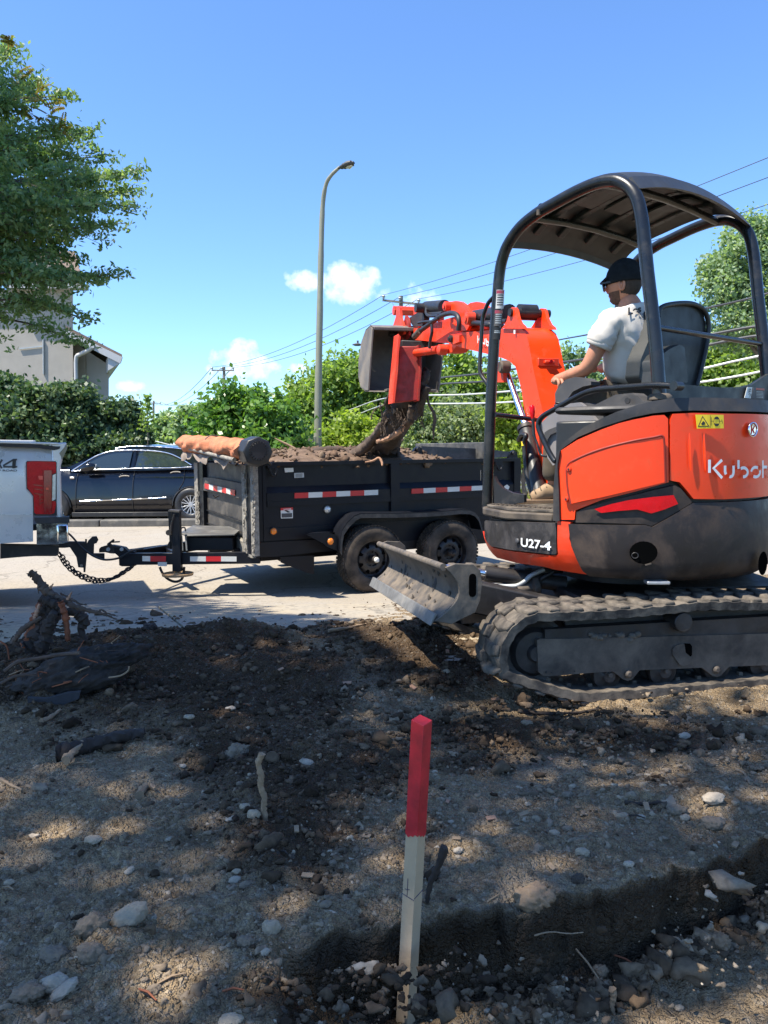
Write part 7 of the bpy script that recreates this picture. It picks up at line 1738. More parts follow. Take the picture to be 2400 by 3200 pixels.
# dried mud drips down the front posts
q = random.Random(6); b = newbm()
for i in range(150):
    x = q.choice([q.uniform(234, 256), q.uniform(538, 566), q.uniform(596, 616)]); y = q.uniform(380 if x > 500 else 480, 700 if x < 500 else 880)
    c_ = FPn.pt(c4(x, y), .055); g_ = bmesh.ops.create_icosphere(b, subdivisions=1, radius=1); r_ = q.uniform(.006, .016)
    for v in g_['verts']: l = V(v.co)*(1+q.uniform(-.3, .3)); v.co = c_+FPn.N*l.x*r_*.5+FPn.U*l.y*r_+ZZ*l.z*r_*1.8
o = build('dried_mud', b, m_mudpost, tr, 180); o['kind'] = 'stuff'
# tarp roll across the front
A = at(*c4(205, 190), 9.45); 
endF = FPn.map(vf, 0, .02); endN = FPn.map(vn, 0, .02)
yN = FPn.pt(c4(596, 222), .12); zTar = yN.z
P0 = V((endF.x, endF.y, at(*c4(190, 195), 9.6).z)); P1 = V((yN.x, yN.y, zTar))
P0 = at(*c4(190, 182), (endF.y))
b = newbm(); n = 40; seg = 28; dT = (P1-P0); LT = dT.length; dT.normalize(); rings = []; q = random.Random(1)
e1 = ZZ-dT*dT.z; e1.normalize(); e2 = dT.cross(e1)
for i in range(n+1):
    t_ = i/n; ring = []
    for k in range(seg):
        a = 2*math.pi*k/seg; R_ = .130+.013*math.sin(t_*52+2*math.sin(a+1))+.014*math.sin(t_*23+a*2)+.010*math.sin(a*5+t_*31)+.012*abs(math.sin(t_*37+a*1.5))+.006*q.uniform(-1, 1)
        if abs((t_*2.2) % 1 - .9) < .045: R_ -= .014
        ring.append(b.verts.new(P0+dT*LT*t_+e1*math.cos(a)*R_*.76+e2*math.sin(a)*R_*1.12))
    rings.append(ring)
for i in range(n):
    for k in range(seg): b.faces.new((rings[i][k], rings[i][(k+1) % seg], rings[i+1][(k+1) % seg], rings[i+1][k]))
b.faces.new(rings[0][::-1]); b.faces.new(rings[-1])
tarp = build('tarp_roll', b, m_tarp, tr, 60)
# loose hem hanging under the roll
b = newbm(); g = []
for i in range(31):
    t_ = i/30*.93; base = P0+dT*LT*t_-e1*.10+FPn.N*.05; hng = .05+.03*math.sin(t_*19)+.02*math.sin(t_*43); g.append([b.verts.new(base+FPn.N*(.03+.015*math.sin(t_*40))), b.verts.new(base+FPn.N*(.05+.02*math.sin(t_*31))-ZZ*hng*.6), b.verts.new(base+FPn.N*(.06+.012*math.sin(t_*50))-ZZ*hng*1.3)])
for a, c in zip(g, g[1:]):
    for j in range(2): b.faces.new((a[j], a[j+1], c[j+1], c[j]))
r = bmesh.ops.extrude_face_region(b, geom=b.faces[:])
for v in r['geom']:
    if isinstance(v, bmesh.types.BMVert): v.co += FPn.N*.006
m_hem = M('weathered_tarp_hem', (.20, .155, .125), .8, 0, .3, 8, dust=.4, bmp=.3)
build('tarp_hem', b, m_hem, tarp, 60)
for t_ in (.46,):
    b = newbm(); lathe(b, [(.128, -.012), (.137, -.012), (.137, .012), (.128, .012)], P0+dT*LT*t_, dT, 24, close=True); build('tarp_strap', b, m_hem, tarp, 60)
b = newbm(); tube(b, [P0-dT*.14+FPn.N*.10-ZZ*.03, P1-dT*.15+FPn.N*.14-ZZ*.10], .022, 10); build('tarp_bar', b, m_mudpost, tr, 60)
b = newbm(); tube(b, [P0-dT*.16-ZZ*.0, P0+dT*.02], .03, 10); build('roller_end', b, m_hose, tr, 60)
Ed = P1+dT*.02
b = newbm(); lathe(b, [(0, .03), (.12, .03), (.15, .02), (.15, -.22), (0, -.22)], Ed+dT*.16-e1*.01, dT, 8); hsng = build('roller_housing', b, m_hose, tr, 30, bevel=.01)
b = newbm()
for k in range(20): a = 2*math.pi*k/20; box(b, Ed+dT*.20+e1*math.cos(a)*.085+e2*math.sin(a)*.085, (.02, .018, .012), e1*math.cos(a)+e2*math.sin(a), dT)
lathe(b, [(0, .205), (.075, .205), (.082, .19), (0, .19)], Ed, dT, 20); build('ratchet_wheel', b, m_steeldk, hsng, 30)
b = newbm(); c_ = TS.pt(c4(655, 258), .12); tube(b, [TS.pt(c4(612, 232), .14), c_, TS.pt(c4(720, 316), .10)], .016, 8); build('roller_crank', b, m_steeldk, tr, 60)
# fender
TW = Flat(WF+NT*.04, T)
fpts_out = [(1162, 882), (1166, 800), (1185, 740), (1210, 700), (1250, 665), (1290, 642), (1330, 636), (1400, 636), (1659, 630)]
FE = [TW.px(c6(*p)) for p in ((338, 878), (342, 800), (352, 745), (385, 695), (430, 652), (470, 636), (520, 634), (700, 634), (900, 628), (1040, 618), (1120, 610), (1180, 612), (1215, 628), (1240, 660), (1262, 740))]
b = newbm(); top_ = [TW.map(u, v, 0) for u, v in FE]; g = [[b.verts.new(p), b.verts.new(p+NT*.25+ZZ*.0)] for p in top_]
for a, c in zip(g, g[1:]): b.faces.new((a[0], a[1], c[1], c[0]))
r = bmesh.ops.extrude_face_region(b, geom=b.faces[:])
for v in r['geom']:
    if isinstance(v, bmesh.types.BMVert): v.co += ZZ*.012-T*.004
fen = build('fender', b, m_trailer, tr, 50)
b = newbm(); inner = [p-ZZ*.045+T*(.02 if i < 5 else 0) for i, p in enumerate(top_)]
for i in range(len(top_)-1): prism(b, [top_[i], top_[i+1], inner[i+1], inner[i]], NT*.012)
build('fender_lip', b, m_trdust, fen, 50)
tpan('fender_step', c4, [(955, 768), (1095, 755), (1150, 775), (1165, 880), (1090, 850), (1060, 826), (960, 775)], .21, .02, m_trailer, .004)
b = newbm(); prism(b, [TS.pt(c4(955, 768), .2), TS.pt(c4(1100, 755), .2), TS.pt(c4(1150, 760), .0), TS.pt(c4(1000, 758), .0)], ZZ*.01); build('fender_step_top', b, m_trailer, tr, 30)
# wheels
def wheel(c, nrm, R_, w, tm, rimf, parent, name='wheel', seg=48):
    b = newbm(); Rr = R_*.56
    prof = [(Rr, -w*.42), (Rr*1.08, -w*.5), (R_*.80, -w*.54), (R_*.94, -w*.47), (R_, -w*.36), (R_*1.005, 0), (R_, w*.36), (R_*.94, w*.47), (R_*.80, w*.54), (Rr*1.08, w*.5), (Rr, w*.42), (Rr*.96, w*.3), (Rr*.96, -w*.3)]
    lathe(b, prof, c, nrm, seg, close=True); ty = build('tyre', b, tm, parent, 60)
    return ty
def tread(c, nrm, R_, w, parent, mat, n=56):
    b = newbm(); A = V(nrm).normalized(); X = A.orthogonal().normalized(); Yv = A.cross(X)
    for k in range(n):
        for j, (o, wd) in enumerate(((-.36, .14), (-.18, .14), (0, .14), (.18, .14), (.36, .14))):
            a = 2*math.pi*(k+.5*(j % 2))/n; rd = X*math.cos(a)+Yv*math.sin(a); tg = A.cross(rd)
            box(b, c+rd*(R_+.001)+A*(o*w), (2*math.pi*R_/n*.72, w*wd, .012), tg, rd)
    o = build('tread_blocks', b, mat, parent, 30); o['kind'] = 'stuff'
R_ = .372; w_ = .215
hub1 = TW.px(c6(560, 925)); hub2 = TW.px(c6(1062, 905))
u1 = hub1[0]; u2 = u1+.98; 
u2 = hub2[0]
for u_ in (u1, u2):
    for far in (0, 1):
        c = TW.map(u_, 0, 0)+ZZ*(ZS+R_-.012)+NT*(.10+far*(2*.29+WB-.22+.0))
        nn = -NT if not far else NT
        ty = wheel(c, nn, R_, w_, m_tire, None, tr)
        if not far: tread(c, nn, R_, w_, ty, m_tire)
        b = newbm(); lathe(b, [(.0, .02), (.075, .02), (.085, .045), (.12, .05), (.165, .028), (.178, .01), (.195, .02), (.205, .085), (.215, .09), (.215, -.08), (.19, -.08), (0, -.06)], c+nn*.01, nn, 40); rm = build('rim', b, m_rim, tr, 40)
        if far: continue
        X = T; 
        for k in range(8):
            a = 2*math.pi*(k+.5)/8; rd = X*math.cos(a)+ZZ*math.sin(a); tg = nn.cross(rd); b = newbm(); o_ = c+nn*.0445+rd*.150
            prism(b, [o_-rd*.022-tg*.012, o_-rd*.022+tg*.012, o_+rd*.016+tg*.022, o_+rd*.016-tg*.022], nn*.012); build('vent_hole_shade', b, m_hole_shade, rm, 30)  # black patches painted as the shade in the rim vents
        for k in range(6):
            a = 2*math.pi*k/6+.3; rd = X*math.cos(a)+ZZ*math.sin(a); b = newbm(); lathe(b, [(0, .024), (.009, .024), (.011, .0)], c+nn*.035+rd*.078, nn, 6); build('wheel_nut', b, m_steeldk, rm, 30)
        b = newbm(); lathe(b, [(0, .12), (.030, .12), (.042, .10), (.045, .0), (.06, -.005)], c+nn*.03, nn, 20); hb2 = build('hub', b, m_steeldk, rm, 40)
        b = newbm(); lathe(b, [(0, .032), (.018, .028), (.030, .012), (.031, 0)], c+nn*.15, nn, 20); build('hub_cap', b, m_whiteref if u_ == u1 else m_steeldk, rm, 40, label='bright silver hub cap' if u_ == u1 else None)
for u_ in (u1, u2):
    b = newbm(); tube(b, [TW.map(u_, ZS+R_, -.15), TW.map(u_, ZS+R_, -.1)+NT*2.1], .045, 8); build('axle', b, m_steeldk, tr, 60)
b = newbm(); bar(b, TW.map(u1, ZS+R_+.08, -.28), TW.map(u2, ZS+R_+.08, -.28), .05, .10); build('spring_equaliser', b, m_steeldk, tr, 30)
tpan('inner_wheel_well', c6, [(345, 690), (1240, 690), (1240, 800), (790, 860), (345, 880)], .0, .02, m_trailer)
# frame rails under the box and the tongue
for o in (.45, 1.45):
    b = newbm(); bar(b, TS.map(uF-.1, zBB-.02, 0)+NT*o, TS.map(uB, zBB-.02, 0)+NT*o, .08, .16); build('main_frame_rail', b, m_trailer, tr, 30)
cpl = at(*c5(900, 1165), 9.0)
COy = FPn.map((vn+vf)/2, 0, 0)
tongue_tip = COy - T*1.98
tz = at(*c5(1300, 1235), 8.15).z
COP = V((tongue_tip.x, tongue_tip.y, tz))
nearB = TS.map(uF+.1, tz, 0)+NT*.12; farB = nearB+NT*1.7
# near rail: straight box traced from the crop
Yn0, Yn1 = tongue_tip.y, nearB.y
r0_ = V((tongue_tip.x, tongue_tip.y, tz)); hgt = .125
railN = []
A_ = at(*c5(1040, 1235), tongue_tip.y); A_.z = tz; 
A2_ = V((A_.x, tongue_tip.y, tz))
b = newbm(); bar(b, A2_, nearB, .07, hgt); rn = build('tongue_rail', b, m_trailer, tr, 30, bevel=.006)
b = newbm(); bar(b, A2_+NT*.05+T*.03, farB, .07, hgt); build('tongue_rail', b, m_trailer, tr, 30, bevel=.006)
RN = Flat(A2_ - V((0, 0, A2_.z)), (nearB-A2_))
RNs = lambda p, o=.037: RN.px(p, o)
for (pts, mt, k) in (([(1230, 1210), (1298, 1211), (1298, 1256), (1230, 1254)], m_whiteref, c5), ([(1300, 1210), (1433, 1211), (1432, 1258), (1300, 1256)], m_redref, c5), ([(1364, 1262), (1442, 1262), (1442, 1298), (1364, 1296)], m_whiteref, c5),
                     ([(195, 910), (297, 910), (297, 942), (195, 942)], m_whiteref, c4), ([(298, 910), (395, 910), (395, 942), (298, 942)], m_redref, c4), ([(396, 910), (496, 911), (496, 943), (396, 942)], m_whiteref, c4)):
    b = newbm(); panel(b, [RNs(k(*p)) for p in pts], RN, .039, .003, 0); build('reflector_strip', b, mt, tr, None)
# coupler
def rnp(name, k, pts, off, th, mat, rnd=.006, par=tr):
    b = newbm(); panel(b, [RN.px(k(*p), off) for p in pts], RN, off, th, rnd); return build(name, b, mat, par, 35)
rnp('coupler_channel', c5, [(1028, 1290), (1025, 1218), (985, 1180), (985, 1140), (1075, 1140), (1110, 1172), (1160, 1172), (1160, 1300), (1050, 1300)], .0, .08, m_trailer)
cp = rnp('coupler', c5, [(850, 1182), (850, 1150), (866, 1134), (910, 1122), (960, 1118), (1030, 1130), (1075, 1140), (1075, 1185), (1000, 1192), (950, 1190), (905, 1180)], -.0, .09, m_steeldk, .02)
b = newbm(); tube(b, catmull([RN.pt(c5(*p), -.03) for p in ((975, 1130), (955, 1110), (930, 1112), (985, 1070))], 4), .012, 8); tube(b, [RN.pt(c5(970, 1090), -.03), RN.pt(c5(1035, 1086), -.03)], .008, 6); build('coupler_latch', b, m_steeldk, cp, 60)
for x, y in ((936, 1152), (1052, 1152)): b = newbm(); lathe(b, [(0, .012), (.02, .012), (.022, 0)], RN.pt(c5(x, y), .005), RN.N, 8); build('bolt', b, m_galv, cp, 40)
# jack
JK = RN
rnp('jack_post', c5, [(1488, 1345), (1484, 830), (1490, 822), (1540, 822), (1547, 832), (1562, 1345)], .10, .09, m_trailer, .006)
rnp('jack_post', c5, [(1466, 1150), (1450, 820), (1458, 814), (1476, 814), (1482, 822), (1484, 1150)], .02, .07, m_trailer, .005)
rnp('jack_cap', c5, [(1454, 812), (1546, 818), (1548, 834), (1452, 826)], .11, .12, m_trdust, .004)
b = newbm(); tube(b, catmull([RN.pt(c5(*p), .13) for p in ((1505, 850), (1498, 880), (1480, 940), (1476, 1000))], 4), .010, 8); build('jack_handle', b, m_steeldk, tr, 60)
b = newbm(); lathe(b, [(0, .03), (.03, .03), (.03, -.03), (0, -.03)], RN.pt(c5(1462, 1006), .09), RN.N, 12); build('jack_knob', b, m_steeldk, tr, 40)
b = newbm(); pf = RN.pt(c5(1535, 1372), .05); lathe(b, [(0, .03), (.03, .03), (.04, .01), (.155, .004), (.16, .018), (.168, .018), (.162, -.006), (0, -.006)], pf, ZZ, 20); build('jack_foot', b, M('rusty_plate', (.32, .20, .10), .8, 0, .2, 8, dust=.4, dcol=(.4, .33, .22)), tr, 40)
rnp('jack_gusset', c5, [(1428, 1145), (1460, 1085), (1470, 1085), (1470, 1145)], .03, .02, m_trailer, .003)
b = newbm(); tube(b, catmull([RN.pt(c5(*p), .0) for p in ((1380, 1305), (1400, 1350), (1440, 1400), (1500, 1430), (1550, 1424), (1580, 1390), (1592, 1305))], 5), .014, 8); build('hanging_hose', b, m_hose, tr, 60)
# battery and pump box between the rails
bxc = RN.pt(c4(320, 815), -.45)
b = newbm(); prism(b, [RN.pt(c4(*p), -.15) for p in ((168, 872), (172, 778), (200, 785), (470, 790), (476, 872))], -RN.N*.55); tb_ = build('pump_box', b, m_trailer, tr, 30, bevel=.008)
b = newbm(); P = [RN.pt(c4(*p), o) for p, o in (((130, 758), -.14), ((485, 772), -.12), ((300, 705), -.95), ((215, 700), -.95))]
prism(b, [RN.pt(c4(126, 766), -.13), RN.pt(c4(175, 782), -.10), RN.pt(c4(484, 775), -.10), RN.pt(c4(484, 775), -.10)-RN.N*.62+ZZ*.02, RN.pt(c4(126, 766), -.13)-RN.N*.62+ZZ*.02], ZZ*.016)
lid = build('box_lid', b, M('dusty_lid', (.10, .098, .092), .45, 0, .15, 5, dust=.4, dcol=(.19, .18, .16)), tb_, 30, bevel=.004)
b = newbm(); tube(b, catmull([RN.pt(c4(*p), -.13) for p in ((136, 752), (140, 726), (160, 724), (166, 748))], 4), .008, 6); build('lid_handle', b, m_hose, lid, 60)
for x in (145, 172): b = newbm(); bar(b, RN.pt(c4(x-6, 775), -.14), RN.pt(c4(x+2, 872), -.14), .02, .015); build('box_bracket', b, m_galv, tb_, 30)
b = newbm(); bar(b, A2_+T*.6+NT*.10, A2_+T*.6+NT*.75, .06, .06); build('cross_member', b, m_trailer, tr, 30)
# safety chain: separate links
def chain(P, n_links, parent):
    C = catmull(P, 20); Ls2 = [0]
    for a, c in zip(C, C[1:]): Ls2.append(Ls2[-1]+(c-a).length)
    me = None
    for i in range(n_links):
        s = Ls2[-1]*(i+.5)/n_links; j = min(max(int(np.searchsorted(Ls2, s)), 1), len(C)-1); p = C[j-1].lerp(C[j], (s-Ls2[j-1])/(Ls2[j]-Ls2[j-1])); d = (C[j]-C[j-1]).normalized()
        if me is None:
            bb = newbm(); Lk = Ls2[-1]/n_links; hl_2 = Lk*.68; wk = .015; pts = []
            for a in np.linspace(-90, 90, 6): pts.append(V((hl_2-wk+wk*math.cos(math.radians(a)), wk*math.sin(math.radians(a)), 0)))
            for a in np.linspace(90, 270, 6): pts.append(V((-hl_2+wk+wk*math.cos(math.radians(a)), wk*math.sin(math.radians(a)), 0)))
            tube(bb, pts, .0065, 6, closed=True); me = bpy.data.meshes.new('chain_link'); bb.to_mesh(me); bb.free(); me.materials.append(m_steeldk); me.shade_smooth()
        o = link(bpy.data.objects.new('chain_link', me)); o.parent = parent
        s1 = d.cross(ZZ).normalized(); s2 = d.cross(s1); ang = .8 if i % 2 else -.77
        a1 = s1*math.cos(ang)+s2*math.sin(ang); a2 = d.cross(a1)
        o.matrix_local = Matrix.Translation(-wloc(parent)) @ Matrix(((d.x, a1.x, a2.x, p.x), (d.y, a1.y, a2.y, p.y), (d.z, a1.z, a2.z, p.z), (0, 0, 0, 1)))
hy = tongue_tip.y
chain([at(*c5(505, 1190), hy-.25), at(*c5(560, 1280), hy-.22), at(*c5(640, 1355), hy-.2), at(*c5(760, 1420), hy-.2), at(*c5(870, 1432), hy-.2), at(*c5(980, 1400), hy-.18), at(*c5(1090, 1330), hy-.1), at(*c5(1140, 1300), hy-.05)], 25, tr)
chain([at(*c5(515, 1180), hy+.25), at(*c5(640, 1330), hy+.2), at(*c5(780, 1395), hy+.2), at(*c5(900, 1412), hy+.2), at(*c5(1010, 1390), hy+.15), at(*c5(1150, 1300), hy+.1)], 24, tr)
b = newbm(); tube(b, catmull([at(*c5(*p), hy-.15) for p in ((560, 990), (620, 1040), (700, 1130), (790, 1200), (880, 1238), (960, 1240), (1040, 1222), (1110, 1180), (1170, 1155), (1240, 1150))], 5), .011, 8); build('wiring_cable', b, m_hose, tr, 60)
b = newbm(); tube(b, [at(*c5(1100, 1168), hy+.1), at(*c5(1390, 1128), hy+.9)], .02, 8); build('far_rail_edge', b, m_trailer, tr, 60)

# ------------------------------------------------------------ load in the bed
def load_h(a, o):
    return .0
na, no = 150, 70; aa = np.linspace(uF+.06, uB-.45, na); oo = np.linspace(.04, WB-.06, no); Ag, Og = np.meshgrid(aa, oo)
lft = (Ag-aa[0])/(aa[-1]-aa[0]); ed = np.minimum(np.minimum(Og-.04, WB-.06-Og)/.5, 1)
ht = zR-.06+.17*sstep(.02, .25, lft)*sstep(1.0, .62, lft)*np.clip(ed, 0, 1)**.6+.05*fbm(Ag, Og, 2, 4)+.035*np.abs(fbm(Ag, Og, 9, 4))
P = np.array(TS.O[:])[None]+np.array(T[:])[None]*Ag.reshape(-1, 1)+np.array(NT[:])[None]*Og.reshape(-1, 1); P[:, 2] = ht.ravel()
i_ = np.arange(na*no).reshape(no, na); qd = np.stack([i_[:-1, :-1], i_[:-1, 1:], i_[1:, 1:], i_[1:, :-1]], -1).reshape(-1, 4)
m_load = M('reddish_soil', (.115, .072, .045), .95, 0, .4, 14, dust=.5, dcol=(.19, .125, .08), dscale=10, bmp=1, bscale=50)
finish('soil_load', np_mesh('soil_load', P, qd), m_load, None, 180, kind='stuff', label='heaped brown soil filling the trailer bed')
nn_ = 900; k_ = rs.randint(0, len(P), nn_); sc = P[k_]+np.stack([rs.normal(0, .02, nn_), rs.normal(0, .02, nn_), rs.uniform(0, .012, nn_)], -1)
m_loadclod = stonemat('load_clod', [(0, (.06, .04, .026)), (.6, (.14, .09, .06)), (1, (.22, .16, .11))])
scatter('load_clods', sc, np.exp(rs.normal(-3.9, .45, nn_)), pr0, m_loadclod, 'soil lumps on the trailer load', None)
def lg(name, label, pts, rr, mat, cat='root', seg=10, k=c4):
    b = newbm(); P = catmull([at(*k(x, y), Y) for x, y, Y in pts], 5); n = len(P); q = random.Random(len(label))
    R_ = [np.interp(i/(n-1), np.linspace(0, 1, len(rr)), rr)*q.uniform(.88, 1.12) for i in range(n)]
    tube(b, P, R_, seg); return build(name, b, mat, None, 60, label=label, cat=cat)
lg('log', 'long dusty brown root lying along the trailer rim', [(660, 268, 8.75), (760, 276, 8.8), (860, 272, 8.85), (960, 258, 8.9), (1050, 240, 9.0), (1120, 236, 9.1), (1190, 250, 9.2), (1290, 250, 9.25)], [.05, .055, .07, .08, .075, .07, .08, .10], m_bark)
lg('branch', 'bare pale branch sticking up from the load behind the tarp roll', [(900, 240, 9.3), (860, 205, 9.3), (815, 180, 9.3), (770, 158, 9.3), (742, 142, 9.3)], [.03, .018, .014, .010, .004], m_stickp, 'branch')
lg('branch', 'short twisted twig rising from the load', [(1225, 290, 8.9), (1222, 250, 8.95), (1208, 222, 9.0), (1155, 208, 9.0)], [.02, .016, .014, .005], m_bark, 'branch')
lg('root', 'small root hooked over the trailer rim', [(1330, 300, 8.58), (1380, 290, 8.6), (1418, 272, 8.62), (1438, 300, 8.6), (1440, 322, 8.58)], [.008, .012, .014, .014, .010], m_root, 'root')
# the stump held by the bucket and thumb
su = thing('tree_stump', 'dark uprooted tree stump dangling from the bucket into the trailer', 'stump', at(*c3(180, 1210), 8.75))
def st_(name, pts, rr, mat, seg=12, k=c3, rug=.2):
    b = newbm(); P = catmull([at(*k(x, y), Y) for x, y, Y in pts], 6); n = len(P); q = random.Random(int(pts[0][0]))
    R_ = [np.interp(i/(n-1), np.linspace(0, 1, len(rr)), rr)*q.uniform(1-rug, 1+rug) for i in range(n)]
    tube(b, P, R_, seg); 
    jr = .13*max(min(rr), .02)
    for v in b.verts: v.co += V((q.gauss(0, jr), q.gauss(0, jr), q.gauss(0, jr)))
    return build(name, b, mat, su, 50)
st_('trunk', [(380, 720, 7.65), (352, 850, 7.8), (310, 930, 8.1), (265, 1020, 8.5), (215, 1110, 8.95), (170, 1180, 9.3), (120, 1230, 9.4)], [.10, .12, .13, .125, .13, .20, .24], m_barkdk, 20)
st_('root', [(258, 870, 7.9), (225, 930, 8.1), (190, 1010, 8.4), (130, 1090, 8.8), (60, 1155, 8.95), (0, 1190, 9.0), (-60, 1205, 9.0)], [.04, .045, .045, .05, .06, .055, .05], m_bark)
st_('root', [(240, 1080, 8.9), (215, 1160, 9.1), (200, 1225, 9.2)], [.14, .15, .16], m_barkdk)
st_('root', [(340, 850, 7.7), (400, 800, 7.6), (440, 740, 7.5), (470, 690, 7.5), (480, 640, 7.55)], [.06, .05, .045, .05, .04], m_barkdk)
st_('root', [(395, 870, 7.6), (385, 940, 7.7), (350, 990, 7.8), (300, 1040, 7.85), (230, 1085, 7.85), (160, 1100, 7.8)], [.05, .045, .038, .032, .026, .018], m_bark)
st_('peeled_root', [(335, 1000, 7.74), (310, 1030, 7.76), (265, 1062, 7.76), (215, 1085, 7.76), (158, 1100, 7.74)], [.02, .026, .024, .02, .02], m_root)
st_('root', [(380, 960, 7.7), (430, 900, 7.6), (455, 830, 7.5), (490, 740, 7.45)], [.03, .04, .04, .03], m_barkdk)
st_('hanging_root', [(484, 770, 7.5), (500, 860, 7.5), (528, 910, 7.5), (538, 960, 7.5), (528, 1010, 7.5), (528, 1080, 7.5)], [.015, .013, .016, .014, .014, .004], m_bark, 7)
st_('hanging_root', [(280, 1090, 8.8), (288, 1140, 9), (300, 1190, 9.0), (308, 1216, 9.0)], [.035, .028, .02, .016], m_barkdk, 8)
st_('hanging_root', [(258, 720, 7.6), (240, 790, 7.6), (222, 840, 7.65), (236, 880, 7.7)], [.010, .012, .02, .03], m_barkdk, 7)
st_('hanging_root', [(228, 850, 7.7), (190, 870, 7.7), (150, 890, 7.7), (128, 930, 7.7), (125, 960, 7.7)], [.012, .008, .006, .005, .003], m_bark, 6)
st_('hanging_root', [(410, 720, 7.5), (420, 800, 7.5), (440, 880, 7.55), (410, 960, 7.6)], [.02, .02, .016, .012], m_barkdk, 7)
q = random.Random(11); b = newbm()
for i in range(170):
    t_ = q.random(); x = 360-t_*190+q.uniform(-60, 60); y = 860+t_*300; c_ = at(*c3(x, y), 7.85+t_*1.35); r_ = q.uniform(.010, .042); g_ = bmesh.ops.create_icosphere(b, subdivisions=2, radius=1)
    for v in g_['verts']: l = V(v.co)*(1+q.uniform(-.25, .25)); v.co = c_+l*r_
build('clinging_soil', b, m_barkdk, su, 180)
q = random.Random(12)
for i in range(26):
    x = q.uniform(180, 480); y = q.uniform(840, 1000); d0 = 7.7; st_('rootlet', [(x, y, d0), (x+q.uniform(-20, 20), y+40, d0), (x+q.uniform(-35, 35), y+80+q.uniform(0, 40), d0)], [.008, .005, .002], m_bark, 5)

# ------------------------------------------------------------ stump and root ball at left
rb = thing('uprooted_stump', 'dark uprooted stump with snapped roots standing on the soil heap at left', 'stump', at(150, 2060, 4.25))
def lr(name, pts, rr, mat, k=c5, Y=4.25, seg=12):
    b = newbm(); P = catmull([at(*k(p[0], p[1]), (p[2] if len(p) > 2 else Y)-.3) for p in pts], 6); n = len(P); q = random.Random(int(pts[0][0]))
    R_ = [np.interp(i/(n-1), np.linspace(0, 1, len(rr)), rr)*(.62 if len(rr) < 8 else .85)*q.uniform(.75, 1.25) for i in range(n)]
    tube(b, P, R_, seg); jr = .12*max(min(rr), .012)
    for v in b.verts: v.co += V((q.gauss(0, jr), q.gauss(0, jr), q.gauss(0, jr)))
    return build(name, b, mat, rb, 50)
lr('trunk', [(470, 1560), (440, 1680), (390, 1800), (330, 1920), (290, 2010)], [.065, .075, .08, .085, .09], m_barkdk, seg=18)
lr('trunk_side', [(360, 1620), (320, 1720), (290, 1820), (250, 1920), (230, 1990)], [.03, .04, .045, .04, .04], m_redroot)
lr('split_wood', [(345, 1625, 4.2), (318, 1700, 4.19), (300, 1760, 4.19)], [.012, .02, .016], m_root)
lr('broken_root', [(255, 1345), (300, 1380), (350, 1450), (400, 1510), (480, 1560), (560, 1600), (620, 1610)], [.026, .03, .036, .038, .034, .03, .028], m_bark)
lr('broken_root', [(350, 1575), (420, 1605), (500, 1640), (560, 1690), (640, 1690), (700, 1735), (735, 1780), (700, 1840), (735, 1930)], [.02, .024, .024, .022, .026, .032, .028, .022, .014], m_barkdk, Y=4.2)
lr('broken_root', [(520, 1600), (550, 1680), (570, 1760), (580, 1850), (590, 1945)], [.024, .026, .024, .022, .016], m_redroot, Y=4.15)
lr('broken_root', [(590, 1620), (660, 1650), (760, 1680), (850, 1700), (920, 1720), (1005, 1755)], [.024, .02, .018, .014, .010, .004], m_bark, Y=4.1)
lr('rootlet', [(845, 1695), (880, 1675), (930, 1705), (1000, 1725)], [.009, .008, .007, .005], m_bark, Y=4.1, seg=7)
lr('rootlet', [(600, 1585), (650, 1600), (690, 1625), (750, 1630)], [.008, .007, .006, .004], m_bark, Y=4.15, seg=7)
lr('rootlet', [(585, 1590), (600, 1555), (622, 1515)], [.014, .01, .002], m_root, Y=4.15, seg=7)
lr('rootlet', [(430, 1490), (445, 1470), (460, 1450)], [.010, .007, .002], m_root, Y=4.2, seg=7)
lr('rootlet', [(520, 1530), (545, 1545), (580, 1560), (600, 1600)], [.006, .006, .006, .008], m_bark, Y=4.15, seg=7)
lr('broken_root', [(355, 1740), (280, 1785), (200, 1840), (150, 1900), (110, 1960)], [.012, .018, .02, .02, .022], m_bark, Y=4.0)
lr('rootlet', [(325, 1450), (330, 1500), (335, 1535)], [.006, .004, .002], m_bark, seg=6)
lr('broken_root', [(470, 1700), (420, 1820), (390, 1930), (350, 2010)], [.04, .045, .05, .055], m_barkdk, Y=4.12)
RBm = thing('root_ball', 'big clump of black soil and fine roots in front of the uprooted stump', 'root ball', at(*c11(300, 560), 3.75))
vs, fs = ico_proto(5, 3, .1, .8)
cR = at(*c11(330, 490), 3.62)
n3 = fbm(vs[:, 0]+vs[:, 2]*.7+3, vs[:, 1]+vs[:, 2], 2.2, 5); n4 = np.abs(fbm(vs[:, 0]*1.5+9, vs[:, 1]+vs[:, 2]*1.3, 9, 4))
v2 = vs*(1+.30*n3[:, None]+.20*n4[:, None]); ca, sa = math.cos(.36), math.sin(.36)
v2 = v2*np.array([.31, .18, .125]); v2 = np.stack([v2[:, 0]*ca-v2[:, 2]*sa, v2[:, 1], v2[:, 0]*sa+v2[:, 2]*ca], -1)+np.array(cR[:])
m_ball = M('black_root_soil', (.026, .020, .016), .95, 0, .5, 14, dust=.35, dcol=(.075, .06, .048), dscale=12, bmp=1, bscale=60)
finish('soil', np_mesh('soil', v2, fs), m_ball, RBm, 180)
def rr_(name, pts, r, mat, Y):
    b = newbm(); tube(b, catmull([at(*c11(x, y), Y) for x, y in pts], 5), r, 6); return build(name, b, mat, RBm, 60)
rr_('root', [(20, 480), (80, 440), (170, 425), (260, 408), (345, 402)], .009, m_bark, 3.45)
rr_('root', [(0, 535), (60, 505), (100, 497), (160, 492)], .007, m_bark, 3.42)
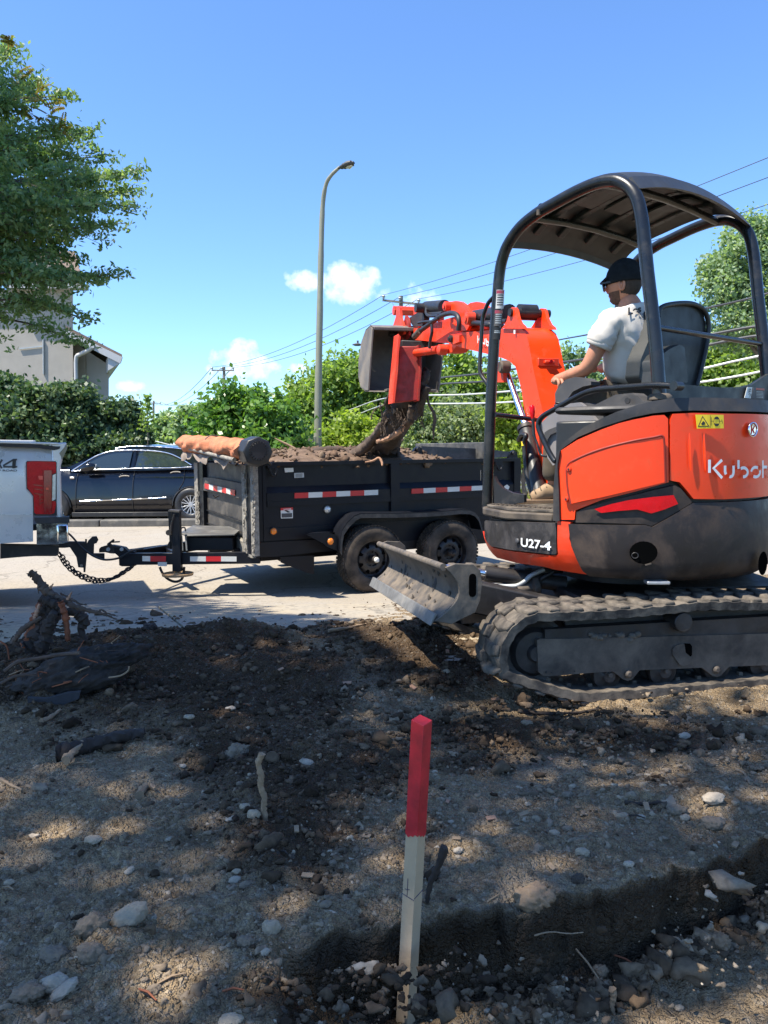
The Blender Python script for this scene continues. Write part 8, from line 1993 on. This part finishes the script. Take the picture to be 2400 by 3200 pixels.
rr_('root', [(470, 508), (520, 500), (552, 480), (558, 460)], .004, m_stickp, 3.40)
rr_('root', [(0, 350), (30, 375), (40, 430)], .005, m_redroot, 3.9)
b = newbm(); pts = [at(*c11(x, y), 3.36) for x, y in ((118, 596), (200, 600), (290, 575), (346, 570), (340, 600), (270, 628), (190, 645), (122, 640))]; prism(b, pts, V((0, .012, .004))); build('root_mat_flap', b, M('torn_fabric', (.028, .028, .032), .8, 0, .3, 8, bmp=.5), RBm, 40)
q = random.Random(21)
for i in range(34):
    x = q.uniform(0, 520); y = 600-x*.35+q.uniform(-110, 60); Y = 3.44+q.uniform(-.05, .2); rr_('rootlet', [(x, y), (x+q.uniform(-40, 40), y+q.uniform(-25, 25)), (x+q.uniform(-70, 70), y+q.uniform(-40, 40))], q.uniform(.0012, .003), q.choice([m_bark, m_stickp, m_redroot]), Y)

# ------------------------------------------------------------ silver pickup (rear quarter in view)
YT = 7.15
PS = Flat(at(100, 1600, YT)-ZZ*at(100, 1600, YT).z, V((math.cos(math.radians(24)), math.sin(math.radians(24)), 0)))
PU = PS.U; PN = -PS.N     # PN points away from the camera
pk = thing('pickup_truck', 'silver pickup truck hitched to the trailer, only its tail in view', 'pickup truck', PS.map(-2.0, ZS, -1.0))
def pk_pan(name, k, pts, off, th, mat, rnd=.008, par=pk, surf=PS, grid=None, label=None):
    b = newbm(); panel(b, [surf.px(k(*p), off) for p in pts], surf, off, th, rnd, grid); return build(name, b, mat, par, 40, label=label)
uE = PS.px(c5(470, 500))[0]; uL = PS.px(c5(0, 500))[0]
zT_, zBm = PS.px(c5(100, 262))[1], PS.px(c5(100, 1100))[1]
bed = [(x, y) for x, y in ((0, 262), (330, 272), (470, 285), (478, 300), (475, 388), (250, 380), (222, 395), (212, 430), (225, 640), (272, 690), (284, 730), (286, 1086), (0, 1104))]
bp = [PS.px(c5(*p)) for p in bed]
xw = uL-.55; Rw = .42; arch = [(xw+Rw*1.12*math.cos(a), ZS+.40+Rw*1.12*math.sin(a)) for a in np.linspace(0, math.pi, 12)]
zarch = zBm
full = bp[:-1] + [(xw+.47, bp[-1][1])]+[p for p in arch if p[1] > zBm] + [(xw-.47, zBm), (xw-1.35, zBm), (xw-1.35, bp[0][1])]
b = newbm(); panel(b, full, PS, 0, .05, .012, .15, lift=lambda u, v: -.05*max(0, (v-(zT_-.12))/.12)**2+.012*math.sin((v-zBm)/(zT_-zBm)*3.1)); build('bed_side', b, m_silver, pk, 50)
pk_pan('body_crease', c5, [(0, 848), (284, 850), (284, 856), (0, 856)], .024, .01, m_silver, .002)
pk_pan('bed_rail_cap', c5, [(0, 236), (340, 246), (490, 262), (522, 262), (516, 284), (470, 296), (320, 276), (0, 264)], .02, .10, m_blackpl, .012)
b = newbm(); A = PS.pt(c5(0, 226), -.02); B_ = PS.pt(c5(505, 240), -.02); bar(b, A-(B_-A)*3, B_, .08, .02, ZZ); build('bed_rail', b, m_silver, pk, 30, bevel=.006)
b = newbm(); A = PS.pt(c5(0, 222), -1.65); B_ = PS.pt(c5(300, 226), -1.55); bar(b, A-(B_-A)*3, B_, .08, .04, ZZ); build('bed_rail', b, m_silver, pk, 30, bevel=.006)
# tailgate wrapped at the back
GE = PS.map(uE, 0, 0)
b = newbm(); g = []
tgtop = zT_+.035
prism(b, [GE+ZZ*(zBm+.16), GE+PU*.05+ZZ*(zBm+.16), GE+PU*.06+ZZ*(tgtop-.22), GE+PU*.115+ZZ*(tgtop-.03), GE+PU*.12+ZZ*tgtop, GE-PU*.02+ZZ*(tgtop-.01)], PN*1.9); build('tailgate', b, m_silver, pk, 35, bevel=.015)
b = newbm(); prism(b, [GE+PU*.05+ZZ*(tgtop-.10)-PN*.004, GE+PU*.122+ZZ*(tgtop-.02)-PN*.004, GE+PU*.12+ZZ*(tgtop-.06)-PN*.004, GE+PU*.075+ZZ*(tgtop-.16)-PN*.004], PN*.01); build('tailgate_spoiler', b, m_glass, pk, 30)
# tail lamp
tl_ = pk_pan('tail_lamp', c5, [(232, 405), (240, 395), (300, 392), (478, 396), (484, 402), (484, 490), (450, 506), (445, 730), (482, 740), (484, 770), (470, 840), (440, 850), (310, 848), (296, 835), (290, 690), (262, 655), (236, 620)], .022, .05, m_redlens, .012)
pk_pan('lamp_recess', c5, [(224, 400), (236, 388), (480, 390), (490, 400), (490, 860), (300, 862), (286, 845), (284, 692), (255, 655), (228, 628)], .006, .02, m_print, .004)
for y in (590, 625, 665): pk_pan('lamp_facet', c5, [(286, y), (350, y+8), (372, y+12), (372, y+20), (340, y+14), (300, y+10)], .026, .003, m_reddark, .001, tl_)
for y in (680, 715, 745): pk_pan('lamp_facet', c5, [(340, y), (372, y), (372, y+8), (352, y+8), (352, y+24), (340, y+24)], .026, .003, m_reddark, .001, tl_)
pk_pan('lamp_block', c5, [(380, 470), (446, 470), (446, 840), (380, 840)], .024, .003, m_reddark, .002, tl_)
pk_pan('brake_light', c5, [(330, 515), (370, 518), (370, 552), (335, 550)], .026, .003, M('bright_red_lens', (.75, .02, .02), .2, bmp=0, coat=.6), .002, tl_)
pk_pan('brake_light', c5, [(396, 618), (420, 618), (420, 638), (396, 638)], .028, .003, M('bright_red_lens2', (.75, .05, .02), .2, bmp=0, coat=.6), .002, tl_)
pk_pan('reverse_light', c5, [(455, 512), (482, 500), (480, 720), (450, 735)], .018, .02, m_clear, .006)
strokes('badge_4', c5, [[(148, 376), (118, 376), (30, 428), (30, 438), (150, 438)], [(122, 376), (118, 452)], [(20, 376), (-30, 452)], [(-30, 376), (16, 452)], [(-60, 376), (-66, 452)], [(-60, 380), (-150, 430), (-40, 436)]], .016, PS, m_greydk, pk, .016)
strokes('badge_4_fill', c5, [[(124, 378), (120, 450)]], .03, PS, m_print, pk, .017)
text_on('badge_words', 'OFF ROAD', PS, (-70, 478), (148, 478), 16, m_print, pk, .018, .02, k=c5)
# bumper, hitch
bmp_ = pk_pan('bumper_end', c5, [(316, 932), (590, 928), (586, 1040), (560, 1100), (480, 1112), (316, 1114)], .05, .10, m_chrome, .02, grid=.08)
pk_pan('bumper_step', c5, [(296, 880), (600, 874), (602, 924), (316, 930), (296, 905)], .055, .16, m_blackpl, .01)
BE_ = PS.map(PS.px(c5(590, 1000))[0], 0, .05)
zb0, zb1 = PS.px(c5(580, 1090))[1], PS.px(c5(590, 930))[1]
b = newbm(); prism(b, [BE_+ZZ*zb0, BE_+ZZ*zb1, BE_-PU*.10+ZZ*zb1, BE_-PU*.10+ZZ*zb0], PN*1.9); build('rear_bumper', b, m_chrome, pk, 30, bevel=.015)
pk_pan('lower_frame', c5, [(0, 1110), (0, 1235), (200, 1218), (300, 1212), (490, 1212), (510, 1170), (510, 1120), (316, 1116)], -.30, .10, m_steeldk, .01)
hh_ = PS.O+PN*.95
HPn = Flat(hh_, PU)
def hpan2(name, pts, th, mat, rnd=.006): b = newbm(); panel(b, [HPn.px(c5(*p)) for p in pts], HPn, 0, th, rnd); return build(name, b, mat, pk, 30)
hpan2('hitch_receiver', [(430, 1086), (736, 1090), (748, 1130), (620, 1134), (560, 1140), (430, 1140)], .09, m_steeldk)
hpan2('pintle_plate', [(736, 1065), (752, 1065), (752, 1200), (738, 1352), (722, 1350), (722, 1312), (676, 1308), (660, 1220), (600, 1130), (736, 1130)], .03, m_steeldk)
hpan2('pintle_hook', [(752, 1110), (765, 1080), (800, 1046), (838, 1042), (852, 1070), (836, 1100), (815, 1106), (812, 1190), (905, 1190), (905, 1240), (870, 1246), (790, 1206), (752, 1184)], .06, m_steeldk, .014)
b = newbm(); c_ = HPn.pt(c5(703, 1292), .002); cyl(b, c_, c_+HPn.N*.004, .016, 12); build('hitch_hole', b, m_conc, pk, 30)
# rest of the truck outside the frame: cab, wheels
b = newbm()
cab = [(xw-1.35, zBm), (xw-3.75, zBm), (xw-4.8, zBm+.05), (xw-4.85, zBm+.65), (xw-3.55, zBm+.80), (xw-3.0, zBm+1.30), (xw-1.6, zBm+1.33), (xw-1.35, zBm+.85)]
panel(b, cab, PS, 0, 1.98, .03); build('cab', b, m_silver, pk, 35)
b = newbm(); panel(b, [(xw-3.35, zBm+.85), (xw-2.9, zBm+1.22), (xw-1.65, zBm+1.24), (xw-1.5, zBm+.85)], PS, .005, .01, .003); build('side_window', b, m_glass, pk, 35)
b = newbm(); prism(b, [PS.map(xw-1.35, zBm+.1, -.1), PS.map(uE, zBm+.1, -.1), PS.map(uE, zBm+.1, -1.9), PS.map(xw-1.35, zBm+.1, -1.9)], ZZ*.06); build('bed_floor', b, m_blackpl, pk, 30)
b = newbm(); panel(b, rect(xw-1.35, uE, zBm+.05, zT_), Flat(PS.O+PN*1.9, PU), 0, .05, .01); build('far_bed_side', b, m_silver, pk, 30)
for u_ in (xw, xw-3.75):
    for o in (.14, 1.85):
        c = PS.map(u_, ZS+.40, -o); ty = wheel(c, -PN if o < 1 else PN, .40, .27, m_tire, None, pk)
        b = newbm(); lathe(b, [(0, .05), (.08, .05), (.19, .02), (.225, .09), (.225, -.08), (0, -.05)], c+(-PN if o < 1 else PN)*.03, -PN if o < 1 else PN, 28); build('rim', b, m_alloy, pk, 40)

# ------------------------------------------------------------ black parked car
YC_ = 16.95
CS = Flat(V((0, YC_, 0)), V((1, -.02, 0)))
car = thing('parked_car', 'black crossover car parked along the far kerb', 'car', CS.map(-5.2, -.41, -.95))
ZC = at(*c5(1640, 915), YC_).z
def c2u(x, y): return CS.px(c5(x, y))
def cpan2(name, pts, off, th, mat, rnd=.012, grid=None, lift=None, par=car):
    b = newbm(); panel(b, [c2u(*p) for p in pts], CS, off, th, rnd, grid, lift); return build(name, b, mat, par, 50)
fwc = c2u(455, 790); rwc = c2u(1648, 772); Rw = .375
def arch_pts(c, r_, n=14): return [(c[0]+r_*math.cos(a), c[1]+r_*math.sin(a)) for a in np.linspace(math.pi, 0, n)]
zs = c2u(900, 858)[1]
uR = rwc[0]+1.02; uFc = fwc[0]-.92
lower = [(uFc+.05, zs+.05), (uFc, zs+.30), (uFc+.10, zs+.56)] + [c2u(*p) for p in ((250, 470), (430, 448), (610, 440), (700, 440))]
belt = [c2u(*p) for p in ((1000, 452), (1300, 446), (1560, 442), (1659, 438))]
lower += belt + [(uR-.05, belt[-1][1]-.02), (uR, zs+.42), (uR-.02, zs+.12)]
lower += [(rwc[0]+.44, zs)] + [p for p in reversed(arch_pts((rwc[0], rwc[1]+.0), .43)) if p[1] > zs] + [(rwc[0]-.45, zs), (fwc[0]+.45, zs)] + [p for p in reversed(arch_pts((fwc[0], fwc[1]), .43)) if p[1] > zs] + [(fwc[0]-.44, zs)]
zmid = zs+.42
def lift_(u, v): return -.10*((v-zmid)/.45)**2 - .16*max(0, (uFc+.7-u)/.7)**2 - .12*max(0, (u-(uR-.6))/.6)**2 + .012*math.sin((v-zs)*9)
b = newbm(); panel(b, lower, CS, 0, .30, .02, .09, lift_); build('body_side', b, m_carblack, car, 60)
gh = [(560, 452), (700, 380), (820, 330), (960, 288), (1060, 268), (1250, 264), (1450, 278), (1659, 300), (1760, 330), (1840, 400), (1850, 455), (1300, 470), (700, 480)]
ZB2 = belt[0][1]
b = newbm(); panel(b, [c2u(*p) for p in gh], CS, -.06, .30, .03, .10, lambda u, v: -.34*max(0, v-ZB2)); build('greenhouse', b, m_carblack, car, 60)
def lg2(u, v): return -.34*max(0, v-ZB2)
win1 = [(640, 470), (720, 410), (820, 352), (930, 314), (1050, 302), (1122, 303), (1108, 446), (800, 458)]
win2 = [(1186, 304), (1300, 308), (1420, 326), (1530, 368), (1640, 425), (1640, 436), (1160, 442)]
cpan2('front_window', win1, -.045, .02, m_glass, .004, .10, lg2); cpan2('rear_window', win2, -.045, .02, m_glass, .004, .10, lg2)
def ctube(name, pts, r_, mat, off=-.03): 
    b = newbm(); P = []
    for p in catmull([V((*c2u(*q_), 0)) for q_ in pts], 5): P.append(CS.map(p.x, p.y, off-.34*max(0, p.y-ZB2)))
    tube(b, P, r_, 8); return build(name, b, mat, car, 60)
ctube('window_chrome', [(612, 476), (660, 444), (740, 390), (830, 338), (940, 305), (1060, 296), (1200, 296), (1330, 304), (1440, 322), (1540, 362), (1650, 424)], .014, m_chrome)
ctube('window_chrome', [(612, 478), (800, 466), (1100, 455), (1300, 450), (1500, 448), (1652, 440)], .012, m_chrome)
ctube('roof_rail', [(960, 282), (1040, 268), (1150, 262), (1300, 266), (1450, 276), (1600, 294)], .018, m_chrome, -.12)
ctube('pillar_trim', [(1130, 300), (1150, 300), (1148, 450)], .012, m_carblack, -.035)
def side_line(name, pts, r_, mat): 
    b = newbm(); P = []
    for p in catmull([V((*c2u(*q_), 0)) for q_ in pts], 5): P.append(CS.map(p.x, p.y, lift_(p.x, p.y)+.004))
    tube(b, P, r_, 6); return build(name, b, mat, car, 60)
side_line('sill_chrome', [(690, 738), (900, 728), (1138, 720)], .018, m_chrome); side_line('sill_chrome', [(1144, 719), (1300, 712), (1436, 705)], .016, m_chrome)
side_line('door_gap', [(1148, 456), (1142, 600), (1146, 780), (1150, 850)], .006, m_print); side_line('door_gap', [(655, 500), (650, 640), (652, 800)], .006, m_print); side_line('door_gap', [(1580, 460), (1580, 560), (1540, 640)], .006, m_print)
for x, y in ((1062, 520), (1502, 486)):
    side_line('door_handle', [(x-44, y+6), (x-20, y-3), (x+20, y-5), (x+46, y)], .020, m_chrome)
side_line('wing_badge', [(596, 538), (632, 537)], .026, m_chrome)
mr = CS.map(*c2u(775, 442), .10); b = newbm(); g_ = bmesh.ops.create_icosphere(b, subdivisions=3, radius=1)
for v in g_['verts']: l = V(v.co); v.co = mr+V((l.x*.17*(1-.15*l.z), l.y*.10, l.z*.10+l.x*.03))
mir_ = build('door_mirror', b, m_carblack, car, 180)
b = newbm(); bar(b, mr-ZZ*.06-V((.06, -.04, 0)), CS.map(*c2u(745, 490), -.02), .05, .08); build('mirror_stalk', b, m_carblack, mir_, 30)
b = newbm(); c_ = mr+V((.165, 0, .01)); tube(b, [c_+V((0, -.06, -.05)), c_+V((.006, 0, .0)), c_+V((0, .06, .05))], .012, 6); build('mirror_trim', b, m_galv, mir_, 60)
# roof, bonnet, far side
b = newbm(); rp_ = [(700, 384), (830, 328), (960, 288), (1060, 266), (1250, 262), (1450, 276), (1659, 298), (1760, 330), (1840, 400)]
g = []
for p in rp_:
    u_, v_ = c2u(*p); o0 = -.06-.34*max(0, v_-ZB2); g.append([b.verts.new(CS.map(u_, v_+.05*math.sin(math.pi*t_), o0*(1-t_)+(-1.85-o0)*t_)) for t_ in np.linspace(0, 1, 7)])
for a, c in zip(g, g[1:]):
    for j in range(6): b.faces.new((a[j], a[j+1], c[j+1], c[j]))
build('roof', b, m_carblack, car, 60)
b = newbm(); g = []
for (x, y) in ((250, 470), (430, 448), (560, 446), (620, 430)):
    u_, v_ = c2u(x, y); g.append([b.verts.new(CS.map(u_, v_+.06*math.sin(math.pi*t_), lift_(u_, v_)*(1-t_)-1.85*t_)) for t_ in np.linspace(0, 1, 7)])
u_, v_ = c2u(*rp_[0]); g.append([b.verts.new(CS.map(u_, v_+.05*math.sin(math.pi*t_), (-.06-.34*(v_-ZB2))*(1-t_)-1.7*t_)) for t_ in np.linspace(0, 1, 7)])
for a, c in zip(g, g[1:]):
    for j in range(6): b.faces.new((a[j], a[j+1], c[j+1], c[j]))
build('bonnet', b, m_carblack, car, 60)
b = newbm(); box(b, CS.map((uFc+uR)/2, zs+.22, -.95), (uR-uFc-.5, 1.6, .42), CS.U); build('body_core', b, m_carblack, car, 30)
b = newbm(); prism(b, [CS.map(p[0], p[1], -1.78) for p in lower], -CS.N*.05); build('far_side', b, m_carblack, car, 30)
for c in (fwc, rwc):
    for o in (.10, 1.70):
        cc = V(CS.map(c[0], 0, -o)); cc.z = ZC+Rw; nn = CS.N if o < 1 else -CS.N
        ty = wheel(cc, nn, Rw, .23, m_hose, None, car)
        b = newbm(); lathe(b, [(.215, .07), (.232, .085), (.232, .095), (.205, .085), (.20, .0), (0, -.02), (0, -.05), (.21, -.06)], cc+nn*.01, nn, 36); rm = build('rim', b, m_alloy, car, 40)
        if o > 1: continue
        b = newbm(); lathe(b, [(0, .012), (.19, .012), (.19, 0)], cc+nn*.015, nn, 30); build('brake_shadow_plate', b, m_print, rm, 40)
        for k in range(7):
            for da in (-.11, .11):
                a = 2*math.pi*k/7+da; a2 = 2*math.pi*k/7+da*1.9; r1 = CS.U*math.cos(a)+ZZ*math.sin(a); r2 = CS.U*math.cos(a2)+ZZ*math.sin(a2)
                b = newbm(); bar(b, cc+nn*.085+r1*.045, cc+nn*.095+r2*.215, .020, .022, nn); build('spoke', b, m_alloy, rm, 30, bevel=.003)
        b = newbm(); lathe(b, [(0, .03), (.05, .028), (.062, .01), (.062, -.03)], cc+nn*.075, nn, 20); build('wheel_cap', b, m_alloy, rm, 40)
    b = newbm(); pts = arch_pts(c, .405, 16); P = [CS.map(p[0], p[1], lift_(*p)+.006) for p in pts if p[1] > zs-.05]; tube(b, P, .018, 6); build('arch_trim', b, m_hose, car, 60)
b = newbm(); bar(b, CS.map(fwc[0]+.44, zs+.02, .0), CS.map(rwc[0]-.44, zs+.02, .0), .08, .10); build('sill_cladding', b, m_hose, car, 30, bevel=.01)
